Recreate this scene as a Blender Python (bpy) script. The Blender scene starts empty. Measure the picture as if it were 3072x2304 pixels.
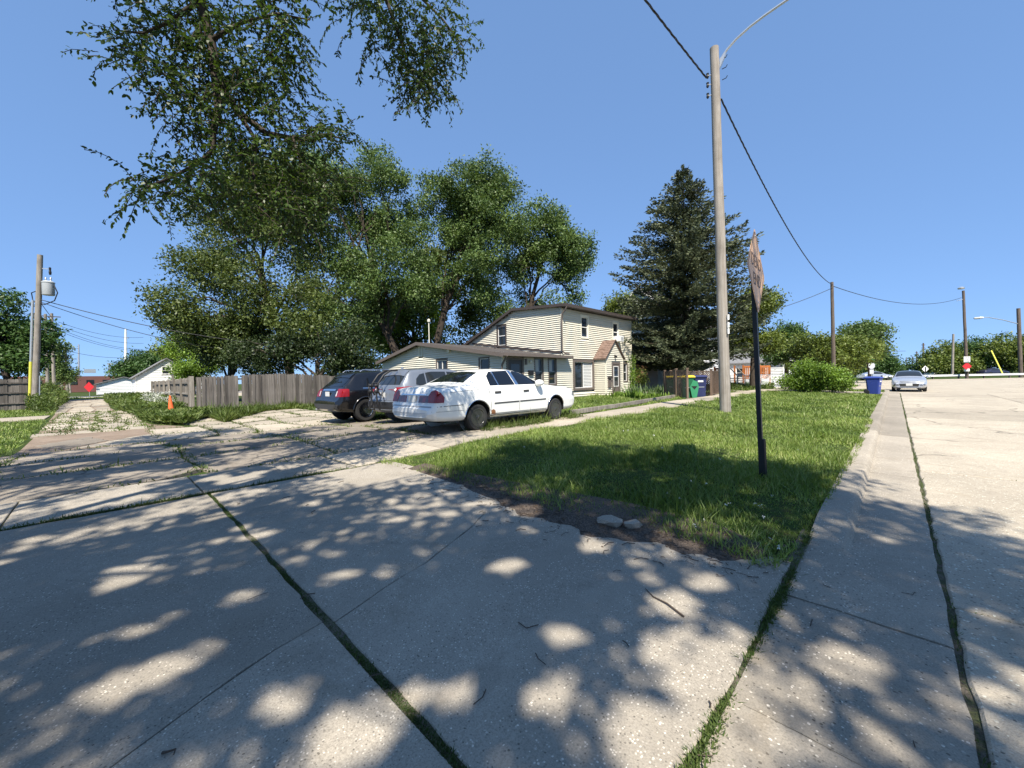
import bpy, bmesh, math, random
import numpy as np
from mathutils import Vector, Matrix
from mathutils.bvhtree import BVHTree

scene = bpy.context.scene
COL = scene.collection
R = math.radians
rng = np.random.default_rng(7)
random.seed(7)

# ------------------------------------------------------------------ camera
F_PX = 1190.0; CAM_Z = 1.45
YAW, ROLL = R(44.0), R(1.1)
PITCH = math.atan(17.0 * math.cos(ROLL) / F_PX)
_f0 = Vector((-math.sin(YAW), math.cos(YAW), 0)); _r0 = Vector((math.cos(YAW), math.sin(YAW), 0)); _u0 = Vector((0, 0, 1))
FWD = _f0 * math.cos(PITCH) - _u0 * math.sin(PITCH)
_up = _f0 * math.sin(PITCH) + _u0 * math.cos(PITCH)
RIGHT = _r0 * math.cos(ROLL) - _up * math.sin(ROLL)
UP = _up * math.cos(ROLL) + _r0 * math.sin(ROLL)
cam_d = bpy.data.cameras.new('camera'); cam = bpy.data.objects.new('camera', cam_d); COL.objects.link(cam)
cam.matrix_world = Matrix(((RIGHT.x, UP.x, -FWD.x, 0), (RIGHT.y, UP.y, -FWD.y, 0), (RIGHT.z, UP.z, -FWD.z, CAM_Z), (0, 0, 0, 1)))
cam_d.sensor_fit = 'HORIZONTAL'; cam_d.sensor_width = 36.0; cam_d.lens = 36.0 * F_PX / 3072.0
cam_d.clip_start = 0.05; cam_d.clip_end = 5000
scene.camera = cam

# ------------------------------------------------------------------ sky, sun, exposure
SUN_EL = R(54.0)
SUN_H = Vector((0.74, -0.67)).normalized()          # horizontal direction towards the sun
SUN = Vector((SUN_H.x * math.cos(SUN_EL), SUN_H.y * math.cos(SUN_EL), math.sin(SUN_EL)))
world = bpy.data.worlds.new('World'); scene.world = world; world.use_nodes = True
wn = world.node_tree; bg = wn.nodes['Background']
sky = wn.nodes.new('ShaderNodeTexSky'); sky.sky_type = 'NISHITA'; sky.sun_disc = False
sky.sun_elevation = SUN_EL; sky.sun_rotation = math.atan2(SUN_H.x, SUN_H.y)
sky.altitude = 200; sky.air_density = 0.6; sky.dust_density = 0.0; sky.ozone_density = 8.0
sky_g = wn.nodes.new('ShaderNodeGamma'); sky_g.inputs[1].default_value = 0.33        # even, softly graded summer blue
sky_t = wn.nodes.new('ShaderNodeMix'); sky_t.data_type = 'RGBA'; sky_t.blend_type = 'MULTIPLY'; sky_t.inputs[0].default_value = 1.0; sky_t.inputs[7].default_value = (0.94, 1.38, 2.04, 1)
wn.links.new(sky.outputs[0], sky_g.inputs[0]); wn.links.new(sky_g.outputs[0], sky_t.inputs[6]); wn.links.new(sky_t.outputs[2], bg.inputs[0]); bg.inputs[1].default_value = 0.15
sl = bpy.data.lights.new('sun', 'SUN'); sl.energy = 5.0; sl.angle = R(0.53); sl.color = (1.0, 0.93, 0.82)
so = bpy.data.objects.new('sun', sl); COL.objects.link(so); so.location = (20, -20, 30)
so.rotation_euler = (-SUN).to_track_quat('-Z', 'Y').to_euler()
scene.view_settings.view_transform = 'Standard'; scene.view_settings.look = 'None'
scene.view_settings.gamma = 1.0; scene.view_settings.use_curve_mapping = False
scene.view_settings.exposure = 0.88
scene.render.engine = 'CYCLES'
scene.cycles.max_bounces = 6; scene.cycles.transparent_max_bounces = 8; scene.cycles.caustics_reflective = False; scene.cycles.caustics_refractive = False

# ------------------------------------------------------------------ helpers
def at(px, py, depth):
    """world point seen at photo pixel (3072 wide) at a given distance along the view axis"""
    return Vector((0, 0, CAM_Z)) + (FWD + RIGHT * ((px - 1536) / F_PX) + UP * ((1152 - py) / F_PX)) * depth

def sstep(a, b, v):
    t = np.clip((np.asarray(v, float) - a) / (b - a), 0, 1); return t * t * (3 - 2 * t)

def zt(x, y):
    """terrain height: street 0, verge and sidewalk a little higher, lot falling off towards the alley"""
    x = np.asarray(x, float); y = np.asarray(y, float)
    a = sstep(-0.45, -6.0, x)
    w = sstep(2.6, 6.0, y)
    zd = 0.02 + 0.09 * a
    zv = 0.13 + 0.09 * a + 0.05 * sstep(12, 20, y) * a
    z = zd * (1 - w) + zv * w
    b = sstep(-9.0, -14.0, x)
    far = 0.27 * sstep(8.5, 13, y) + 0.06 * sstep(3, 7, y) * (1 - sstep(8.5, 13, y))
    far = far * (1 - sstep(-27, -32, x)) 
    z = z * (1 - b) + far * b
    side = sstep(-0.20, -0.46, x)
    z = z * side
    back = sstep(-4.0, -9.0, y)
    z = z * (1 - sstep(34, 40, y))
    return z
def ztf(x, y): return float(zt(x, y))

class MB:
    """collects geometry for one mesh object"""
    def __init__(s): s.v = []; s.f = []; s.m = []
    def add(s, vs, fs, mi=0):
        o = len(s.v); s.v.extend([tuple(p) for p in vs]); s.f.extend([tuple(i + o for i in q) for q in fs]); s.m.extend([mi] * len(fs)); return s
    def box(s, c, size, rz=0.0, mat=None, mi=0):
        hx, hy, hz = size[0] / 2, size[1] / 2, size[2] / 2
        P = [Vector((i * hx, j * hy, k * hz)) for k in (-1, 1) for j in (-1, 1) for i in (-1, 1)]
        M = mat if mat is not None else Matrix.Rotation(rz, 3, 'Z')
        P = [Vector(c) + M @ p for p in P]
        return s.add(P, [(0, 2, 3, 1), (4, 5, 7, 6), (0, 1, 5, 4), (2, 6, 7, 3), (0, 4, 6, 2), (1, 3, 7, 5)], mi)
    def bar(s, a, b, w, h=None, mi=0):
        """rectangular bar from a to b"""
        a, b = Vector(a), Vector(b); d = b - a; L = d.length
        q = d.to_track_quat('Z', 'Y').to_matrix()
        return s.box((a + b) / 2, (w, h or w, L), mat=q, mi=mi)
    def prism(s, poly, o, u, v, n, th, mi=0):
        """polygon (list of 2-tuples) in frame o,u,v extruded by th along n"""
        o, u, v, n = Vector(o), Vector(u), Vector(v), Vector(n); k = len(poly)
        A = [o + u * p[0] + v * p[1] for p in poly]; B = [p + n * th for p in A]
        return s.add(A + B, [tuple(range(k - 1, -1, -1)), tuple(range(k, 2 * k))] + [(i, (i + 1) % k, k + (i + 1) % k, k + i) for i in range(k)], mi)
    def tube(s, path, rad, n=8, cap=True, mi=0):
        path = [Vector(p) for p in path]; k = len(path)
        rads = rad if hasattr(rad, '__len__') else [rad] * k
        base = len(s.v); ref = None
        for i in range(k):
            d = (path[min(i + 1, k - 1)] - path[max(i - 1, 0)])
            d = d.normalized() if d.length > 1e-9 else Vector((0, 0, 1))
            if ref is None: ref = Vector((1, 0, 0)) if abs(d.x) < 0.8 else Vector((0, 1, 0))
            a = (ref - d * ref.dot(d)).normalized(); b = d.cross(a); ref = a
            for j in range(n):
                t = 2 * math.pi * j / n
                s.v.append(tuple(path[i] + (a * math.cos(t) + b * math.sin(t)) * rads[i]))
        for i in range(k - 1):
            for j in range(n):
                s.f.append((base + i * n + j, base + i * n + (j + 1) % n, base + (i + 1) * n + (j + 1) % n, base + (i + 1) * n + j)); s.m.append(mi)
        if cap:
            s.f.append(tuple(base + j for j in range(n - 1, -1, -1))); s.m.append(mi)
            s.f.append(tuple(base + (k - 1) * n + j for j in range(n))); s.m.append(mi)
        return s
    def lathe(s, prof, c, axis='Z', n=24, mi=0, closed=False):
        """profile [(r, h)] turned about an axis through c"""
        c = Vector(c); base = len(s.v); k = len(prof)
        for (r, h) in prof:
            for j in range(n):
                t = 2 * math.pi * j / n; p = (r * math.cos(t), r * math.sin(t), h)
                if axis == 'X': p = (p[2], p[0], p[1])
                elif axis == 'Y': p = (p[0], p[2], p[1])
                s.v.append(tuple(c + Vector(p)))
        for i in range(k - 1 if not closed else k):
            i2 = (i + 1) % k
            for j in range(n):
                s.f.append((base + i * n + j, base + i * n + (j + 1) % n, base + i2 * n + (j + 1) % n, base + i2 * n + j)); s.m.append(mi)
        if not closed:
            if prof[0][0] > 1e-6: s.f.append(tuple(base + j for j in range(n))); s.m.append(mi)
            if prof[-1][0] > 1e-6: s.f.append(tuple(base + (k - 1) * n + j for j in range(n))); s.m.append(mi)
        return s
    def mesh(s, name, mats):
        me = bpy.data.meshes.new(name); me.from_pydata(s.v, [], s.f)
        for m in (mats if isinstance(mats, (list, tuple)) else [mats]): me.materials.append(m)
        if any(s.m): me.polygons.foreach_set('material_index', s.m)
        return me
    def obj(s, name, mats, parent=None, loc=None, smooth=None, fix=True):
        me = s.mesh(name, mats)
        if fix:
            bm = bmesh.new(); bm.from_mesh(me); bmesh.ops.recalc_face_normals(bm, faces=bm.faces); bm.to_mesh(me); bm.free()
        if smooth is not None:
            me.polygons.foreach_set('use_smooth', [True] * len(me.polygons))
            if smooth < 180: me.set_sharp_from_angle(angle=R(smooth))
        return link(name, me, parent, loc)

def link(name, me, parent=None, loc=None, rz=0.0):
    o = bpy.data.objects.new(name, me); COL.objects.link(o)
    if parent is not None: o.parent = parent
    if loc is not None: o.location = loc
    if rz: o.rotation_euler = (0, 0, rz)
    return o

def tag(o, label=None, cat=None, group=None, kind=None):
    if label: o['label'] = label
    if cat: o['category'] = cat
    if group: o['group'] = group
    if kind: o['kind'] = kind
    return o
def thing(name, label, cat, loc=(0, 0, 0), rz=0.0, group=None):
    o = link(name, None, None, loc, rz); o.empty_display_size = 0.2
    return tag(o, label, cat, group)
def struct(o): o['kind'] = 'structure'; return o
def copy_tree(o, parent=None):
    c = o.copy(); COL.objects.link(c); c.parent = parent
    for ch in list(o.children): copy_tree(ch, c)
    return c

def np_mesh(name, verts, faces, mats, mat_idx=None, smooth=False):
    """verts (N,3), faces (M,k) arrays -> mesh, fast"""
    me = bpy.data.meshes.new(name); nv = len(verts); nf, k = faces.shape
    me.vertices.add(nv); me.vertices.foreach_set('co', np.ascontiguousarray(verts, np.float32).ravel())
    me.loops.add(nf * k); me.loops.foreach_set('vertex_index', np.ascontiguousarray(faces, np.int32).ravel())
    me.polygons.add(nf); me.polygons.foreach_set('loop_start', np.arange(0, nf * k, k, dtype=np.int32))
    for m in (mats if isinstance(mats, (list, tuple)) else [mats]): me.materials.append(m)
    if mat_idx is not None: me.polygons.foreach_set('material_index', np.ascontiguousarray(mat_idx, np.int32))
    if smooth: me.polygons.foreach_set('use_smooth', np.ones(nf, bool))
    me.update(calc_edges=True); return me

# ------------------------------------------------------------------ materials
class NT:
    def __init__(s, name):
        s.m = bpy.data.materials.new(name); s.m.use_nodes = True; s.t = s.m.node_tree
        s.b = s.t.nodes['Principled BSDF']; s.out = s.t.nodes['Material Output']; s._c = None
    def n(s, typ, **kw):
        nd = s.t.nodes.new('ShaderNode' + typ)
        for k, v in kw.items():
            if hasattr(nd, k): setattr(nd, k, v)
            else: s.i(nd, k, v)
        return nd
    def i(s, nd, k, v):
        sock = nd.inputs[k] if not isinstance(k, str) else nd.inputs[k.replace('_', ' ')] if k.replace('_', ' ') in nd.inputs else nd.inputs[k]
        if hasattr(v, 'is_linked') or hasattr(v, 'links'): s.t.links.new(v, sock)
        else: sock.default_value = v
    def l(s, a, b): s.t.links.new(a, b)
    def co(s, kind='Object'):
        if s._c is None: s._c = s.t.nodes.new('ShaderNodeTexCoord')
        return s._c.outputs[kind]
    def noise(s, scale, detail=4, rough=0.55, vec=None, dist=0.0):
        nd = s.n('TexNoise'); nd.inputs['Scale'].default_value = scale; nd.inputs['Detail'].default_value = detail
        nd.inputs['Roughness'].default_value = rough; nd.inputs['Distortion'].default_value = dist
        s.l(vec if vec is not None else s.co(), nd.inputs['Vector']); return nd.outputs['Fac']
    def vor(s, scale, feature='F1', vec=None, out='Distance', rand=1.0):
        nd = s.n('TexVoronoi'); nd.feature = feature; nd.inputs['Scale'].default_value = scale; nd.inputs['Randomness'].default_value = rand
        s.l(vec if vec is not None else s.co(), nd.inputs['Vector']); return nd.outputs[out]
    def ramp(s, fac, stops):
        nd = s.n('ValToRGB'); cr = nd.color_ramp
        while len(cr.elements) < len(stops): cr.elements.new(0.5)
        for e, (p, c) in zip(cr.elements, stops):
            e.position = p; e.color = (c, c, c, 1) if not hasattr(c, '__len__') else (*c, 1)
        s.l(fac, nd.inputs[0]); return nd.outputs[0]
    def mix(s, fac, a, b, mode='MIX'):
        nd = s.n('Mix'); nd.data_type = 'RGBA'; nd.blend_type = mode
        for sock, v in ((nd.inputs[0], fac), (nd.inputs[6], a), (nd.inputs[7], b)):
            if hasattr(v, 'links'): s.l(v, sock)
            else: sock.default_value = (*v, 1) if hasattr(v, '__len__') and len(v) == 3 else v
        return nd.outputs[2]
    def math(s, op, a, b=0.0):
        nd = s.n('Math'); nd.operation = op
        for sock, v in ((nd.inputs[0], a), (nd.inputs[1], b)):
            if hasattr(v, 'links'): s.l(v, sock)
            else: sock.default_value = v
        return nd.outputs[0]
    def scale(s, vec3, vec=None):
        nd = s.n('Mapping'); nd.inputs['Scale'].default_value = vec3; s.l(vec if vec is not None else s.co(), nd.inputs[0]); return nd.outputs[0]
    def bump(s, h, strength=0.3, dist=0.01):
        nd = s.n('Bump'); nd.inputs['Strength'].default_value = strength; nd.inputs['Distance'].default_value = dist
        s.l(h, nd.inputs['Height']); s.l(nd.outputs[0], s.b.inputs['Normal'])
    def set(s, **kw):
        for k, v in kw.items():
            sock = s.b.inputs[k.replace('_', ' ')]
            if hasattr(v, 'links'): s.l(v, sock)
            else: sock.default_value = (*v, 1) if hasattr(v, '__len__') and len(v) == 3 else v
        return s
    def rnd(s): return s.n('ObjectInfo').outputs['Random']
    def isl(s): return s.n('NewGeometry').outputs['Random Per Island']

def plain(name, col, rough=0.6, var=0.12, scale=6.0, metal=0.0, bump=0.0, coat=0.0, spec=0.5):
    t = NT(name); n = t.noise(scale, 5)
    c = t.mix(n, tuple(min(1, k * (1 - var)) for k in col), tuple(min(1, k * (1 + var)) for k in col))
    t.set(Base_Color=c, Roughness=rough, Metallic=metal)
    t.b.inputs['Specular IOR Level'].default_value = spec
    if coat: t.b.inputs['Coat Weight'].default_value = coat; t.b.inputs['Coat Roughness'].default_value = 0.04
    if bump: t.bump(t.noise(scale * 12, 3), bump, 0.005)
    return t.m

def concrete(name, base, spots=1.0, dark=0.25, peb=90, crack=0.0, pos='Object', rough=1.0):
    """weathered concrete with exposed aggregate"""
    t = NT(name); v = t.co(pos)
    big = t.noise(0.55, 5, 0.6, v); mid = t.noise(5, 5, 0.65, v); fine = t.noise(120, 3, 0.7, v)
    c1 = tuple(k * (1 - dark) for k in base); c2 = tuple(min(1, k * (1 + dark * 0.6)) for k in base)
    c = t.mix(t.ramp(big, [(0.32, 0.0), (0.68, 1.0)]), c1, c2)
    c = t.mix(t.ramp(mid, [(0.35, 0.0), (0.7, 0.55)]), c, tuple(k * (1 - dark * 0.9) for k in base))
    pd = t.vor(peb, 'F1', v); pc = t.vor(peb, 'F1', v, 'Color')
    sep = t.n('SeparateColor'); t.l(pc, sep.inputs[0])
    siz = t.math('MULTIPLY', sep.outputs[2], 0.38)       # pebbles of many sizes
    rim = t.ramp(t.math('SUBTRACT', pd, siz), [(0.02, 1.0), (0.14, 0.0)])
    light = t.math('MULTIPLY', t.ramp(sep.outputs[0], [(0.60, 0.0), (0.95, 1.0)]), rim)
    darkp = t.math('MULTIPLY', t.ramp(sep.outputs[1], [(0.62, 0.0), (0.95, 1.0)]), rim)
    c = t.mix(t.math('MULTIPLY', light, 0.75 * spots), c, tuple(min(0.8, k * 1.9 + 0.08) for k in base))
    c = t.mix(t.math('MULTIPLY', darkp, 0.75 * spots), c, tuple(k * 0.28 for k in base))
    c = t.mix(t.math('MULTIPLY', t.ramp(fine, [(0.36, 1.0), (0.56, 0.0)]), 0.6), c, tuple(k * 0.5 for k in base))
    st = t.noise(1.7, 6, 0.7, v, 1.2)
    c = t.mix(t.math('MULTIPLY', t.ramp(st, [(0.56, 0.0), (0.72, 1.0)]), 0.35), c, (base[0] * 0.55, base[1] * 0.5, base[2] * 0.42))
    dk = t.noise(0.9, 5, 0.75, v, 2.0)
    c = t.mix(t.math('MULTIPLY', t.ramp(dk, [(0.56, 0.0), (0.70, 1.0)]), 0.42), c, tuple(k * 0.45 for k in base))
    if crack:
        wob = t.n('TexNoise'); wob.inputs['Scale'].default_value = 2.2; wob.inputs['Detail'].default_value = 6; t.l(v, wob.inputs['Vector'])
        mx_ = t.n('VectorMath'); mx_.operation = 'MULTIPLY_ADD'; t.l(wob.outputs['Color'], mx_.inputs[0]); mx_.inputs[1].default_value = (0.55, 0.55, 0.55); t.l(v, mx_.inputs[2])
        ed = t.vor(crack, 'DISTANCE_TO_EDGE', mx_.outputs[0]); gate = t.ramp(t.noise(0.4, 3, 0.5, v), [(0.47, 0.0), (0.55, 1.0)])
        ln = t.math('MULTIPLY', t.ramp(ed, [(0.0, 1.0), (0.011, 0.0)]), gate)
        c = t.mix(t.math('MULTIPLY', ln, 0.85), c, tuple(k * 0.16 for k in base))
    tint = t.n('HueSaturation'); t.l(c, tint.inputs['Color'])
    t.l(t.math('ADD', t.math('MULTIPLY', t.rnd(), 0.30), 0.85), tint.inputs['Value'])
    t.set(Base_Color=tint.outputs[0], Roughness=0.9); t.b.inputs['Specular IOR Level'].default_value = 0.25
    h = t.math('ADD', t.math('MULTIPLY', fine, 0.6), t.math('MULTIPLY', t.noise(45, 3, 0.6, v), 0.8))
    t.bump(h, 0.55, 0.006 * rough)
    return t.m

def leaf_mat(name, cols, rough=0.55, trans=0.35, tcol=None):
    """foliage: colour varies leaf by leaf; thin leaves let some light through"""
    t = NT(name); r = t.isl()
    c = t.ramp(r, [(i / max(1, len(cols) - 1), k) for i, k in enumerate(cols)])
    c = t.mix(t.ramp(t.noise(0.6, 3), [(0.35, 0.0), (0.65, 1.0)]), c, tuple(k * 0.72 for k in cols[0]), 'MIX')
    t.set(Base_Color=c, Roughness=rough); t.b.inputs['Specular IOR Level'].default_value = 0.35
    tr = t.n('BsdfTranslucent')
    hs = t.n('HueSaturation'); t.l(c, hs.inputs['Color']); hs.inputs['Value'].default_value = 1.25; hs.inputs['Saturation'].default_value = 1.15; hs.inputs['Hue'].default_value = 0.485
    t.l(hs.outputs[0], tr.inputs[0])
    mx = t.n('MixShader'); mx.inputs[0].default_value = trans
    t.l(t.b.outputs[0], mx.inputs[1]); t.l(tr.outputs[0], mx.inputs[2]); t.l(mx.outputs[0], t.out.inputs['Surface'])
    return t.m

def wood(name, base, dark, scale=(18, 18, 1.2), rough=0.85, rnd=0.4, axis=None):
    t = NT(name); v = t.scale(scale)
    rv = t.n('CombineXYZ'); k = t.rnd(); t.l(t.math('MULTIPLY', k, 37.0), rv.inputs[0]); t.l(t.math('MULTIPLY', k, 11.0), rv.inputs[2])
    ad = t.n('VectorMath'); t.l(v, ad.inputs[0]); t.l(rv.outputs[0], ad.inputs[1])
    g = t.noise(1.0, 6, 0.65, ad.outputs[0], 0.6); st = t.noise(1.4, 4)
    c = t.mix(t.ramp(g, [(0.3, 0.0), (0.7, 1.0)]), dark, base)
    c = t.mix(t.math('MULTIPLY', t.ramp(st, [(0.45, 0.0), (0.7, 1.0)]), 0.45), c, tuple(x * 0.55 for x in dark))
    hs = t.n('HueSaturation'); t.l(c, hs.inputs['Color']); t.l(t.math('ADD', t.math('MULTIPLY', k, rnd * 2), 1.0 - rnd), hs.inputs['Value'])
    t.set(Base_Color=hs.outputs[0], Roughness=rough); t.b.inputs['Specular IOR Level'].default_value = 0.2
    t.bump(g, 0.5, 0.006); return t.m

def glass(name, col=(0.02, 0.025, 0.03), rough=0.03):
    t = NT(name); t.set(Base_Color=col, Roughness=rough); t.b.inputs['Specular IOR Level'].default_value = 0.5
    return t.m

M = {}
M['slab'] = concrete('concrete_driveway', (0.365, 0.325, 0.265), 1.25)
M['slab_old'] = concrete('concrete_old_lot', (0.29, 0.25, 0.20), 1.1, dark=0.4, crack=0.55, rough=1.6)
M['slab_light'] = concrete('concrete_sidewalk', (0.43, 0.375, 0.295), 0.7, dark=0.25)
M['road'] = concrete('concrete_street', (0.45, 0.395, 0.31), 1.3, dark=0.26, peb=60, crack=0.32, rough=2.2)
M['kerb'] = concrete('concrete_gutter', (0.35, 0.31, 0.25), 1.4, dark=0.24, peb=70)
M['far_concrete'] = plain('concrete_far', (0.47, 0.42, 0.35), 0.9, 0.15, 0.8)
M['steel'] = plain('galvanised_steel', (0.55, 0.57, 0.58), 0.42, 0.12, 4, metal=0.7)
M['black_paint'] = plain('black_metal_paint', (0.008, 0.008, 0.009), 0.5, 0.3, 5)
M['rubber'] = plain('tyre_rubber', (0.018, 0.018, 0.018), 0.75, 0.25, 9)
M['well'] = plain('wheel_well_dark', (0.006, 0.006, 0.006), 0.95, 0.1, 9)
M['white_trim'] = plain('white_trim_paint', (0.78, 0.77, 0.73), 0.5, 0.06, 3)
M['dark_trim'] = plain('dark_brown_trim', (0.055, 0.042, 0.036), 0.6, 0.2, 5)
M['wire'] = plain('black_cable', (0.02, 0.02, 0.022), 0.6, 0.1, 5)
M['glass'] = glass('window_glass')
M['plastic_black'] = plain('black_plastic', (0.014, 0.014, 0.015), 0.55, 0.15, 8)

def text_mesh(s, size, mat, extrude=0.001, align='CENTER', space=1.0):
    cu = bpy.data.curves.new('lettering', 'FONT'); cu.body = s; cu.size = size; cu.extrude = extrude
    cu.align_x = align; cu.align_y = 'CENTER'; cu.space_character = space
    o = bpy.data.objects.new('lettering_tmp', cu); COL.objects.link(o)
    dg = bpy.context.evaluated_depsgraph_get(); me = bpy.data.meshes.new_from_object(o.evaluated_get(dg))
    bpy.data.objects.remove(o); bpy.data.curves.remove(cu)
    me.materials.clear(); me.materials.append(mat); return me
# ------------------------------------------------------------------ ground sheet
def _soil():
    t = NT('soil_and_turf'); v = t.co()
    n = t.noise(0.35, 6, 0.65); n2 = t.noise(9, 5, 0.7)
    c = t.mix(t.ramp(n, [(0.35, 0.0), (0.65, 1.0)]), (0.030, 0.055, 0.012), (0.055, 0.085, 0.020))
    c = t.mix(t.ramp(n2, [(0.45, 0.0), (0.7, 1.0)]), c, (0.050, 0.048, 0.022))
    t.set(Base_Color=c, Roughness=1.0); t.b.inputs['Specular IOR Level'].default_value = 0.1
    t.bump(n2, 0.8, 0.03); return t.m
M['soil'] = _soil()
xs = np.unique(np.concatenate([np.array([-1500, -600, -300, -180, -120, -90, -70]), np.arange(-60, -30, 3.0), np.arange(-30, -8, 0.5), np.arange(-8, 1.2, 0.18), np.arange(1.5, 12, 1.5), np.array([15, 25, 40, 80, 160, 300, 700, 1500])]))
ys = np.unique(np.concatenate([np.array([-1500, -600, -200, -90, -40, -20]), np.arange(-12, -4, 1.0), np.arange(-4, 14, 0.3), np.arange(14, 46, 1.0), np.array([50, 60, 75, 100, 150, 300, 700, 1500, 2500])]))
GX, GY = np.meshgrid(xs, ys, indexing='ij')
GZ = zt(GX, GY) - 0.05
onverge = ((GX < -0.5) & (GX > -6.05) & (GY > 3.45) & (GY < 34)) | ((GX < -7.5) & (GY > 9.5) & (GX > -14) & (GY < 40))
GZ = np.where(onverge, GZ + 0.035, GZ)
GZ = np.where(GX > -0.55, GZ - 0.06, GZ)
nx, ny = GX.shape
idx = np.arange(nx * ny).reshape(nx, ny)
fc = np.stack([idx[:-1, :-1], idx[1:, :-1], idx[1:, 1:], idx[:-1, 1:]], -1).reshape(-1, 4)
struct(link('ground', np_mesh('ground', np.stack([GX, GY, GZ], -1).reshape(-1, 3), fc, M['soil'], smooth=True)))

# ------------------------------------------------------------------ slabs that follow the ground
def slab_mesh(name, poly, mat, th=0.10, dz=0.0, cut=0.6, rag=0.0, tilt=(0, 0), zfun=None, bevel=0.006):
    poly = list(poly)
    if rag > 0:
        q = []
        for i, a in enumerate(poly):
            b = poly[(i + 1) % len(poly)]; L = math.hypot(b[0] - a[0], b[1] - a[1]); k = max(1, int(L / 0.13))
            for j in range(k):
                f = j / k; jit = rag if 0 < j else 0
                q.append((a[0] + (b[0] - a[0]) * f + random.uniform(-jit, jit), a[1] + (b[1] - a[1]) * f + random.uniform(-jit, jit)))
        poly = q
    bm = bmesh.new(); vs = [bm.verts.new((x, y, 0)) for x, y in poly]; f = bm.faces.new(vs)
    if f.calc_area() < 0: pass
    bmesh.ops.recalc_face_normals(bm, faces=[f])
    f.normal_update()
    if f.normal.z < 0: bmesh.ops.reverse_faces(bm, faces=[f])
    x0 = min(p[0] for p in poly); x1 = max(p[0] for p in poly); y0 = min(p[1] for p in poly); y1 = max(p[1] for p in poly)
    if cut:
        for a, b, nrm in ((x0, x1, (1, 0, 0)), (y0, y1, (0, 1, 0))):
            k = int((b - a) / cut)
            for i in range(1, k):
                c = a + (b - a) * i / k; co = (c, 0, 0) if nrm[0] else (0, c, 0)
                bmesh.ops.bisect_plane(bm, geom=bm.verts[:] + bm.edges[:] + bm.faces[:], plane_co=co, plane_no=nrm)
    cx, cy = (x0 + x1) / 2, (y0 + y1) / 2
    for v in bm.verts:
        v.co.z = (zfun or ztf)(v.co.x, v.co.y) + dz + tilt[0] * (v.co.x - cx) + tilt[1] * (v.co.y - cy)
    r = bmesh.ops.extrude_face_region(bm, geom=bm.faces[:])
    # the original faces sink to become the underside
    new = set(e for e in r['geom'] if isinstance(e, bmesh.types.BMVert))
    for v in bm.verts:
        if v not in new: v.co.z -= th
    bmesh.ops.recalc_face_normals(bm, faces=bm.faces)
    if bevel:
        eds = [e for e in bm.edges if len(e.link_faces) == 2 and all(v in new for v in e.verts) and abs(e.link_faces[0].normal.z - e.link_faces[1].normal.z) > 0.5]
        bmesh.ops.bevel(bm, geom=eds, offset=bevel, segments=1, affect='EDGES')
    me = bpy.data.meshes.new(name); bm.to_mesh(me); bm.free(); me.materials.append(mat); return me
def slab(name, poly, mat, parent, **kw): return link(name, slab_mesh(name, poly, mat, **kw), parent)
def rect(x0, x1, y0, y1): return [(x0, y0), (x1, y0), (x1, y1), (x0, y1)]

# driveway apron: two big slabs each broken by one long crack
drive = struct(link('driveway', None))
CR = [(-1.95, -0.6), (-2.08, -0.05), (-2.16, 0.12), (-2.24, 0.29), (-2.36, 0.6), (-2.42, 0.868)]
CR2 = [(-2.37, 0.92), (-2.43, 1.1), (-2.54, 1.43), (-2.6, 1.7), (-2.71, 1.96), (-2.86, 2.34), (-3.05, 2.7), (-3.23, 2.97)]
g_ = 0.0035
slab('slab', [(-0.56, -4.5), (-0.56, 0.868)] + [(x + g_, y) for x, y in CR[::-1]] + [(-1.6, -2.0), (-1.3, -4.5)], M['slab'], drive)
slab('slab', [(-6.03, -4.5), (-1.31, -4.5), (-1.61, -2.0)] + [(x - g_, y) for x, y in CR] + [(-6.02, 0.868)], M['slab'], drive, dz=0.003, rag=.009)
slab('slab', [(-0.57, 0.902), (-0.555, 2.2), (-0.565, 3.55), (-3.33, 3.42)] + [(x + g_, y) for x, y in CR2[::-1]], M['slab'], drive, dz=-0.002, rag=.009)
slab('slab', [(x - g_, y) for x, y in CR2] + [(-3.36, 3.42), (-6.02, 3.30), (-6.03, 0.902)], M['slab'], drive, dz=0.002, rag=.009)
# slabs of the sidewalk where it crosses the driveway
walk = struct(link('sidewalk', None))
for a, b, c_ in ((-4.5, -2.62, 0), (-2.6, -0.72, 0), (-0.70, 0.84, 1), (0.86, 2.74, 0)):
    slab('slab', [(-7.44, a), (-6.10, a), (-6.10, b), (-7.44, b + random.uniform(-.02, .02))], M['slab_light' if 0 else 'slab'], walk, dz=random.uniform(-.004, .004), rag=0.004)
y = 2.78
while y < 44:
    y2 = y + 1.62
    slab('slab', rect(-7.40, -6.12, y, y2 - 0.014), M['slab_light'], walk, dz=random.uniform(0.0, 0.012), tilt=(random.uniform(-.006, .006), random.uniform(-.006, .006)), cut=0.8)
    y = y2
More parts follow.
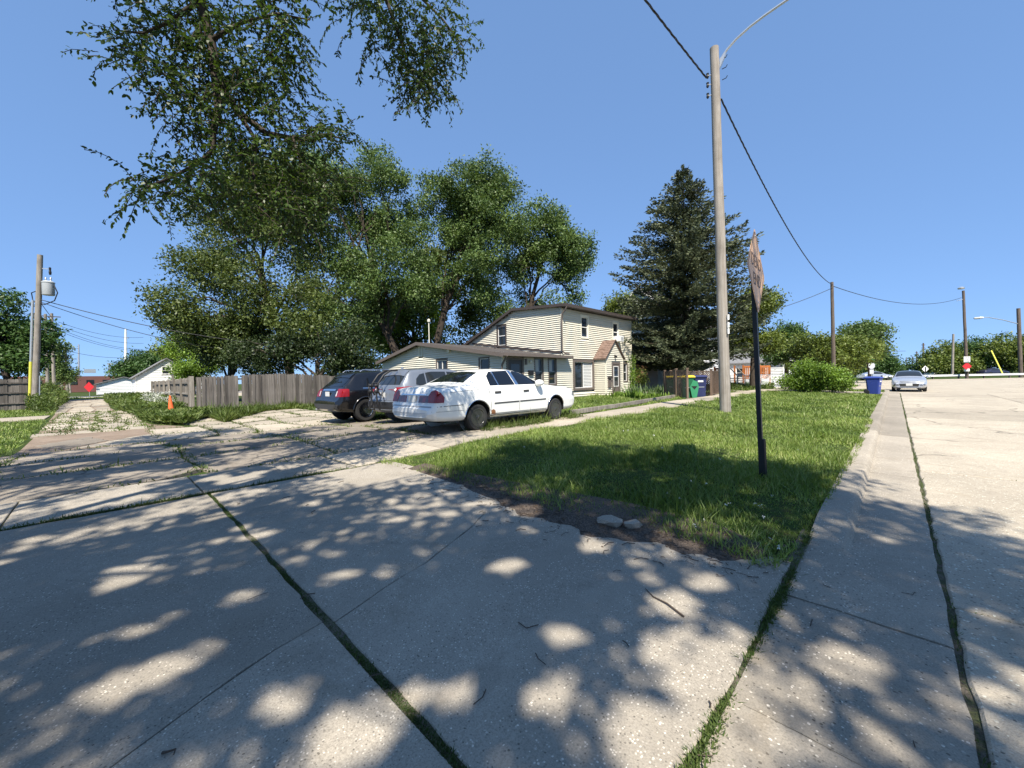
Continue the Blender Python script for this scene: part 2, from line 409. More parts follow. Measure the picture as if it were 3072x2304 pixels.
# old broken pavement of the lot behind the sidewalk
def voronoi_cells(x0, x1, y0, y1, nx_, ny_, jit, gap, seed):
    """irregular quads from a jittered grid, each shrunk by a gap"""
    r = random.Random(seed); P = {}
    for i in range(nx_ + 1):
        for j in range(ny_ + 1):
            jx = 0 if i in (0, nx_) else r.uniform(-jit, jit); jy = 0 if j in (0, ny_) else r.uniform(-jit, jit)
            P[i, j] = (x0 + (x1 - x0) * (i + jx) / nx_, y0 + (y1 - y0) * (j + jy) / ny_)
    out = []
    for i in range(nx_):
        for j in range(ny_):
            q = [P[i, j], P[i + 1, j], P[i + 1, j + 1], P[i, j + 1]]
            cx = sum(p[0] for p in q) / 4; cy = sum(p[1] for p in q) / 4
            g = gap * r.uniform(0.5, 1.6); res = []
            for p in q:
                L = math.hypot(p[0] - cx, p[1] - cy); k = max(0.3, 1 - g / L); res.append((cx + (p[0] - cx) * k, cy + (p[1] - cy) * k))
            if r.random() < 0.35:   # a broken-off corner
                k = r.randrange(4); a, b, c = res[k - 1], res[k], res[(k + 1) % 4]
                res[k:k + 1] = [(b[0] + (a[0] - b[0]) * .22, b[1] + (a[1] - b[1]) * .22), (b[0] + (c[0] - b[0]) * .22, b[1] + (c[1] - b[1]) * .22)]
            out.append(res)
    return out
lot = struct(link('parking_lot', None))
for q in voronoi_cells(-13.6, -7.47, -5.5, 5.2, 3, 5, 0.12, 0.022, 3):
    slab('slab', q, M['slab_old'], lot, rag=0.012, dz=random.uniform(-.012, .004), tilt=(random.uniform(-.004, .004), random.uniform(-.004, .004)))
for q in voronoi_cells(-14.8, -7.47, 5.24, 10.6, 4, 3, 0.15, 0.025, 5):
    slab('slab', q, M['slab_old'], lot, rag=0.012, dz=random.uniform(-.01, .004))
for q in voronoi_cells(-22.8, -13.65, 1.0, 7.2, 5, 5, 0.22, 0.07, 9):
    cx = sum(p[0] for p in q) / len(q); cy = sum(p[1] for p in q) / len(q)
    if cx < -18 and cy < 1.9 - (cx + 18) * 0.35: continue
    slab('slab', q, M['slab_light'], lot, rag=0.03, dz=random.uniform(-.012, .012), tilt=(random.uniform(-.008, .008), random.uniform(-.008, .008)))
# alley: dirt with broken slabs
def _dirt():
    t = NT('bare_dirt'); n = t.noise(1.2, 6, 0.7); p = t.vor(38)
    c = t.mix(t.ramp(n, [(0.3, 0.0), (0.7, 1.0)]), (0.16, 0.115, 0.08), (0.27, 0.205, 0.15))
    c = t.mix(t.ramp(p, [(0.1, 0.5), (0.35, 0.0)]), c, (0.34, 0.31, 0.27))
    t.set(Base_Color=c, Roughness=0.95); t.bump(t.noise(22, 5, 0.7), 0.8, 0.02); return t.m
M['dirt'] = _dirt()
alley = struct(link('alley', slab_mesh('alley', [(-13.5, -5.6), (-12.6, -1.45), (-14.6, -1.35), (-18.2, -1.4), (-30, -1.7), (-50, -2.2), (-72, -2.7), (-72, 0.3), (-50, -0.05), (-31, 0.65), (-20.2, 1.25), (-18, 2.0), (-13.6, 1.4), (-13.0, -0.5)], M['dirt'], th=0.05, dz=-0.02, cut=1.5, rag=0.0, bevel=0)))
for q in voronoi_cells(-33, -18.2, -1.5, 1.15, 13, 4, 0.3, 0.06, 21):
    if random.random() < 0.16: continue
    slab('slab', q, M['slab_light'], alley, rag=0.03, cut=0, dz=random.uniform(-.012, .012), th=0.05)
for q in voronoi_cells(-66, -33.2, -2.3, 0.4, 16, 3, 0.3, 0.10, 22):
    if random.random() < 0.2: continue
    slab('slab', q, M['slab_light'], alley, cut=0, dz=random.uniform(-.01, .012), th=0.05, rag=0.03)
slab('slab', [(-13.9, -0.5), (-13.75, 1.0), (-16.6, 1.7), (-15.6, 0.6)], M['slab_light'], alley, rag=0.05, dz=0.0, th=0.05)
slab('slab', [(-14.0, -0.6), (-15.2, 0.1), (-16.8, -0.3), (-15.4, -1.2)], M['slab_old'], alley, rag=0.06, dz=-0.006, th=0.05)
# neighbour's driveway on the left
ndrive = struct(link('neighbour_driveway', None))
for i in range(4):
    slab('slab', rect(-31.2, -27.9, -1.85 - 3 * (i + 1) + 0.03, -1.85 - 3 * i), M['slab_light'], ndrive, cut=0)
# street, gutter and kerb
def zroad(x, y): return 0.0
far_line = lambda t, d: (_f0 * d + _r0 * t)
P = [far_line(t, 56.5) for t in (-2, 30, 90)]
street = struct(link('street', None))
sl_edges = [-6.0, 3.6, 8.2, 12.9, 17.4, 22.0, 26.6, 31.2, 35.8]
def ragged_line(x, a, b, r):
    k = max(2, int((b - a) / (0.16 if b < 13 else 0.5))); return [(x + random.uniform(-r, r), a + (b - a) * i / k) for i in range(k + 1)]
for col in range(4):
    xa, xb = 0.248 + col * 3.6, 0.248 + (col + 1) * 3.6 - 0.02
    for i in range(len(sl_edges) - 1):
        ya, yb = sl_edges[i] + 0.012, sl_edges[i + 1] - 0.012
        pl = ([(xa, ya)] + ragged_line(xb, ya, yb, 0.01) + ragged_line(xa, ya, yb, 0.012 if col == 0 else 0.01)[::-1][:-1])
        slab('slab', pl, M['road'], street, cut=1.6, th=0.12, zfun=zroad, dz=random.uniform(-.006, .003), bevel=0.012)
far_poly = [(0.24, 35.83), (14.6, 35.83), (14.6, -6), (60, -6), tuple(far_line(110, 56.5)[:2]), tuple(far_line(14, 56.5)[:2]), tuple(far_line(-40, 56.5)[:2]), tuple(far_line(-40, 49)[:2]), tuple(far_line(16, 46)[:2]), (-4.5, 45.0), (-0.5, 43.5), (-0.24, 40)]
slab('slab', far_poly, M['road'], street, cut=8, th=0.12, zfun=zroad, dz=-0.008, bevel=0)
# gutter pan: slabs; the kerb drops to the driveway at its near end
kerb = struct(link('kerb', None))
def kerb_h(y): return 0.015 + 0.105 * float(sstep(3.7, 4.75, y))
def kerb_sec(y):
    h = kerb_h(y); e = 0.30 + 0.0 * y
    return [(-0.53, h), (-0.50 + .0 * h, h), (-0.36, h - 0.002), (-0.315, h * 0.93), (-0.292, h * 0.72 + 0.004), (-0.262, 0.014), (-0.05, 0.004), (0.20, 0.0), (0.218, -0.006), (0.22, -0.12), (-0.53, -0.12)]
def kerb_piece(ya, yb, mat):
    k = max(1, int((yb - ya) / 0.18)) if ya < 8 else max(1, int((yb - ya) / 1.5)); mb = MB(); secs = []
    for i in range(k + 1):
        yy = ya + (yb - ya) * i / k; s = kerb_sec(yy)
        j = 0.004
        secs.append([(x + (random.uniform(-j, j) * (2.2 if n in (7, 8) else 1) if 0 < n < 9 else 0), yy, z + (random.uniform(-.002, .002) if 0 < n < 8 else 0)) for n, (x, z) in enumerate(s)])
    n = len(secs[0])
    for s in secs: mb.v.extend(s)
    for i in range(k):
        for j in range(n):
            mb.f.append((i * n + j, i * n + (j + 1) % n, (i + 1) * n + (j + 1) % n, (i + 1) * n + j)); mb.m.append(0)
    mb.f.append(tuple(range(n))); mb.f.append(tuple(k * n + j for j in range(n))); mb.m += [0, 0]
    return mb.obj('kerb_stone', mat, kerb, smooth=35)
for a, b in ((-4.0, 0.6), (0.603, 1.90), (1.905, 3.04), (3.062, 7.6), (7.61, 12.2), (12.21, 17), (17.01, 22), (22.01, 27), (27.01, 32), (32.01, 36.5), (36.51, 40.0)):
    kerb_piece(a, b, M['kerb'])
# far verge kerb of the cross road and the bright strip behind the bins
fk = MB()
a_, b_ = far_line(-40, 56.6), far_line(110, 56.6); d_ = _f0 * 0.18
fk.add([a_, b_, b_ + d_, a_ + d_] + [p + Vector((0, 0, .14)) for p in (a_, b_, b_ + d_, a_ + d_)], [(0, 1, 5, 4), (4, 5, 6, 7), (1, 2, 6, 5), (3, 0, 4, 7), (2, 3, 7, 6)])
fk.obj('kerb_stone', M['far_concrete'], kerb)
# driveway strip that crosses the verge by the kerbside bins, and a low slab by the bush
slab('slab', [(-6.1, 31.4), (-0.54, 31.4), (-0.54, 34.0), (-6.1, 33.6)], M['slab_light'], walk, dz=0.015)
slab('slab', [(-7.42, 24.4), (-13.2, 26.6), (-13.2, 27.6), (-7.42, 25.6)], M['slab_light'], walk, dz=0.02)
slab('slab', [(-7.5, 29.0), (-13.2, 36.8), (-12.4, 37.6), (-7.42, 31.0)], M['slab_light'], walk, dz=0.02)
# distant pavement at the alley end
xst = struct(link('cross_street', slab_mesh('cross_street', [(-74, -30), (-84, -30), (-84, 30), (-74, 30)], M['far_concrete'], th=0.05, cut=0, dz=0.03, zfun=zroad)))

# brown debris band (leaf litter, dirt) along the lawn edge, spilled over the slab
def _litter():
    t = NT('leaf_litter_dirt'); n = t.noise(3, 6, 0.75); n2 = t.noise(60, 4, 0.7)
    c = t.mix(t.ramp(n2, [(0.35, 0.0), (0.65, 1.0)]), (0.035, 0.026, 0.019), (0.17, 0.13, 0.10))
    t.set(Base_Color=c, Roughness=1.0); t.bump(n2, 1.0, 0.02); return t.m
M['litter'] = _litter()
edge = [(-5.28, 3.16), (-3.99, 3.14), (-3.18, 3.02), (-2.51, 2.97), (-1.83, 3.06), (-1.31, 3.20), (-0.95, 3.30), (-0.68, 3.46)]
top = [(-0.80, 3.7), (-1.2, 3.9), (-2.0, 3.9), (-3.0, 3.75), (-4.0, 3.6), (-5.3, 3.5)]
pl = []
for a, b in zip(edge[:-1], edge[1:]):
    for j in range(7):
        f = j / 7; pl.append((a[0] + (b[0] - a[0]) * f + random.uniform(-.02, .02), a[1] + (b[1] - a[1]) * f + random.uniform(-.02, .02) + .05 * math.sin((a[0] + (b[0] - a[0]) * f) * 7.3) + .04 * math.sin((a[0] + (b[0] - a[0]) * f) * 17 + 1)))
pl += [edge[-1]] + top
def zlit(x, y):
    e = np.interp(x, [p[0] for p in edge], [p[1] for p in edge])
    return ztf(x, y) + 0.001 + min(0.02, max(0, (y - e)) * 0.09)
struct(link('soil_bank', slab_mesh('soil_bank', pl, M['litter'], th=0.03, cut=0.12, zfun=zlit, bevel=0)))

# soil packed into the joints
jf = struct(link('joint_soil', None))
def _moss():
    t = NT('mossy_joint_soil'); n = t.noise(14, 5, 0.7); n2 = t.noise(90, 4, 0.7)
    c = t.mix(t.ramp(n, [(0.42, 0.0), (0.58, 1.0)]), (0.20, 0.17, 0.13), (0.12, 0.14, 0.055)); c = t.mix(t.ramp(n2, [(0.35, 0.7), (0.6, 0.0)]), c, (0.04, 0.034, 0.024))
    t.set(Base_Color=c, Roughness=1.0); t.bump(n2, 1.0, 0.02); return t.m
M['joint'] = _moss()
for (x0, x1, y0, y1, dz) in ((-6.13, -5.99, -4.5, 3.4, -.014), (-6.0, -.56, .85, .92, -.010), (-.60, -.525, -4.0, 4.3, -.012)):
    slab('soil_strip', rect(x0, x1, y0, y1), M['joint'], jf, th=.05, dz=dz, cut=.5, bevel=0)
slab('soil_strip', rect(-7.46, -6.08, -4.5, 2.78), M['joint'], jf, th=.04, dz=-.016, cut=.6, bevel=0)
slab('soil_strip', rect(.2, .275, -4, 36), M['joint'], jf, th=.05, dz=-.02, cut=4, bevel=0, zfun=zroad)
# ------------------------------------------------------------------ building helpers
def _siding(name, col, var=0.1):
    t = NT(name); v = t.scale((0.35, 0.35, 6.0)); n = t.noise(1.2, 5, 0.6, v); n2 = t.noise(0.9, 5, 0.65)
    c = t.mix(t.ramp(n, [(0.3, 0.0), (0.7, 1.0)]), tuple(k * (1 - var) for k in col), tuple(min(1, k * (1 + var * 0.4)) for k in col))
    c = t.mix(t.math('MULTIPLY', t.ramp(n2, [(0.5, 0.0), (0.75, 1.0)]), 0.3), c, (col[0] * 0.72, col[1] * 0.68, col[2] * 0.58))
    t.set(Base_Color=c, Roughness=0.55); t.b.inputs['Specular IOR Level'].default_value = 0.3
    return t.m
M['cream'] = _siding('cream_vinyl_siding', (0.66, 0.625, 0.515))
M['white_siding'] = _siding('white_vinyl_siding', (0.74, 0.75, 0.74))
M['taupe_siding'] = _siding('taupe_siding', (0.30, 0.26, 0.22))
def _shingle(name, c1, c2):
    t = NT(name); r = t.vor(9, 'F1', t.scale((1, 1, 1)), 'Color'); s = t.n('SeparateColor'); t.l(r, s.inputs[0])
    c = t.mix(s.outputs[0], c1, c2); n = t.noise(60, 3, 0.7)
    c = t.mix(t.math('MULTIPLY', n, 0.4), c, tuple(k * 0.5 for k in c1)); t.set(Base_Color=c, Roughness=0.95); t.bump(n, 0.5, 0.01); return t.m
M['shingle_dark'] = _shingle('dark_asphalt_shingle', (0.045, 0.038, 0.034), (0.10, 0.085, 0.075))
M['shingle_brown'] = _shingle('brown_asphalt_shingle', (0.15, 0.095, 0.07), (0.27, 0.185, 0.145))
M['shingle_grey'] = _shingle('grey_asphalt_shingle', (0.16, 0.16, 0.165), (0.25, 0.25, 0.255))
M['taupe_trim'] = plain('taupe_trim_paint', (0.13, 0.105, 0.09), 0.6, 0.15, 4)
M['cream_trim'] = plain('cream_trim_paint', (0.72, 0.68, 0.54), 0.5, 0.06, 4)
M['curtain'] = plain('curtain_cloth', (0.42, 0.43, 0.43), 0.9, 0.2, 3)
M['blind'] = plain('white_blind', (0.7, 0.7, 0.68), 0.6, 0.05, 4)

def siding(name, o, u, n, W, top, bottom, mat, parent, holes=(), course=0.117, out=0.058):
    """lap siding on a wall: frame o (ground corner), u along, n outward; top(u), bottom(u) give the wall outline"""
    o, u, n = Vector(o), Vector(u), Vector(n); mb = MB(); zmax = max(top(W * i / 60) for i in range(61)); z = min(bottom(W * i / 60) for i in range(61))
    N = 120; us = np.linspace(0, W, N + 1); tt = np.array([top(k) for k in us]); bb = np.array([bottom(k) for k in us])
    while z < zmax - 0.02:
        z2 = z + course; zm = min(z2, zmax)
        ok = (tt >= z + 0.5 * course) & (bb <= z + 0.5 * course)
        for (a, b, c, d) in holes:
            if c < z2 - 0.02 and d > z + 0.02: ok &= ~((us > a) & (us < b))
        i = 0
        while i <= N:
            if ok[i]:
                j = i
                while j < N and ok[j + 1]: j += 1
                ua, ub = us[i], us[j]
                for (a, b, c, d) in holes:      # snap to hole edges
                    if abs(ua - b) < W / N * 1.5 and c < z2 - 0.02 and d > z + 0.02: ua = b
                    if abs(ub - a) < W / N * 1.5 and c < z2 - 0.02 and d > z + 0.02: ub = a
                if ub - ua > 0.02:
                    P = lambda uu, zz, oo: o + u * uu + n * oo + Vector((0, 0, zz))
                    A = [P(ua, z, 0.0), P(ub, z, 0.0), P(ua, z, out), P(ub, z, out), P(ua, z2, 0.004), P(ub, z2, 0.004)]
                    mb.add(A, [(0, 1, 3, 2), (2, 3, 5, 4), (0, 2, 4), (1, 5, 3)])
                i = j + 1
            else: i += 1
        z = z2
    return mb.obj(name, mat, parent, fix=False)

def window(parent, o, u, n, u0, u1, z0, z1, trim, trim_w=0.09, split='H', glassm=None, proud=0.05, sash=None, blind=None, cap=0.0):
    """window set in a wall: trim frame (part) with sash, glass pane sub-parts; real depth"""
    o, u, n = Vector(o), Vector(u), Vector(n); up = Vector((0, 0, 1))
    fr = MB(); w = trim_w
    for (a, b, c, d) in ((u0 - w, u1 + w, z1, z1 + w + cap), (u0 - w, u1 + w, z0 - w, z0), (u0 - w, u0, z0, z1), (u1, u1 + w, z0, z1)):
        fr.prism([(a, c), (b, c), (b, d), (a, d)], o - n * 0.10, u, up, n, 0.10 + proud)
    f = fr.obj('window', trim, parent)
    s = MB(); k = 0.035; o2 = o - n * 0.05
    rects = [(u0, u1, z1 - k, z1), (u0, u1, z0, z0 + k), (u0, u0 + k, z0 + k, z1 - k), (u1 - k, u1, z0 + k, z1 - k)]
    zm = (z0 + z1) / 2; um = (u0 + u1) / 2
    if split == 'H': rects.append((u0 + k, u1 - k, zm - k * .6, zm + k * .6))
    if split == 'V': rects.append((um - k * .6, um + k * .6, z0 + k, z1 - k))
    for (a, b, c, d) in rects: s.prism([(a, c), (b, c), (b, d), (a, d)], o2, u, up, n, 0.045)
    s.obj('sash', sash or M['white_trim'], f)
    if split == 'H': ps = [(u0 + k, u1 - k, z0 + k, zm - k * .6), (u0 + k, u1 - k, zm + k * .6, z1 - k)]
    elif split == 'V': ps = [(u0 + k, um - k * .6, z0 + k, z1 - k), (um + k * .6, u1 - k, z0 + k, z1 - k)]
    else: ps = [(u0 + k, u1 - k, z0 + k, z1 - k)]
    for i, (a, b, c, d) in enumerate(ps):
        g = MB(); g.prism([(a, c), (b, c), (b, d), (a, d)], o - n * 0.045, u, up, n, 0.008); g.obj('pane', glassm or M['glass'], f)
    if blind:   # slats seen through the glass
        bl = MB(); a, b, c, d = ps[blind - 1]; z = c + 0.01
        while z < d - 0.03:
            bl.prism([(a + .01, z), (b - .01, z), (b - .01, z + 0.062), (a + .01, z + 0.062)], o - n * 0.033, u, up, n, 0.004); z += 0.09
        bl.obj('blind', M['blind'], f)
    return f

def roof_plate(name, pts, th, mat, parent):
    """roof sheet through 3D points (quad), thickness downwards"""
    mb = MB(); k = len(pts); P = [Vector(p) for p in pts]; Q = [p - Vector((0, 0, th)) for p in P]
    mb.add(P + Q, [tuple(range(k)), tuple(range(2 * k - 1, k - 1, -1))] + [(i, (i + 1) % k, k + (i + 1) % k, k + i) for i in range(k)])
    return mb.obj(name, mat, parent)

X_, Y_, Z_ = Vector((1, 0, 0)), Vector((0, 1, 0)), Vector((0, 0, 1))
# ------------------------------------------------------------------ the cream house
hs = thing('cream_house', 'cream lap-sided two-storey house with low dark roof and peaked brown porch', 'house', (-13.5, 18.1, 0.2))
hs.location = (0, 0, 0)      # parts are built in world coordinates
XF, Y0, Y1, Y2 = -13.5, 13.35, 18.1, 26.2
GZ0 = 0.05
# carcass (plain walls behind the siding)
w = MB()
ext_prof = [(-13.5, 2.60), (-20.4, 3.60), (-25.0, 2.74)]
up_prof = [(-13.5, 5.46), (-17.2, 5.70), (-21.2, 4.12), (-23.5, 3.2)]
w.prism([(-13.62, GZ0), (-25.0, GZ0), (-25.0, 2.70), (-20.4, 3.56), (-13.62, 2.56)], (0, Y0 + 0.12, 0), X_, Z_, Y_, Y1 - Y0 + 0.2)
w.prism([(-13.62, GZ0), (-23.5, GZ0), (-23.5, 3.15), (-21.2, 4.06), (-17.2, 5.64), (-13.62, 5.40)], (0, Y1 + 0.12, 0), X_, Z_, Y_, Y2 - Y1 - 0.14)
w.obj('wall', M['cream'], hs)
pi = lambda prof: (lambda x: float(np.interp(x, [p[0] for p in prof[::-1]], [p[1] for p in prof[::-1]])))
# siding: extension gable (u runs from x=-25 to -13.5), upper gable, front
gh = [(6.12, 7.24, 1.75, 2.62), (9.80, 10.64, 1.75, 2.55), (4.32, 4.85, 2.86, 3.46)]
siding('siding', (-25.0, Y0, 0), X_, -Y_, 11.5, lambda u: pi(ext_prof)(-25 + u), lambda u: 0.2, M['cream'], hs, gh)
siding('siding', (-23.5, Y1, 0), X_, -Y_, 10.0, lambda u: pi(up_prof)(-23.5 + u), lambda u: 2.5, M['cream'], hs, [(4.72, 5.66, 3.5, 4.93)])
fh = [(0.22, 1.5, 0.2, 2.6), (2.28, 3.04, 1.0, 2.6), (3.42, 4.18, 0.98, 2.6), (5.7, 7.98, 0.6, 2.52), (6.55, 7.46, 3.72, 5.17), (10.24, 11.16, 3.7, 5.12), (8.02, 10.08, 0.0, 2.6), (11.6, 12.30, 1.0, 2.45)]
siding('siding', (XF, Y0, 0), Y_, X_, Y2 - Y0, lambda u: 2.5 if u < Y1 - Y0 else 5.36, lambda u: 0.2, M['cream'], hs, fh)
# corner posts
for (x, y, z1_) in ((XF, Y0, 2.5), (XF, Y1, 5.3), (XF, Y2, 5.3), (-25.0, Y0, 2.66)):
    if (x, y) == (XF, Y1): MB().box((x + 0.012, y - 0.0, (2.62 + z1_) / 2), (0.05, 0.14, z1_ - 2.62)).obj('corner_post', M['cream_trim'], hs)
    else: MB().box((x + 0.012, y - 0.012 if y == Y0 else y + .01, (0.2 + z1_) / 2), (0.075, 0.075, z1_ - 0.2)).obj('corner_post', M['cream_trim'], hs)
# roofs
def slope(prof, x): return pi(prof)(x)
rf = roof_plate('roof', [(-13.12, Y0 - 0.32, 2.64), (-20.4, Y0 - 0.32, 3.70), (-20.4, Y1 + 0.0, 3.70), (-13.12, Y1 + 0.42, 2.64)], 0.10, M['shingle_dark'], hs)
roof_plate('roof', [(-20.4, Y0 - 0.32, 3.70), (-25.4, Y0 - 0.32, 2.74), (-25.4, Y1, 2.74), (-20.4, Y1, 3.70)], 0.10, M['shingle_dark'], hs)
roof_plate('roof', [(-13.10, Y1 - 0.22, 5.54), (-17.2, Y1 - 0.22, 5.80), (-17.2, Y2 + 0.22, 5.80), (-13.10, Y2 + 0.22, 5.54)], 0.10, M['shingle_dark'], hs)
roof_plate('roof', [(-17.2, Y1 - 0.22, 5.80), (-23.9, Y1 - 0.22, 3.14), (-23.9, Y2 + 0.22, 3.14), (-17.2, Y2 + 0.22, 5.80)], 0.10, M['shingle_dark'], hs)
# rake boards, fascia
def board(a, b, h, t, nrm, mat, name='fascia'):
    a, b, nrm = Vector(a), Vector(b), Vector(nrm); mb = MB(); dz = Vector((0, 0, h))
    mb.add([a, b, b - dz, a - dz, a + nrm * t, b + nrm * t, b - dz + nrm * t, a - dz + nrm * t], [(0, 1, 2, 3), (4, 5, 6, 7), (0, 1, 5, 4), (3, 2, 6, 7), (0, 3, 7, 4), (1, 2, 6, 5)])
    return mb.obj(name, mat, hs)
board((-13.10, Y0 - 0.325, 2.65), (-20.4, Y0 - 0.325, 3.71), 0.19, 0.03, -Y_, M['taupe_trim'])
board((-20.4, Y0 - 0.325, 3.71), (-25.42, Y0 - 0.325, 2.75), 0.19, 0.03, -Y_, M['taupe_trim'])
board((-13.10, Y1 - 0.225, 5.55), (-17.2, Y1 - 0.225, 5.81), 0.16, 0.03, -Y_, M['dark_trim'])
board((-17.2, Y1 - 0.225, 5.81), (-23.92, Y1 - 0.225, 3.15), 0.17, 0.03, -Y_, M['dark_trim'])
board((-13.095, Y0 - 0.36, 2.655), (-13.095, Y1 + 0.44, 2.655), 0.14, 0.06, X_, M['taupe_trim'])
board((-13.095, Y1 - 0.26, 5.555), (-13.095, Y2 + 0.24, 5.555), 0.17, 0.05, X_, M['dark_trim'])
board((-13.45, Y1 - 0.03, 2.90), (-21.2, Y1 - 0.03, 3.98), 0.12, 0.04, -Y_, M['dark_trim'], 'roof_flashing')
# soffit under the eaves
MB().box((-13.30, (Y1 + Y2) / 2, 5.40), (0.40, Y2 - Y1 + 0.4, 0.02)).obj('soffit', M['dark_trim'], hs)
MB().box((-13.30, (Y0 + Y1) / 2, 2.515), (0.40, Y1 - Y0 + 0.5, 0.02)).obj('soffit', M['taupe_trim'], hs)
# gutters and downspouts
MB().tube([(-13.06, Y1 - 0.12, 5.38), (-13.12, Y1 - 0.12, 5.22), (-13.38, Y1 - 0.10, 5.02), (-13.42, Y1 - 0.10, 4.6), (-13.42, Y1 - 0.10, 2.95), (-13.30, Y1 + 0.02, 2.80), (-13.14, Y1 + 0.2, 2.75)], 0.05, 8).obj('downspout', M['taupe_trim'], hs, smooth=60)
MB().tube([(-13.05, Y0 - 0.12, 2.52), (-13.15, Y0 - 0.14, 2.40), (-13.42, Y0 - 0.10, 2.12), (-13.45, Y0 - 0.09, 1.9), (-13.45, Y0 - 0.09, 0.35)], 0.05, 8).obj('downspout', M['taupe_trim'], hs, smooth=60)
# extension gable: two windows, vent, utility box
oG = (-25.0, Y0, 0)
window(hs, oG, X_, -Y_, 6.20, 7.16, 1.85, 2.54, M['taupe_trim'], 0.07, 'V', proud=0.04)
window(hs, oG, X_, -Y_, 9.88, 10.56, 1.85, 2.47, M['taupe_trim'], 0.07, 'N', proud=0.04)
vt = MB(); 
for (a, b, c, d) in ((4.36, 4.80, 3.40, 3.46), (4.36, 4.80, 2.86, 2.92), (4.36, 4.44, 2.92, 3.40), (4.72, 4.80, 2.92, 3.40)): vt.prism([(a, c), (b, c), (b, d), (a, d)], Vector(oG), X_, Z_, -Y_, 0.05)
vo = vt.obj('gable_vent', M['cream_trim'], hs)
for i in range(7):
    MB().prism([(4.44, 2.93 + i * .067), (4.72, 2.93 + i * .067), (4.72, 2.97 + i * .067), (4.44, 2.97 + i * .067)], Vector(oG), X_, Z_, -Y_, 0.035).obj('slat', M['cream_trim'], vo)
MB().box((-17.58, Y0 - 0.08, 3.06), (0.20, 0.14, 0.26)).obj('utility_box', M['cream_trim'], hs)
# upper gable window
window(hs, (-23.5, Y1, 0), X_, -Y_, 4.84, 5.54, 3.60, 4.82, M['dark_trim'], 0.10, 'H', proud=0.05)
# front: recessed-looking door, two tall windows, picture window
oF = Vector((XF, Y0, 0)); U = Y_
dr = MB()
for (a, b, c, d) in ((0.24, 0.36, 0.25, 2.46), (1.36, 1.48, 0.25, 2.46), (0.36, 1.36, 2.36, 2.46)): dr.prism([(a, c), (b, c), (b, d), (a, d)], oF - X_ * .05, U, Z_, X_, 0.09)
do = dr.obj('door', M['taupe_trim'], hs)
MB().prism([(0.36, 0.25), (1.36, 0.25), (1.36, 2.36), (0.36, 2.36)], oF - X_ * 0.04, U, Z_, X_, 0.05).obj('door_leaf', plain('door_dark_grey', (0.035, 0.034, 0.034), 0.5, 0.2, 5), do)
MB().prism([(0.55, 1.3), (1.17, 1.3), (1.17, 2.15), (0.55, 2.15)], oF + X_ * 0.012, U, Z_, X_, 0.006).obj('pane', M['glass'], do)
for a in (2.36, 3.50):
    window(hs, oF, U, X_, a, a + 0.60, 1.10, 2.46, M['taupe_trim'], 0.08, 'H', proud=0.045, sash=plain('sash_grey', (0.25, 0.25, 0.25), 0.5))
    MB().prism([(a + .06, 1.80), (a + .34, 1.80), (a + .34, 2.40), (a + .06, 2.40)], oF - X_ * 0.031, U, Z_, X_, 0.003).obj('curtain', M['curtain'], hs)
window(hs, oF, U, X_, 5.88, 7.80, 0.80, 2.34, M['taupe_trim'], 0.14, 'V', proud=0.07, blind=2)
window(hs, oF, U, X_, 6.66, 7.35, 3.85, 5.05, M['cream_trim'], 0.10, 'H', proud=0.05, cap=0.05)
window(hs, oF, U, X_, 10.36, 11.05, 3.82, 5.0, M['cream_trim'], 0.09, 'H', proud=0.05, cap=0.05)
ac = MB(); ac.box((XF + 0.22, Y0 + 10.75, 3.95), (0.42, 0.62, 0.36)); aco = ac.obj('air_conditioner', M['white_trim'], hs)
for i in range(6): MB().box((XF + 0.434, Y0 + 10.84, 3.83 + i * .045), (0.006, 0.36, 0.02)).obj('slat', plain('grille_grey', (0.3, 0.31, 0.32), 0.5) if i == 0 else bpy.data.materials['grille_grey'], aco)
window(hs, oF, U, X_, 11.70, 12.20, 1.12, 2.32, M['taupe_trim'], 0.08, 'H', proud=0.045)
# mail box and house number light by the door
MB().box((XF + 0.09, Y0 + 1.95, 1.72), (0.10, 0.34, 0.24)).obj('mailbox', M['black_paint'], hs)
lb = MB(); lb.lathe([(0.0, -0.07), (0.05, -0.06), (0.065, 0.0), (0.045, 0.06), (0.0, 0.07)], (XF + 0.1, Y0 + 1.95, 2.30), 'Z', 12); lb.obj('porch_light', M['white_trim'], hs, smooth=60)
MB().box((XF + 0.06, Y0 + 1.62, 2.28), (0.08, 0.12, 0.3)).obj('light_fitting', M['taupe_trim'], hs)
# vent mast on the extension roof
MB().tube([(-21.3, Y0 + 1.2, 3.4), (-21.3, Y0 + 1.2, 5.2)], 0.03, 8).lathe([(0.0, 5.12), (0.09, 5.14), (0.10, 5.26), (0.0, 5.34)], (-21.3, Y0 + 1.2, 0), 'Z', 10).obj('roof_mast', M['cream_trim'], hs)
MB().tube([(-17.4, Y1 - 1.5, 3.1), (-17.4, Y1 - 1.5, 3.52)], 0.05, 8).obj('roof_vent', M['dark_trim'], hs)
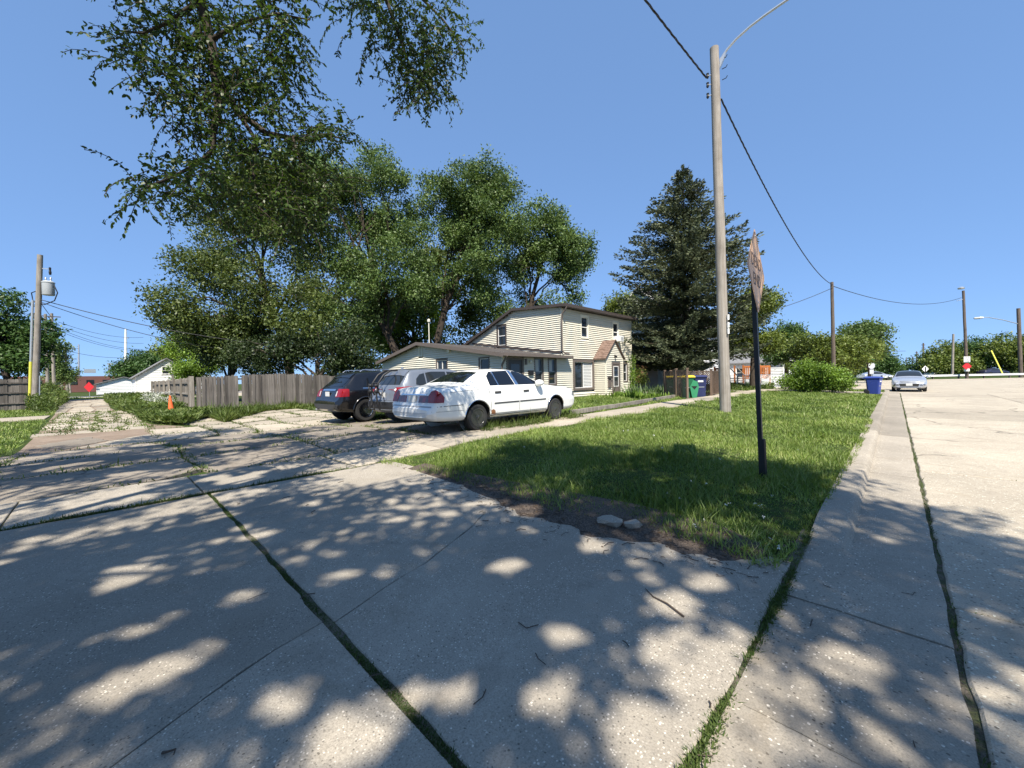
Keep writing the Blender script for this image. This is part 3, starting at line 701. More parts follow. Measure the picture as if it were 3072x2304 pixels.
# entry porch: small steep-gabled bump-out, front at x=-12.0
PX, PYa, PYb = -12.68, 21.36, 23.44
pm = (PYa + PYb) / 2
pw = MB(); pw.prism([(PYa, .1), (PYb, .1), (PYb, 2.66), (pm, 3.66), (PYa, 2.66)], (XF, 0, 0), Y_, Z_, X_, PX - XF - 0.005); pw.obj('porch_wall', M['cream'], hs)
ptop = lambda u: 2.66 + (1 - abs(u - 1.04) / 1.04) * 1.0
siding('siding', (PX, PYa, 0), Y_, X_, 2.08, ptop, lambda u: 0.2, M['cream'], hs, [(0.66, 1.74, 0.1, 2.36)])
siding('siding', (XF, PYa, 0), X_, -Y_, PX - XF, lambda u: 2.58, lambda u: 0.2, M['cream'], hs)
for s in (-1, 1):
    ye = PYa - 0.14 if s < 0 else PYb + 0.14
    roof_plate('porch_roof', [(PX + 0.12, ye, 2.56), (PX + 0.12, pm, 3.74), (XF + 0.03, pm, 3.74), (XF + 0.03, ye, 2.56)], 0.06, M['shingle_brown'], hs)
    # shingle courses on the slope
    a = Vector((0, ye, 2.56)); b = Vector((0, pm, 3.74))
    for i in range(10):
        p = a.lerp(b, i / 10.0); q = a.lerp(b, (i + 0.96) / 10.0); x = PX + 0.125; k = 0
        while x > XF + 0.06:
            x2 = max(XF + 0.05, x - random.uniform(0.24, 0.36))
            lift = 0.012 + 0.006 * random.random()
            mb = MB(); c = [Vector((x, p.y, p.z)), Vector((x2 + .006, p.y, p.z)), Vector((x2 + .006, q.y, q.z)), Vector((x, q.y, q.z))]
            dn = Vector((0, s * 0.72, 0.69))
            mb.add([c[0] + dn * lift, c[1] + dn * lift, c[2] + dn * .003, c[3] + dn * .003, c[0], c[1], c[2], c[3]], [(0, 1, 2, 3), (0, 1, 5, 4), (1, 2, 6, 5), (2, 3, 7, 6), (3, 0, 4, 7)])
            if s < 0: mb.obj('shingle', M['shingle_brown'], hs)
            x = x2
board((PX + 0.125, PYa - 0.15, 2.58), (PX + 0.125, pm, 3.77), 0.09, 0.025, X_, M['dark_trim']); board((PX + 0.125, pm, 3.77), (PX + 0.125, PYb + 0.15, 2.58), 0.09, 0.025, X_, M['dark_trim'])
for y in (PYa + .03, PYb - .03): MB().box((PX + 0.012, y, 1.42), (0.07, 0.08, 2.44)).obj('corner_post', M['cream_trim'], hs)
oP = Vector((PX, PYa, 0)); dr = MB()
for (a, b, c, d) in ((0.68, 0.82, 0.25, 2.34), (1.58, 1.72, 0.25, 2.34), (0.82, 1.58, 2.22, 2.34)): dr.prism([(a, c), (b, c), (b, d), (a, d)], oP - X_ * .03, U, Z_, X_, 0.07)
do = dr.obj('door', M['taupe_trim'], hs)
MB().prism([(0.82, 0.25), (1.58, 0.25), (1.58, 2.22), (0.82, 2.22)], oP - X_ * 0.02, U, Z_, X_, 0.04).obj('door_leaf', M['taupe_trim'], do)
for (c, d) in ((0.85, 1.42), (1.46, 2.05)):
    MB().prism([(0.94, c), (1.46, c), (1.46, d), (0.94, d)], oP + X_ * 0.022, U, Z_, X_, 0.005).obj('pane', M['glass'], do)
fr = MB()
for (a, b, c, d) in ((0.90, 0.94, 0.81, 2.09), (1.46, 1.50, 0.81, 2.09), (0.94, 1.46, 2.05, 2.09), (0.94, 1.46, 0.81, 0.85), (0.94, 1.46, 1.42, 1.46)): fr.prism([(a, c), (b, c), (b, d), (a, d)], oP + X_ * 0.02, U, Z_, X_, 0.018)
fr.obj('door_frame', M['white_trim'], do)
MB().box((PX + 0.10, PYa + 0.34, 1.40), (0.16, 0.40, 0.10)).obj('mailbox', M['dark_trim'], hs)
MB().box((PX + 0.07, PYa + 0.34, 1.05), (0.08, 0.34, 0.55)).obj('mailbox', M['taupe_trim'], hs)
ll = MB(); ll.box((PX + 0.05, pm, 2.72), (0.06, 0.1, 0.16)); ll.lathe([(0.03, 0), (0.07, 0.02), (0.07, 0.12), (0.02, 0.18)], (PX + 0.14, pm, 2.6), 'Z', 10); ll.obj('lantern', M['black_paint'], hs)
MB().box((PX + 0.35, pm, 0.22), (0.7, 1.5, 0.16)).obj('step', M['slab_light'], hs)

# ------------------------------------------------------------------ simple neighbour houses
def gable_house(name, label, x0, x1, y0, y1, eave, ridge, ridge_axis, wall, roofm, wins_y=(), wins_x=(), overhang=0.35, base=0.0, course=0.14):
    """house block; siding on the -y and +x faces (the seen ones). ridge_axis 'Y' -> gable faces -y"""
    t = thing(name, label, 'house' if 'garage' not in name else 'garage')
    W = x1 - x0; D = y1 - y0; wl = MB()
    if ridge_axis == 'Y':
        xm = (x0 + x1) / 2
        wl.prism([(x0, base), (x1 - .12, base), (x1 - .12, eave), (xm, ridge), (x0, eave)], (0, y0 + .12, 0), X_, Z_, Y_, D - .12)
        top = lambda u: eave + (ridge - eave) * (1 - abs(u - W / 2) / (W / 2)); topx = lambda u: eave
    else:
        ym = (y0 + y1) / 2
        wl.prism([(y0 + .12, base), (y1, base), (y1, eave), (ym, ridge), (y0 + .12, eave)], (x0, 0, 0), Y_, Z_, X_, W - .12)
        top = lambda u: eave; topx = lambda u: eave + (ridge - eave) * (1 - abs(u - D / 2) / (D / 2))
    wl.obj('wall', wall, t)
    hy = [(a - .1, b + .1, c - .1, d + .1) for a, b, c, d in wins_y]; hx = [(a - .1, b + .1, c - .1, d + .1) for a, b, c, d in wins_x]
    siding('siding', (x0, y0 - .003, 0), X_, -Y_, W, top, lambda u: base + .1, wall, t, hy, course=course)
    siding('siding', (x1 + .003, y0, 0), Y_, X_, D, topx, lambda u: base + .1, wall, t, hx, course=course)
    for a, b, c, d in wins_y: window(t, (x0, y0, 0), X_, -Y_, a, b, c, d, M['white_trim'], 0.1, 'H')
    for a, b, c, d in wins_x: window(t, (x1, y0, 0), Y_, X_, a, b, c, d, M['white_trim'], 0.1, 'H')
    o = overhang
    if ridge_axis == 'Y':
        sl = (ridge - eave) / (W / 2); ze = eave - o * sl
        for s in (-1, 1):
            xe = x0 - o if s < 0 else x1 + o
            roof_plate('roof', [(xe, y0 - o, ze + .14), (xm, y0 - o, ridge + .14), (xm, y1 + o, ridge + .14), (xe, y1 + o, ze + .14)], 0.12, roofm, t)
            mb = MB(); a = Vector((xe, y0 - o - .004, ze + .145)); b = Vector((xm, y0 - o - .004, ridge + .145)); dz = Vector((0, 0, .2)); n = Vector((0, -.03, 0))
            mb.add([a, b, b - dz, a - dz, a + n, b + n, b - dz + n, a - dz + n], [(0, 1, 2, 3), (4, 5, 6, 7), (0, 1, 5, 4), (3, 2, 6, 7), (0, 3, 7, 4), (1, 2, 6, 5)]); mb.obj('fascia', M['white_trim'], t)
    else:
        sl = (ridge - eave) / (D / 2); ze = eave - o * sl
        for s in (-1, 1):
            ye = y0 - o if s < 0 else y1 + o
            roof_plate('roof', [(x0 - o, ye, ze + .14), (x1 + o, ye, ze + .14), (x1 + o, ym, ridge + .14), (x0 - o, ym, ridge + .14)], 0.12, roofm, t)
    for (x, y) in ((x1 + .01, y0 - .01), (x0 - .01, y0 - .01)): MB().box((x, y, (base + eave) / 2), (.12, .12, eave - base - .05)).obj('corner_post', M['white_trim'], t)
    return t
wh = gable_house('white_house', 'white lap-sided two-storey house half hidden behind the spruce', -21.6, -12.6, 35.0, 45.0, 5.6, 9.6, 'Y', M['white_siding'], M['shingle_dark'],
    wins_y=[(0.55, 1.25, 3.95, 5.05), (1.50, 2.20, 3.95, 5.05), (4.1, 5.0, 0.9, 2.4), (6.6, 7.6, 1.2, 2.6)], wins_x=[(1.2, 2.1, 1.2, 2.6), (2.7, 3.6, 1.2, 2.6), (1.5, 2.4, 3.8, 5.0)], base=0.2)
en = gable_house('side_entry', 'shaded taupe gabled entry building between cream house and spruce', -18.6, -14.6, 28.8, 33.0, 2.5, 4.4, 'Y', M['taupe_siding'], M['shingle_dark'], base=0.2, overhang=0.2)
en['category'] = 'shed'
MB().box((-16.9, 28.77, 1.3), (0.85, 0.06, 2.1)).obj('door', M['black_paint'], en)
gable_house('bungalow', 'small white house with grey shingle roof beyond the orange play deck', -17.5, -10.2, 60.0, 69.0, 3.0, 5.6, 'X', M['white_siding'], M['shingle_grey'], wins_x=[(1.5, 2.6, 1.0, 2.2)], wins_y=[(2.0, 3.0, 1.0, 2.2), (4.4, 5.4, 1.0, 2.2)], course=0.2)
gable_house('gabled_house', 'white gabled house beyond the weathered fence on the alley', -86.5, -77.5, 3.4, 10.2, 2.7, 5.3, 'X', M['white_siding'], M['shingle_grey'], wins_x=[(2.9, 3.9, 3.1, 4.1), (1.6, 2.5, 0.9, 2.0)], course=0.25)
gable_house('garage', 'low white garage with shallow gable beside the far end of the alley', -106, -96, -0.5, 6.0, 1.8, 2.9, 'X', M['white_siding'], M['shingle_grey'], course=0.25)
# far brick works behind the cross street
bw = thing('brick_works', 'long low brick works at the far end of the alley', 'building')
MB().box((-170, -6, 2.1), (30, 20, 4.2)).obj('wall', plain('red_brick_far', (0.15, 0.065, 0.055), 0.9, 0.2, 1.0), bw)
MB().box((-170, 14, 2.2), (30, 20, 4.4)).obj('wall', plain('grey_panel_far', (0.42, 0.42, 0.42), 0.8, 0.1, 1.0), bw)
MB().box((-170, -24, 1.6), (30, 16, 3.2)).obj('wall', plain('tan_panel_far', (0.45, 0.38, 0.28), 0.8, 0.1, 1.0), bw)
for i in range(5): MB().box((-156, -2 + i * 5.2, 5.6 if i < 2 else 4.8), (1.6, 2.2, 1.0)).obj('roof_unit', M['steel'], bw)
for i in range(6): MB().box((-154.97, -14 + i * 3, 2.6), (0.08, 1.4, 1.2)).obj('window', M['glass'], bw)
fw = thing('far_white_building', 'white building partly seen under the trees behind the far stop sign', 'building')
MB().box((-16.5, 88, 2.4), (14, 8, 4.8)).obj('wall', M['white_siding'], fw); roof_plate('roof', [(-24, 83.5, 4.8), (-9, 83.5, 4.8), (-9, 92.5, 5.1), (-24, 92.5, 5.1)], .25, M['shingle_grey'], fw)
for i in range(4): MB().box((-21 + i * 3.2, 83.97, 2.3), (1.2, .08, 1.3)).obj('window', M['glass'], fw)
# ------------------------------------------------------------------ vehicles
def car_paint(name, col, metal=0.0, rough=0.3, dirt=0.15):
    t = NT(name); n = t.noise(2.5, 6, 0.7)
    c = t.mix(t.math('MULTIPLY', t.ramp(n, [(0.45, 0.0), (0.75, 1.0)]), dirt), col, tuple(k * 0.55 + 0.03 for k in col))
    t.set(Base_Color=c, Roughness=t.math('ADD', t.math('MULTIPLY', n, 0.2), rough - 0.08), Metallic=metal)
    t.b.inputs['Coat Weight'].default_value = 0.6; t.b.inputs['Coat Roughness'].default_value = 0.06; return t.m
M['paint_white'] = car_paint('white_car_paint', (0.80, 0.80, 0.765), 0.0, 0.4, 0.12)
M['paint_grey'] = car_paint('silver_grey_car_paint', (0.22, 0.24, 0.27), 0.5, 0.33, 0.15)
M['paint_black'] = car_paint('black_car_paint', (0.005, 0.005, 0.006), 0.0, 0.22, 0.03)
M['paint_silver'] = car_paint('silver_car_paint', (0.52, 0.55, 0.60), 0.6, 0.33, 0.1)
M['tint'] = glass('tinted_car_glass', (0.006, 0.008, 0.012), 0.02)
M['car_glass'] = glass('dark_car_glass', (0.018, 0.022, 0.026), 0.02)
M['chrome'] = plain('chrome', (0.75, 0.76, 0.78), 0.12, 0.03, 3, metal=1.0)
M['red_lens'] = plain('red_lamp_lens', (0.20, 0.004, 0.005), 0.2, 0.15, 9, coat=0.3)
M['dark_red_lens'] = plain('dark_red_lamp_lens', (0.09, 0.004, 0.005), 0.2, 0.15, 9, coat=0.8)
M['clear_lens'] = plain('clear_lamp_lens', (0.62, 0.60, 0.57), 0.15, 0.1, 9, coat=0.8)
M['head_lens'] = plain('headlamp_lens', (0.30, 0.32, 0.33), 0.08, 0.3, 14, coat=1.0)
M['seam'] = plain('panel_gap_dark', (0.03, 0.03, 0.03), 0.8, 0.1, 5)
M['rust'] = plain('rust_patch', (0.23, 0.10, 0.04), 0.9, 0.4, 30)
M['alloy_black'] = plain('black_alloy', (0.045, 0.045, 0.047), 0.22, 0.2, 6, coat=0.8)
M['alloy_silver'] = plain('silver_alloy', (0.62, 0.63, 0.65), 0.22, 0.1, 6, metal=0.9)
M['plate'] = plain('licence_plate', (0.62, 0.62, 0.60), 0.45, 0.08, 20)
M['plate_ink'] = plain('plate_ink', (0.03, 0.03, 0.05), 0.6, 0.1, 20)

def smooth_tab(tab, s, sig=2.0):
    y = np.interp(s, [p[0] for p in tab], [p[1] for p in tab]); k = max(1, int(3 * sig))
    w = np.exp(-0.5 * (np.arange(-k, k + 1) / sig) ** 2); w /= w.sum()
    return np.convolve(np.pad(y, k, mode='edge'), w, mode='valid')

class Car:
    """body lofted from rear (y=0) to front (y=L); local +Y forward, x right, z up"""
    def __init__(c, L, T, axles, r_arch, step=0.038, sig=2.0):
        c.L = L; e_ = np.linspace(0, .36, int(.36 / (step * .36)) + 1); s = np.unique(np.round(np.concatenate([e_, np.arange(.36, L - .36, step), L - e_]), 4)); N = len(s); c.s = s
        g = {k: smooth_tab(v, s, sig) for k, v in T.items()}; c.g = g
        nd = (2, 5, 12, 10, 3, 14, 5, 5)
        rings = []
        for i in range(N):
            zb, ws, zs, zt_, wt = (g[k][i] for k in ('zb', 'ws', 'zs', 'zt', 'wt'))
            zs = min(zs, zt_ - 0.035); wsh = ws * 0.965; wt = min(wt, wsh - 0.02)
            ze = max(zs + 0.02, zt_ - g['crown'][i])
            C = [(0, zb), (ws * .86, zb), (ws * .975, zb + .10), (ws, zb + (zs - zb) * .55), (wsh, zs), (wsh - .025, min(zs + .03, ze)), (wt, ze), (wt * .6, zt_ - (zt_ - ze) * .28), (0, zt_)]
            p = []
            for (a, b), k in zip(zip(C[:-1], C[1:]), nd):
                for j in range(k): f = j / k; p.append((a[0] + (b[0] - a[0]) * f, a[1] + (b[1] - a[1]) * f))
            p.append(C[-1]); p = np.array(p)
            for _ in range(2): p[1:-1] = 0.25 * p[:-2] + 0.5 * p[1:-1] + 0.25 * p[2:]
            rings.append(p)
        rings = np.array(rings); K = rings.shape[1]
        V = []; 
        for sg in (1, -1):
            V.append(np.stack([sg * rings[:, :, 0], np.repeat(s[:, None], K, 1), rings[:, :, 1]], -1))
        keep_all = []; verts = np.concatenate([V[0].reshape(-1, 3), V[1].reshape(-1, 3)])
        faces = []
        # snap the vertices inside a wheel arch that touch its rim onto the circle
        inside = np.zeros(len(verts), bool)
        for (ya, za) in axles:
            d = np.hypot(verts[:, 1] - ya, verts[:, 2] - za)
            side = np.abs(verts[:, 0]) > 0.62
            inside |= (d < r_arch) & side
        for k in range(2):
            o = k * N * K; I = np.arange(N * K).reshape(N, K) + o
            q = np.stack([I[:-1, :-1], I[1:, :-1], I[1:, 1:], I[:-1, 1:]], -1).reshape(-1, 4)
            if k == 0: q = q[:, ::-1]
            cnt = inside[q].sum(1); q = q[cnt < 4]; faces.append(q)
        faces = np.concatenate(faces)
        used = np.zeros(len(verts), bool); used[faces.ravel()] = True
        for (ya, za) in axles:
            dy = verts[:, 1] - ya; dz = verts[:, 2] - za; d = np.hypot(dy, dz)
            m = (d < r_arch) & (np.abs(verts[:, 0]) > 0.62) & used & (d > 1e-3)
            verts[m, 1] = ya + dy[m] / d[m] * r_arch; verts[m, 2] = za + dz[m] / d[m] * r_arch
        F = [tuple(f) for f in faces]
        for row in (0, N - 1):
            lp = [row * K + j for j in range(K)] + [N * K + row * K + j for j in range(K - 2, 0, -1)]
            F.append(tuple(lp))
        bm = bmesh.new(); bv = [bm.verts.new(v) for v in verts]
        for f in F:
            try: bm.faces.new([bv[i] for i in f])
            except ValueError: pass
        bmesh.ops.remove_doubles(bm, verts=bm.verts, dist=1e-4)
        bmesh.ops.delete(bm, geom=[v for v in bm.verts if not v.link_faces], context='VERTS')
        bmesh.ops.recalc_face_normals(bm, faces=bm.faces)
        me = bpy.data.meshes.new('body'); bm.to_mesh(me); c.bvh = BVHTree.FromBMesh(bm); bm.free()
        me.polygons.foreach_set('use_smooth', [True] * len(me.polygons)); me.set_sharp_from_angle(angle=R(38)); c.me = me
    def hit(c, p, axis):
        """project a 2D point on the body: side 'R'/'L' (y,z); rear 'B' / front 'F' (x,z); top 'T' (x,y)"""
        if axis in 'RL':
            sg = 1 if axis == 'R' else -1; o = Vector((3 * sg, p[0], p[1])); d = Vector((-sg, 0, 0))
        elif axis == 'B': o = Vector((p[0], -3, p[1])); d = Vector((0, 1, 0))
        elif axis in 'PQ':      # rear corner, seen along the diagonal: (distance round the corner, z)
            sg = 1 if axis == 'P' else -1; o = Vector((sg * .86, .16, 0)) + Vector((sg * .7071, .7071, 0)) * p[0] + Vector((sg * .7071, -.7071, 0)) * 2; o.z = p[1]; d = Vector((-sg * .7071, .7071, 0))
        elif axis == 'F': o = Vector((p[0], c.L + 3, p[1])); d = Vector((0, -1, 0))
        else: o = Vector((p[0], p[1], 5)); d = Vector((0, 0, -1))
        h = c.bvh.ray_cast(o, d)
        if h[0] is None: h = c.bvh.find_nearest(o + d * (2.1 if axis in 'RL' else 3.2))
        n = h[1]
        if n.dot(d) > 0: n = -n
        return h[0], n
    def patch(c, name, poly, axis, mat, parent, off=0.006, res=0.08):
        """thin panel (glass, lamp, plate) lying on the body"""
        bm = bmesh.new(); f = bm.faces.new([bm.verts.new((p[0], p[1], 0)) for p in poly])
        xs_ = [p[0] for p in poly]; ys_ = [p[1] for p in poly]
        for a, b, nn in ((min(xs_), max(xs_), (1, 0, 0)), (min(ys_), max(ys_), (0, 1, 0))):
            k = int((b - a) / res) + 1
            for i in range(1, k):
                q = a + (b - a) * i / k; bmesh.ops.bisect_plane(bm, geom=bm.verts[:] + bm.edges[:] + bm.faces[:], plane_co=(q, 0, 0) if nn[0] else (0, q, 0), plane_no=nn)
        rim = set(v for e in bm.edges if len(e.link_faces) == 1 for v in e.verts); nrm = {}
        for v in bm.verts:
            h, n = c.hit((v.co.x, v.co.y), axis); nrm[v] = n; v.co = h + n * off
        bmesh.ops.recalc_face_normals(bm, faces=bm.faces)
        ex = bmesh.ops.extrude_edge_only(bm, edges=[e for e in bm.edges if len(e.link_faces) == 1])
        src = {tuple(v.co): nrm[v] for v in rim}
        for v in ex['geom']:
            if isinstance(v, bmesh.types.BMVert):
                n = src.get(tuple(v.co)); v.co -= (n or Vector((0, 0, 0))) * (off + 0.003)
        bmesh.ops.recalc_face_normals(bm, faces=bm.faces)
        me = bpy.data.meshes.new(name); bm.to_mesh(me); bm.free(); me.materials.append(mat)
        me.polygons.foreach_set('use_smooth', [True] * len(me.polygons)); me.set_sharp_from_angle(angle=R(35))
        return link(name, me, parent)
    def strip(c, name, pts, axis, w, mat, parent, off=0.002):
        """narrow line on the body (panel gap, rubbing strip)"""
        mb = MB(); P = []
        D = []
        for a, b in zip(pts[:-1], pts[1:]):
            k = max(1, int(math.dist(a, b) / 0.06))
            for i in range(k): D.append((a[0] + (b[0] - a[0]) * i / k, a[1] + (b[1] - a[1]) * i / k))
        D.append(pts[-1]); prev = None
        for i, p in enumerate(D):
            a, b = D[max(0, i - 1)], D[min(len(D) - 1, i + 1)]; dx, dy = b[0] - a[0], b[1] - a[1]; l = math.hypot(dx, dy) or 1
            nx_, ny_ = -dy / l * w / 2, dx / l * w / 2
            for sgn in (1, -1):
                h, n = c.hit((p[0] + nx_ * sgn, p[1] + ny_ * sgn), axis); mb.v.append(tuple(h + n * off))
        for i in range(len(D) - 1): mb.f.append((2 * i, 2 * i + 1, 2 * i + 3, 2 * i + 2)); mb.m.append(0)
        return mb.obj(name, mat, parent, smooth=60)

def wheel_meshes(r, w, rim_r, spokes, rim_mat, style='thin'):
    """axis along x, outer face at +x"""
    ty = MB(); prof = [(rim_r, -w / 2 + .01), (rim_r + .02, -w / 2), (r * .93, -w / 2 + .004), (r * .985, -w / 2 + .03), (r, -w / 2 + .05), (r, w / 2 - .05), (r * .985, w / 2 - .03), (r * .93, w / 2 - .004), (rim_r + .02, w / 2), (rim_r, w / 2 - .01)]
    ty.lathe(prof, (0, 0, 0), 'X', 40, closed=True)
    for i in range(60):     # tread blocks
        a = 2 * math.pi * i / 60; ty.box((0, math.cos(a) * (r + .001), math.sin(a) * (r + .001)), (w * .7, r * .07, .008), mat=Matrix.Rotation(a - math.pi / 2, 3, 'X'))
    tm = ty.mesh('tyre', M['rubber']); tm.polygons.foreach_set('use_smooth', [True] * len(tm.polygons)); tm.set_sharp_from_angle(angle=R(40))
    hb = MB(); hb.lathe([(rim_r, -w / 2 + .02), (rim_r * .97, -w / 2 + .03), (rim_r * .95, w * .1), (0.0, w * .1)], (0, 0, 0), 'X', 32)
    hm = hb.mesh('wheel', M['well'])
    rm = MB(); x0 = w / 2
    rm.lathe([(rim_r + .012, x0 - .012), (rim_r + .012, x0 + .004), (rim_r - .012, x0 + .004), (rim_r - .02, x0 - .03), (rim_r - .02, x0 - .06)], (0, 0, 0), 'X', 40)
    rm.lathe([(rim_r * .24, x0 - .06), (rim_r * .24, x0 - .012), (rim_r * .12, x0 - .004), (0, x0 - .004)], (0, 0, 0), 'X', 18)
    for i in range(spokes):
        a = 2 * math.pi * i / spokes
        for da in ((-.10, .10) if style == 'twin' else (0,)):
            p = Vector((x0 - .03, math.cos(a) * rim_r * .2, math.sin(a) * rim_r * .2)); q = Vector((x0 - .012, math.cos(a + da) * (rim_r - .012), math.sin(a + da) * (rim_r - .012)))
            d = q - p; u = d.normalized(); sidev = u.cross(Vector((1, 0, 0))).normalized(); wi = rim_r * (0.075 if style == 'thin' else 0.06); wo = rim_r * .045 if style == 'thin' else rim_r * .07
            P = [p - sidev * wi, p + sidev * wi, q + sidev * wo, q - sidev * wo]; B = [k - Vector((.03, 0, 0)) for k in P]
            rm.add(P + B, [(0, 1, 2, 3), (0, 1, 5, 4), (2, 3, 7, 6), (1, 2, 6, 5), (3, 0, 4, 7)])
    for i in range(5):
        a = 2 * math.pi * (i + .5) / 5; rm.lathe([(.012, x0 - .02), (.012, x0 - .002), (0, x0 - .002)], (0, math.cos(a) * rim_r * .16, math.sin(a) * rim_r * .16), 'X', 8)
    me = rm.mesh('rim', rim_mat)
    bm = bmesh.new(); bm.from_mesh(me); bmesh.ops.recalc_face_normals(bm, faces=bm.faces); bm.to_mesh(me); bm.free()
    return hm, tm, me
def add_wheels(t, axles, halfw, r, w, ms):
    for (ya, za) in axles:
        for sg in (1, -1):
            o = link('wheel', ms[0], t, (sg * (halfw - w / 2 - .02), ya, r), 0 if sg > 0 else math.pi)
            link('tyre', ms[1], o); link('rim', ms[2], o)
def wheel_wells(t, axles, halfw, r_arch):
    for (ya, za) in axles:
        for sg in (1, -1):
            mb = MB(); n = 20; A = []
            for i in range(n + 1):
                a = -0.15 + (math.pi + .3) * i / n; A.append((ya + math.cos(a) * (r_arch + .006), za + math.sin(a) * (r_arch + .006)))
            for x in (halfw * .99, 0.55):
                for p in A: mb.v.append((sg * min(x, halfw - .035), p[0], p[1]))
            k = n + 1
            for i in range(n): mb.f.append((i, i + 1, k + i + 1, k + i)); mb.m.append(0)
            mb.f.append(tuple(k + i for i in range(k))); mb.m.append(0)
            mb.obj('wheel_well', M['well'], t)
def arch_lip(t, car, ya, za, r_arch, mat, sg, a0=0.1, a1=math.pi - .1, rad=0.012):
    pts = []
    for i in range(25):
        a = a0 + (a1 - a0) * i / 24; h, n = car.hit((ya + math.cos(a) * (r_arch + .012), za + math.sin(a) * (r_arch + .012)), 'R' if sg > 0 else 'L'); pts.append(h + n * .004)
    MB().tube(pts, rad, 6).obj('arch_trim', mat, t, smooth=60)
def mirror_part(t, x, y, z, mat, sg=1):
    mb = MB()
    mb.lathe([(0.0, -.10), (.055, -.095), (.085, -.05), (.09, 0), (.08, .06), (.045, .10), (0, .11)], (sg * x, y, z), 'Y', 16)
    for i in range(len(mb.v)):
        vx, vy, vz = mb.v[i]; mb.v[i] = (sg * x + (vx - sg * x) * 1.35, vy, vz)
    o = mb.obj('mirror', mat, t, smooth=60)
    MB().bar((sg * (x - .16), y + .03, z - .06), (sg * (x - .02), y, z - .03), .05, .04).obj('mirror_arm', M['plastic_black'], o)
    return o
def plate_part(t, car, x, z, axis, txt, w=.305, h=.152, y_off=.02):
    p, n = car.hit((x, z), axis); sg = 1 if axis == 'B' else -1
    mb = MB(); yy = p.y - sg * (.03); mb.box((x, yy, z), (w, .008, h)); o = mb.obj('licence_plate', M['plate'], t)
    if txt:
        me = text_mesh(txt, h * .62, M['plate_ink'], .001); l = link('lettering', me, o); l.location = (x, yy - sg * .006, z); l.rotation_euler = (R(90), 0, 0 if axis == 'B' else math.pi)
    return o

# ---- white sedan
S = 1.035
axS = [(1.22, .315), (4.12, .315)]
T = dict(
    zb=[(0, .36), (.15, .27), (.6, .24), (4.6, .22), (5.0, .24), (5.30, .34), (5.36, .40)],
    ws=[(0, .70), (.03, .80), (.10, .90), (.25, .955), (.6, .985), (2.7, .99), (4.4, .985), (4.9, .955), (5.15, .88), (5.30, .76), (5.36, .66)],
    zs=[(0, .50), (.10, .60), (.125, .82), (.2, .88), (.35, .91), (1.2, .955), (2.6, .955), (3.9, .945), (4.6, .89), (5.05, .79), (5.25, .66), (5.36, .5)],
    zt=[(0, .55), (.05, .62), (.10, .655), (.115, .70), (.135, .93), (.17, .99), (.26, 1.03), (.40, 1.05), (.8, 1.075), (.94, 1.085), (1.28, 1.26), (1.60, 1.395), (1.85, 1.43), (2.4, 1.45), (2.8, 1.435), (3.1, 1.36), (3.5, 1.17), (3.82, 1.035), (4.0, 1.01), (4.6, .965), (4.95, .90), (5.15, .82), (5.28, .70), (5.36, .56)],
    wt=[(0, .62), (.12, .76), (.2, .82), (.5, .85), (.95, .86), (1.62, .60), (2.9, .60), (3.2, .65), (3.78, .80), (4.9, .76), (5.36, .5)],
    crown=[(0, .04), (.3, .05), (1.1, .04), (1.8, .05), (3.2, .05), (3.9, .05), (5.36, .06)])
car = Car(5.36, T, axS, .375)
sed = thing('sedan', 'white sedan with black wheels parked nearest the grass beside the house', 'car')
car.me.materials.append(M['paint_white']); link('body', car.me, sed)
wheel_wells(sed, axS, .985, .375); ms = wheel_meshes(.30, .21, .205, 12, M['alloy_black']); add_wheels(sed, axS, .985, .30, .21, ms)
und = MB(); und.box((0, 2.65, .30), (1.35, 4.7, .12)); und.obj('underbody', M['well'], sed)
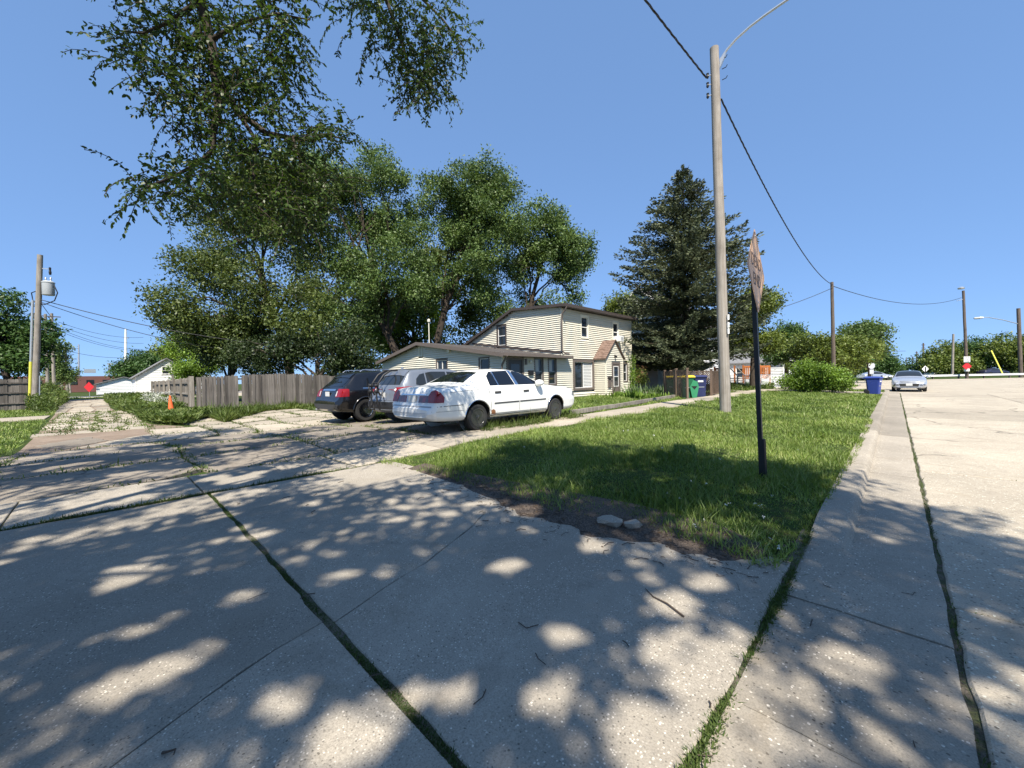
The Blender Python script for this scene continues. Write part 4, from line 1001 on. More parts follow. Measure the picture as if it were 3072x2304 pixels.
for sg, a in ((1, 'R'), (-1, 'L')):
    car.patch('side_window', [(1.66, 1.02), (1.92, 1.02), (1.94, 1.36), (1.86, 1.355), (1.72, 1.25)], a, M['tint'], sed)
    car.patch('side_window', [(1.96, 1.02), (2.52, 1.02), (2.50, 1.385), (1.98, 1.365)], a, M['tint'], sed)
    car.patch('side_window', [(2.66, 1.02), (3.50, 1.02), (3.46, 1.08), (3.10, 1.28), (2.86, 1.36), (2.64, 1.385)], a, M['tint'], sed)
    car.patch('pillar_trim', [(2.535, 1.02), (2.65, 1.02), (2.63, 1.385), (2.515, 1.39)], a, M['chrome'], sed, off=.009)
    car.patch('pillar_trim', [(1.925, 1.02), (1.955, 1.02), (1.975, 1.365), (1.945, 1.362)], a, M['chrome'], sed, off=.009)
    car.strip('panel_gap', [(1.60, 1.02), (1.58, .90), (1.60, .76), (1.62, .60), (1.62, .34)], a, .009, M['seam'], sed)
    car.strip('panel_gap', [(2.59, 1.01), (2.61, .80), (2.60, .34)], a, .009, M['seam'], sed)
    car.strip('panel_gap', [(3.80, .99), (3.79, .70), (3.74, .34)], a, .009, M['seam'], sed)
    car.strip('panel_gap', [(.45, .90), (1.0, .935), (1.8, .945)], a, .006, M['seam'], sed)
    car.strip('rubbing_strip', [(1.72, .60), (2.58, .605)], a, .03, M['seam'], sed, off=.008)
    car.strip('rubbing_strip', [(2.62, .605), (3.66, .61)], a, .03, M['seam'], sed, off=.008)
    car.strip('sill_trim', [(1.62, .335), (3.74, .33)], a, .05, M['seam'], sed, off=.003)
    for y in (1.76, 2.78):
        car.patch('door_handle', [(y, .83), (y + .20, .835), (y + .20, .885), (y, .88)], a, M['seam'], sed, off=.014)
    arch_lip(sed, car, 1.22, .315, .375, M['chrome'], sg, 0.35, math.pi - .2); arch_lip(sed, car, 4.12, .315, .375, M['chrome'], sg, 0.35, math.pi - .35)
    car.patch('rust_patch', [(1.64, .30), (1.78, .31), (1.76, .42), (1.70, .46), (1.63, .44)], a, M['rust'], sed, off=.004)
    mirror_part(sed, 1.03, 3.34, 1.05, M['paint_white'], sg)
    car.patch('headlight', [(4.93, .66), (5.15, .64), (5.20, .74), (4.98, .80)], a, M['head_lens'], sed, off=.008)
    car.strip('bumper_line', [(.06, .60), (.28, .612), (.78, .62)], a, .014, M['seam'], sed)
    car.strip('bumper_line', [(.05, .50), (.80, .50)], a, .006, M['seam'], sed)
    # tail lamps
    car.patch('tail_lamp', [(.26 * sg, .685), (.70 * sg, .685), (.70 * sg, .835), (.26 * sg, .835)], 'B', M['dark_red_lens'], sed, off=.012, res=.05)
    car.patch('tail_lamp', [(-.20, .685), (.14, .69), (.15, .80), (.08, .90), (-.04, .955), (-.13, .93), (-.20, .84)], 'P' if sg > 0 else 'Q', M['red_lens'], sed, off=.016, res=.03)
car.patch('rear_window', [(-.68, 1.02), (.68, 1.02), (.54, 1.56), (-.54, 1.56)], 'T', M['tint'], sed, off=.006)
car.patch('windscreen', [(-.56, 3.02), (.56, 3.02), (.72, 3.68), (-.72, 3.68)], 'T', M['tint'], sed, off=.006)
car.strip('panel_gap', [(-.78, .30), (-.79, .94), (.79, .94), (.78, .30)], 'T', .008, M['seam'], sed)
car.patch('plate_recess', [(-.26, .685), (.26, .685), (.26, .835), (-.26, .835)], 'B', plain('dull_chrome', (.45, .46, .48), .35, .2, 8, metal=.6), sed, off=.006)
plate_part(sed, car, 0, .765, 'B', '')
car.strip('chrome_bar', [(-.52, .86), (.52, .86)], 'B', .022, M['chrome'], sed, off=.014)
car.strip('badge', [(-.03, .93), (.03, .93)], 'B', .05, M['chrome'], sed, off=.012)
car.strip('bumper_line', [(-.78, .60), (.78, .60)], 'B', .03, plain('bumper_groove', (.36, .36, .36), .6), sed, off=.003)
for z in (.46, .43, .40): car.strip('bumper_line', [(-.66, z), (.66, z)], 'B', .008, bpy.data.materials['bumper_groove'], sed, off=.003)
car.patch('grille', [(-.45, .55), (.45, .55), (.48, .72), (-.48, .72)], 'F', M['chrome'], sed, off=.008)
sed.scale = (S, S, S); sed.location = (-7.13 - .975 * S, 6.22 - 1.22 * S, ztf(-7.3, 6.5) + 0.004)

# ---- silver-grey crossover
axG = [(.96, .36), (3.66, .36)]
T = dict(
    zb=[(0, .42), (.15, .33), (.6, .27), (3.9, .25), (4.3, .30), (4.52, .40)],
    ws=[(0, .72), (.04, .80), (.12, .87), (.35, .915), (1.0, .92), (3.4, .92), (4.0, .89), (4.35, .78), (4.52, .62)],
    zs=[(0, .62), (.12, .78), (.2, .98), (.5, 1.03), (1.4, 1.02), (3.0, .98), (3.6, .94), (4.2, .82), (4.52, .55)],
    zt=[(0, .66), (.06, .74), (.10, .80), (.14, .92), (.20, 1.06), (.34, 1.22), (.52, 1.45), (.56, 1.58), (.62, 1.615), (1.0, 1.655), (1.7, 1.67), (2.3, 1.655), (2.6, 1.58), (3.0, 1.36), (3.36, 1.14), (3.5, 1.09), (4.0, 1.0), (4.3, .90), (4.45, .74), (4.52, .58)],
    wt=[(0, .64), (.2, .72), (.5, .64), (.6, .60), (1.0, .61), (2.4, .60), (3.3, .74), (4.0, .74), (4.52, .5)],
    crown=[(0, .04), (.5, .05), (2.4, .05), (3.4, .05), (4.52, .06)])
car = Car(4.52, T, axG, .405)
gsu = thing('crossover', 'silver grey crossover with folded bicycle rack parked between black and white cars', 'car')
car.me.materials.append(M['paint_grey']); link('body', car.me, gsu)
wheel_wells(gsu, axG, .92, .405); ms = wheel_meshes(.355, .22, .235, 5, M['alloy_silver'], 'twin'); add_wheels(gsu, axG, .92, .355, .22, ms)
MB().box((0, 2.25, .36), (1.3, 4.0, .12)).obj('underbody', M['well'], gsu)
for sg, a in ((1, 'R'), (-1, 'L')):
    car.patch('side_window', [(.74, 1.16), (1.02, 1.08), (1.10, 1.075), (1.12, 1.50), (.95, 1.46), (.80, 1.33)], a, M['car_glass'], gsu)
    car.patch('side_window', [(1.15, 1.07), (1.95, 1.05), (1.94, 1.545), (1.4, 1.545), (1.17, 1.51)], a, M['car_glass'], gsu)
    car.patch('side_window', [(2.02, 1.05), (2.95, 1.04), (2.98, 1.12), (2.6, 1.40), (2.3, 1.53), (2.0, 1.545)], a, M['car_glass'], gsu)
    car.strip('panel_gap', [(1.12, 1.06), (1.13, .80), (1.34, .62), (1.36, .36)], a, .009, M['seam'], gsu)
    car.strip('panel_gap', [(1.98, 1.04), (1.98, .36)], a, .009, M['seam'], gsu)
    car.patch('sill_cladding', [(1.38, .27), (3.24, .26), (3.24, .36), (1.38, .37)], a, M['plastic_black'], gsu, off=.01)
    car.patch('tail_lamp', [(.14, .97), (.30, .94), (.42, 1.0), (.62, 1.10), (.40, 1.10), (.18, 1.07)], a, M['red_lens'], gsu, off=.012, res=.05)
    car.patch('tail_lamp', [(.46 * sg, 1.01), (.62 * sg, .94), (.83 * sg, .95), (.83 * sg, 1.07), (.60 * sg, 1.08)], 'B', M['red_lens'], gsu, off=.012, res=.05)
    car.patch('reverse_lamp', [(.50 * sg, 1.005), (.60 * sg, .97), (.62 * sg, 1.03), (.56 * sg, 1.05)], 'B', M['clear_lens'], gsu, off=.017, res=.05)
    for y in (1.24, 2.12): car.patch('door_handle', [(y, .93), (y + .2, .935), (y + .2, .975), (y, .97)], a, M['paint_grey'], gsu, off=.02)
    mirror_part(gsu, .97, 2.86, 1.10, M['paint_grey'], sg)
    arch_lip(gsu, car, .96, .36, .405, M['plastic_black'], sg, .1, math.pi - .1, .025); arch_lip(gsu, car, 3.66, .36, .405, M['plastic_black'], sg, .1, math.pi - .1, .025)
car.patch('rear_window', [(-.60, 1.16), (.60, 1.16), (.56, 1.52), (-.56, 1.52)], 'B', M['car_glass'], gsu, off=.008)
car.patch('spoiler', [(-.58, .50), (.58, .50), (.58, .66), (-.58, .66)], 'T', M['paint_grey'], gsu, off=.03)
car.patch('rear_bumper', [(-.80, .40), (.80, .40), (.84, .66), (-.84, .66)], 'B', M['plastic_black'], gsu, off=.012)
car.strip('panel_gap', [(-.62, .90), (-.64, .70), (.64, .70), (.62, .90)], 'B', .008, M['seam'], gsu)
car.patch('windscreen', [(-.58, 2.52), (.58, 2.52), (.68, 3.26), (-.68, 3.26)], 'T', M['car_glass'], gsu)
plate_part(gsu, car, 0, .86, 'B', '')
MB().lathe([(0.0, .0), (.05, 0), (.03, .06), (0, .08)], (0, .78, 1.64), 'Z', 10).obj('roof_aerial', M['paint_grey'], gsu)
GR_YAW = R(1); gsu.rotation_euler = (0, 0, GR_YAW); gsu.location = (-10.2 - .92, 5.80, ztf(-11.2, 6.8) + .01)

# trunk-mounted bicycle rack: curved arms, straps and cradles
rk = thing('bicycle_rack', 'black strap-on bicycle rack folded against the grey crossover tailgate', 'rack', (0, 0, 0))
rk.matrix_world = Matrix.Translation(gsu.location) @ Matrix.Rotation(GR_YAW, 4, 'Z')
mb = MB()
for x in (-.20, .14):
    mb.tube([(x, .52, 1.60), (x, .30, 1.60), (x, .06, 1.46), (x, -.12, 1.22), (x, -.16, 1.02), (x, -.06, .86)], .030, 8)
mb.tube([(-.20, -.12, 1.22), (.14, -.12, 1.22)], .022, 8)
mb.obj('arm', M['plastic_black'], rk, smooth=60)
for x in (-.20, .14):
    MB().tube([(x, -.16, 1.02), (x + .02, -.2, .8), (x + .05, -.14, .58), (x + .03, -.1, .42)], .024, 8).obj('lower_arm', M['plastic_black'], rk, smooth=60)
    for z in (1.15, .98): MB().lathe([(.0, -.05), (.045, -.04), (.05, .03), (.03, .06), (0, .06)], (x, -.2, z), 'X', 10).obj('cradle', M['plastic_black'], rk, smooth=60)
for i, (x, dx, z1_, z0_) in enumerate(((-.46, .04, 1.2, .40), (-.34, -.05, 1.12, .55), (-.08, .08, 1.1, .45), (.02, -.06, 1.15, .6), (.28, .04, 1.1, .5), (.40, -.03, 1.02, .68))):
    pts = [(x + dx * math.sin(k * 1.7 + i) * .8, -.10 - .04 * math.sin(k + i), z1_ + (z0_ - z1_) * k / 6) for k in range(7)]
    MB().tube(pts, .012, 5).obj('strap', M['plastic_black'], rk)

# ---- black crossover
axB = [(.98, .375), (3.80, .375)]
T = dict(
    zb=[(0, .44), (.15, .34), (.6, .28), (4.1, .25), (4.5, .30), (4.71, .42)],
    ws=[(0, .78), (.04, .86), (.12, .92), (.35, .955), (1.0, .965), (3.5, .965), (4.2, .93), (4.55, .82), (4.71, .68)],
    zs=[(0, .66), (.1, .76), (.2, 1.0), (.5, 1.06), (1.4, 1.04), (3.2, 1.0), (3.8, .98), (4.4, .86), (4.71, .58)],
    zt=[(0, .68), (.07, .75), (.11, .80), (.14, .95), (.18, 1.07), (.26, 1.15), (.56, 1.42), (.68, 1.56), (.74, 1.63), (1.1, 1.685), (1.7, 1.70), (2.4, 1.68), (2.7, 1.58), (3.1, 1.36), (3.5, 1.15), (3.65, 1.11), (4.2, 1.04), (4.5, .94), (4.63, .78), (4.71, .62)],
    wt=[(0, .70), (.2, .80), (.6, .70), (.74, .66), (1.1, .65), (2.5, .63), (3.4, .77), (4.2, .78), (4.71, .55)],
    crown=[(0, .04), (.5, .05), (2.4, .05), (3.4, .05), (4.71, .06)])
car = Car(4.71, T, axB, .43)
bsu = thing('crossover', 'black crossover with chrome wheels parked by the wooden fence', 'car')
car.me.materials.append(M['paint_black']); link('body', car.me, bsu)
wheel_wells(bsu, axB, .965, .43); ms = wheel_meshes(.375, .24, .245, 10, M['chrome'], 'thin'); add_wheels(bsu, axB, .965, .375, .24, ms)
MB().box((0, 2.35, .38), (1.35, 4.2, .12)).obj('underbody', M['well'], bsu)
for sg, a in ((1, 'R'), (-1, 'L')):
    car.patch('side_window', [(.92, 1.13), (1.50, 1.11), (1.50, 1.55), (1.22, 1.50), (1.04, 1.36)], a, M['tint'], bsu)
    car.patch('side_window', [(1.55, 1.11), (2.15, 1.10), (2.14, 1.58), (1.56, 1.57)], a, M['tint'], bsu)
    car.patch('side_window', [(2.22, 1.10), (3.1, 1.09), (3.1, 1.16), (2.75, 1.42), (2.45, 1.56), (2.2, 1.58)], a, M['tint'], bsu)
    car.strip('chrome_strip', [(.90, 1.105), (2.0, 1.085), (3.12, 1.07)], a, .028, M['chrome'], bsu, off=.010)
    car.patch('tail_lamp', [(.13, .84), (.40, .85), (.42, 1.08), (.17, 1.10)], a, M['red_lens'], bsu, off=.012, res=.05)
    car.patch('tail_lamp', [(.58 * sg, .83), (.90 * sg, .84), (.88 * sg, 1.09), (.60 * sg, 1.08)], 'B', M['red_lens'], bsu, off=.012, res=.05)
    car.patch('reverse_lamp', [(.585 * sg, .86), (.64 * sg, .86), (.64 * sg, 1.02), (.60 * sg, 1.02)], 'B', M['clear_lens'], bsu, off=.017, res=.05)
    MB().tube([(sg * .62, .95, 1.66), (sg * .62, 1.05, 1.725), (sg * .61, 1.8, 1.745), (sg * .60, 2.4, 1.72), (sg * .60, 2.5, 1.68)], .018, 6).obj('roof_rail', M['alloy_silver'], bsu, smooth=60)
    mirror_part(bsu, 1.02, 3.0, 1.14, M['paint_black'], sg)
    arch_lip(bsu, car, .98, .375, .43, M['paint_black'], sg, .1, math.pi - .1, .025)
car.patch('rear_window', [(-.66, 1.16), (.66, 1.16), (.58, 1.54), (-.58, 1.54)], 'B', M['tint'], bsu, off=.008)
car.patch('spoiler', [(-.62, .60), (.62, .60), (.62, .78), (-.62, .78)], 'T', M['paint_black'], bsu, off=.03)
car.patch('rear_bumper', [(-.82, .44), (.82, .44), (.86, .60), (-.86, .60)], 'B', plain('dark_grey_plastic', (.035, .035, .035), .6), bsu, off=.012)
car.strip('chrome_strip', [(-.46, 1.06), (.46, 1.06)], 'B', .05, M['chrome'], bsu, off=.014)
plate_part(bsu, car, 0, .93, 'B', '')
MB().tube([(-.62, -.02, .40), (-.62, .3, .40)], .04, 10).obj('exhaust', M['steel'], bsu)
BK_YAW = R(2.5); bsu.rotation_euler = (0, 0, BK_YAW); bsu.location = (-12.72 - .965, 5.15, ztf(-13.5, 6.5) + .05)

# ---- silver sedan far down the street, nose towards us
axM = [(1.05, .33), (3.90, .33)]
T = dict(
    zb=[(0, .40), (.2, .30), (.6, .25), (4.2, .22), (4.7, .24), (4.86, .30)],
    ws=[(0, .66), (.1, .80), (.4, .87), (1.0, .89), (3.9, .89), (4.4, .865), (4.7, .80), (4.82, .72), (4.86, .66)],
    zs=[(0, .62), (.15, .86), (.5, .95), (2.5, .93), (3.7, .90), (4.3, .82), (4.7, .68), (4.86, .52)],
    zt=[(0, .66), (.1, .90), (.2, 1.06), (.8, 1.10), (1.3, 1.28), (1.75, 1.42), (2.3, 1.455), (2.7, 1.42), (3.1, 1.26), (3.5, 1.05), (3.65, 1.0), (4.2, .93), (4.6, .83), (4.76, .74), (4.82, .66), (4.86, .58)],
    wt=[(0, .6), (.2, .7), (1.0, .74), (1.75, .58), (2.7, .58), (3.5, .73), (4.3, .72), (4.7, .66), (4.86, .55)],
    crown=[(0, .04), (1.8, .05), (2.8, .05), (3.6, .05), (4.86, .05)])
car = Car(4.86, T, axM, .385, step=.04, sig=1.6)
mal = thing('sedan', 'silver sedan facing us, parked at the kerb beside the blue bins', 'car')
car.me.materials.append(M['paint_silver']); link('body', car.me, mal)
wheel_wells(mal, axM, .89, .385); ms = wheel_meshes(.325, .2, .21, 7, M['alloy_silver']); add_wheels(mal, axM, .89, .325, .2, ms)
for sg, a in ((1, 'R'), (-1, 'L')):
    car.patch('headlight', [(.52 * sg, .74), (.50 * sg, .66), (.74 * sg, .62), (.80 * sg, .68), (.78 * sg, .78), (.62 * sg, .80)], 'F', M['head_lens'], mal, off=.012, res=.05)
    car.patch('fog_lamp', [(.50 * sg, .44), (.78 * sg, .44), (.76 * sg, .51), (.52 * sg, .50)], 'F', M['seam'], mal, off=.010)
    mirror_part(mal, .98, 3.28, 1.02, M['paint_silver'], sg)
    car.patch('side_window', [(1.2, 1.0), (2.2, 1.0), (2.2, 1.36), (1.7, 1.34)], a, M['car_glass'], mal); car.patch('side_window', [(2.27, 1.0), (3.2, .99), (2.75, 1.30), (2.27, 1.36)], a, M['car_glass'], mal)
car.patch('windscreen', [(-.54, 2.66), (.54, 2.66), (.68, 3.46), (-.68, 3.46)], 'T', M['car_glass'], mal, off=.008)
car.patch('grille', [(-.42, .62), (.42, .62), (.46, .73), (-.46, .73)], 'F', M['seam'], mal, off=.012)
car.patch('grille', [(-.44, .36), (.44, .36), (.50, .56), (-.50, .56)], 'F', M['seam'], mal, off=.010)
car.strip('chrome_bar', [(-.47, .665), (.47, .665)], 'F', .045, M['paint_silver'], mal, off=.022)
plate_part(mal, car, 0, .50, 'F', '', .32, .17)
mal.rotation_euler = (0, 0, math.pi); mal.location = (.70, 38.4 + 4.86, .004)
# ------------------------------------------------------------------ fences
M['fence_wood'] = wood('weathered_fence_board', (0.20, 0.18, 0.16), (0.065, 0.057, 0.05), rnd=0.35)
M['fence_wood_light'] = wood('weathered_fence_board_pale', (0.33, 0.30, 0.255), (0.15, 0.13, 0.108), rnd=0.25)
M['pole_wood'] = wood('weathered_pole', (0.37, 0.34, 0.30), (0.20, 0.172, 0.142), (22, 22, 0.9), rnd=0.05)
M['pole_wood_dark'] = wood('dark_pole', (0.17, 0.14, 0.115), (0.08, 0.062, 0.05), (22, 22, 0.9), rnd=0.1)
def board_mesh(w, h, th):
    mb = MB(); c = min(.03, w * .25)
    mb.prism([(-w / 2, 0), (w / 2, 0), (w / 2, h - c), (w / 2 - c, h), (-w / 2 + c, h), (-w / 2, h - c)], (0, -th / 2, 0), X_, Z_, Y_, th); return mb
def fence(name, label, pts, hfun, bw=.14, mat=None, post_every=2.4, z0=None, lean=0.0):
    t = thing(name, label, 'fence'); mat = mat or M['fence_wood']; variants = []
    for i in range(5):
        me = board_mesh(bw * (1.0 + .018 * i), 1.0, .018).mesh('board', mat); variants.append(me)
    s = 0.0
    for (a, b) in zip(pts[:-1], pts[1:]):
        a, b = Vector(a), Vector(b); d = b - a; L = d.length; ang = math.atan2(d.y, d.x); n = int(L / bw)
        for i in range(n):
            f = (i + .5) / n; p = a.lerp(b, f); h = hfun(s + L * f) * random.uniform(.985, 1.015)
            if random.random() < .015: continue
            jj = (d.normalized().cross(Z_)) * ((i % 2) * .021 + random.uniform(-.004, .004)); o = link('board', random.choice(variants), t, (p.x + jj.x, p.y + jj.y, (z0(p.x, p.y) if z0 else ztf(p.x, p.y)) - .02))
            o.rotation_euler = (random.uniform(-.012, .012) + lean, random.uniform(-.006, .006), ang + random.uniform(-.01, .01)); o.scale = (1, 1, h)
        back = Vector((-d.y, d.x, 0)).normalized() * .05
        for fz in (.22, .55, .86):
            mb = MB(); h = hfun(s + L / 2) * fz; mb.bar(a + back + Z_ * h, b + back + Z_ * h, .04, .08); mb.obj('rail', mat, t)
        k = max(1, int(L / post_every))
        for i in range(k + 1):
            p = a.lerp(b, i / k) + back * 2; MB().box((p.x, p.y, hfun(s) * .5), (.1, .1, hfun(s) * 1.0), ang).obj('post', mat, t)
        s += L
    return t
fz = lambda x, y: 0.0
f1 = fence('board_fence', 'grey weathered board fence beside the black crossover', [(-24.35, 3.25, 0), (-23.9, 9.9, 0)], lambda s: 1.80 + .16 * math.sin(min(s, 6.6) / 6.6 * math.pi), .145, M['fence_wood'], z0=fz)
f2 = fence('board_fence', 'pale weathered board fence running down the alley behind the cone', [(-24.55, 3.05, 0), (-34.0, 3.15, 0), (-44.0, 3.0, 0)], lambda s: 1.80 - .01 * s / 5, .16, M['fence_wood_light'], z0=fz)
MB().box((-24.40, 3.02, .92), (.18, .18, 1.86)).obj('post', M['fence_wood_light'], f2)
fence('board_fence', 'dark board fence on the left behind the transformer pole', [(-41.0, -2.9, 0), (-41.0, -16.0, 0)], lambda s: 2.05, .16, M['fence_wood'], z0=fz)
MB().box((-33.9, 3.25, 1.05), (.1, .1, 2.1)).obj('post', M['fence_wood_light'], f2)

# ------------------------------------------------------------------ poles
def pole(name, label, base, top, r0, r1, mat=None, cat='utility pole', n=14):
    t = thing(name, label, cat); a, b = Vector(base), Vector(top); mb = MB(); k = 14
    pts = [a.lerp(b, i / k) + Vector((random.uniform(-.008, .008), random.uniform(-.008, .008), 0)) for i in range(k + 1)]
    mb.tube(pts, [(r0 + (r1 - r0) * i / k) * random.uniform(.985, 1.015) for i in range(k + 1)], n); mb.obj('shaft', mat or M['pole_wood'], t, smooth=50)
    return t
pn = pole('utility_pole', 'tall grey wooden street light pole standing in the front lawn', (-4.04, 14.33, .1), (-4.22, 14.22, 12.15), .172, .135)
MB().tube([(-4.08, 14.3, 11.62), (-3.98, 14.3, 11.82), (-3.85, 14.3, 11.95), (-3.6, 14.3, 12.11), (-3.21, 14.3, 12.26), (-2.83, 14.3, 12.35), (-2.25, 14.3, 12.44), (-1.4, 14.3, 12.52), (-.3, 14.3, 12.56)], .036, 8).obj('lamp_arm', M['steel'], pn, smooth=60)
MB().prism([(0, 0), (.16, .30), (.20, .46), (0, .30)], (-4.08, 14.27, 11.45), X_, Z_, Y_, .06).obj('arm_bracket', M['steel'], pn)
hd = MB(); hd.lathe([(0, 0), (.08, .02), (.14, .12), (.14, .4), (.06, .62), (0, .66)], (-.3, 14.3, 12.54), 'X', 12); hd.obj('lamp_head', M['steel'], pn, smooth=60)
for z in (11.72, 11.05, 11.4): MB().tube([(-4.02, 14.3, z), (-3.9, 14.3, z), (-3.86, 14.3, z + .06)], .012, 6).obj('bolt', M['black_paint'], pn)
for z in (11.2, 10.55, 10.9):
    MB().lathe([(0, 0), (.03, .0), (.045, .05), (.03, .1), (.045, .15), (.0, .18)], (-4.40, 14.10, z), 'Z', 10).obj('insulator', M['black_paint'], pn); MB().tube([(-4.2, 14.2, z + .08), (-4.40, 14.10, z + .08)], .012, 6).obj('bolt', M['steel'], pn)
for z in (3.3, 3.05, 2.85): MB().box((-3.90, 14.21, z), (.05, .09, .17), R(35)).obj('pole_tag', M['white_trim'], pn)

pl_ = pole('utility_pole', 'leaning wooden pole with transformer can beside the alley', (-39.7, -3.0, 0), (-39.2, -2.5, 9.9), .17, .13)
tb = Vector((-38.98, -2.2, 0))
tc = MB(); tc.lathe([(0, 7.33), (.27, 7.34), (.285, 7.38), (.285, 8.1), (.305, 8.12), (.305, 8.17), (.2, 8.25), (0, 8.27)], tb, 'Z', 20); tco = tc.obj('transformer', plain('transformer_grey', (.38, .40, .41), .45, .08, 2), pl_, smooth=40)
for dx in (-.1, .12): MB().lathe([(0, 8.23), (.05, 8.23), (.03, 8.33), (.05, 8.4), (.03, 8.47), (0, 8.5)], tb + Vector((dx, dx, 0)), 'Z', 10).obj('bushing', M['steel'], tco)
MB().lathe([(0, 8.65), (.05, 8.65), (.07, 8.8), (.05, 8.95), (.06, 9.1), (0, 9.15)], tb + Vector((.05, .1, 0)), 'Z', 10).obj('cutout', M['black_paint'], pl_)
MB().bar((-39.25, -2.55, 9.05), (-38.95, -2.15, 9.02), .03, .05).obj('bracket', M['steel'], pl_)
MB().tube([(-39.3, -2.7, 7.6), (-39.65, -2.95, 7.5), (-39.6, -2.9, 7.0), (-39.2, -2.4, 6.75), (-38.8, -1.95, 7.0), (-38.65, -1.8, 7.5), (-38.8, -1.95, 8.0)], .03, 6).obj('drop_loop', M['wire'], pl_, smooth=60)
MB().tube([(-39.63, -3.08, 3.1), (-39.45, -2.9, 7.0)], .06, 8).obj('conduit', M['steel'], pl_, smooth=60)
MB().tube([(-39.78, -3.22, 0.0), (-39.63, -3.08, 3.1)], .075, 8).obj('guy_guard', plain('yellow_plastic', (.62, .60, .08), .5), pl_, smooth=60)
MB().tube([(-39.45, -2.78, 0.0), (-39.4, -2.72, 2.2)], .03, 8).obj('ground_conduit', M['steel'], pl_, smooth=60)

pole('utility_pole', 'second wooden pole behind the street trees on the right', (-4.05, 47, 0), (-4.15, 47, 9.75), .17, .12, M['pole_wood_dark'])
b3 = at(2901, 1137, 60); p3 = pole('utility_pole', 'far wooden pole carrying the one way sign', (b3.x, b3.y, 0), tuple(at(2890, 872, 60)), .2, .15, M['pole_wood_dark'])
c3 = at(2889, 868, 60); MB().lathe([(0, 0), (.35, .05), (.4, .2), (.2, .35), (0, .4)], c3 + Vector((-.2, -.2, 0)), 'Z', 12).obj('lamp_head', M['steel'], p3, smooth=60)
MB().bar(at(2870, 903, 60), at(2892, 897, 60), .08).obj('bracket', M['steel'], p3)
MB().tube([at(2901, 1114, 59.75), at(2901, 1106, 59.75)], .27, 10).obj('band', M['white_trim'], p3)
b4 = at(3063, 1128, 64); p4 = pole('utility_pole', 'wooden street light pole at the right edge', (b4.x, b4.y, 0), tuple(at(3055, 925, 64)), .25, .22, M['pole_wood_dark'])
MB().tube([at(3056, 972, 64), at(3010, 960, 64), at(2965, 952, 64), at(2940, 953, 64)], .06, 8).obj('lamp_arm', M['steel'], p4)
MB().lathe([(0, -.5), (.18, -.4), (.2, .2), (.1, .6), (0, .7)], at(2934, 954, 64), 'X', 10).obj('lamp_head', M['steel'], p4)
pole('utility_pole', 'pale wooden pole in front of the far tree row', at(2857, 1128, 78), at(2860, 1002, 78), .2, .16)
gw = thing('guy_wire_guard', 'slanted yellow guy wire guard by the guard rail', 'guy guard')
MB().tube([at(3008, 1122, 63), at(2974, 1052, 66)], .09, 8).obj('guard_tube', bpy.data.materials['yellow_plastic'], gw)
for (px, ty_, dep, lab) in ((2770, 1029, 170, 'tallest distant power pole down the street'), (2750, 1054, 230, 'distant power pole left of the tallest one'), (2738, 1070, 290, 'faint distant power pole near the street end'), (2719, 1072, 340, 'faintest distant power pole at the street end')):
    a = at(px, 1112, dep); t = pole('utility_pole', lab, (a.x, a.y, 0), tuple(at(px, ty_, dep)), .30, .25, M['pole_wood_dark'], n=8)
    for q in (.93, .82): MB().bar(at(px - 900 / dep, 1112 + (ty_ - 1112) * q, dep), at(px + 900 / dep, 1112 + (ty_ - 1112) * q, dep), .25).obj('crossarm', M['pole_wood_dark'], t)
for (px, ty_, dep, lab, arm) in ((199, 1040, 62, 'grey wooden pole with crossarms down the alley', 1), (140, 942, 47, 'pole top half hidden in the left tree', 1), (183, 1055, 75, 'slim grey pole behind the alley trees', 0), (208, 1100, 95, 'small far pole at the alley end', 1), (159, 940, 50, 'twin pole top beside the left tree', 0)):
    a = at(px + 3, 1165, dep); t = pole('utility_pole', lab, (a.x, a.y, 0), tuple(at(px - 4, ty_, dep)), .17, .13, n=8)
    if arm:
        for dz in (0.25, 1.9): MB().bar(at(px - 4, ty_, dep) + Vector((0, -1.2, -dz)), at(px - 4, ty_, dep) + Vector((0, 1.2, -dz)), .1).obj('crossarm', M['pole_wood_dark'], t)
t = thing('light_mast', 'tall thin grey light mast beyond the alley', 'mast'); a = at(236, 1160, 110); MB().tube([(a.x, a.y, 0), at(236, 1033, 110)], [.28, .16], 8).obj('shaft', M['steel'], t)
t = thing('light_mast', 'short light mast left of the garage tree', 'mast'); a = at(328, 1160, 120); MB().tube([(a.x, a.y, 0), at(328, 1092, 120)], [.25, .2], 8).box(at(328, 1092, 120), (.8, .8, .5)).obj('shaft', M['steel'], t)
t = thing('radio_tower', 'white monopole tower far beyond the alley trees', 'tower'); a = at(377, 1157, 260); MB().tube([(a.x, a.y, 0), at(377, 1060, 260), at(377, 986, 260)], [.95, .8, .5], 10).obj('shaft', M['white_trim'], t)
MB().bar(at(370, 1014, 260), at(386, 1014, 260), .5).obj('antenna', M['steel'], t)

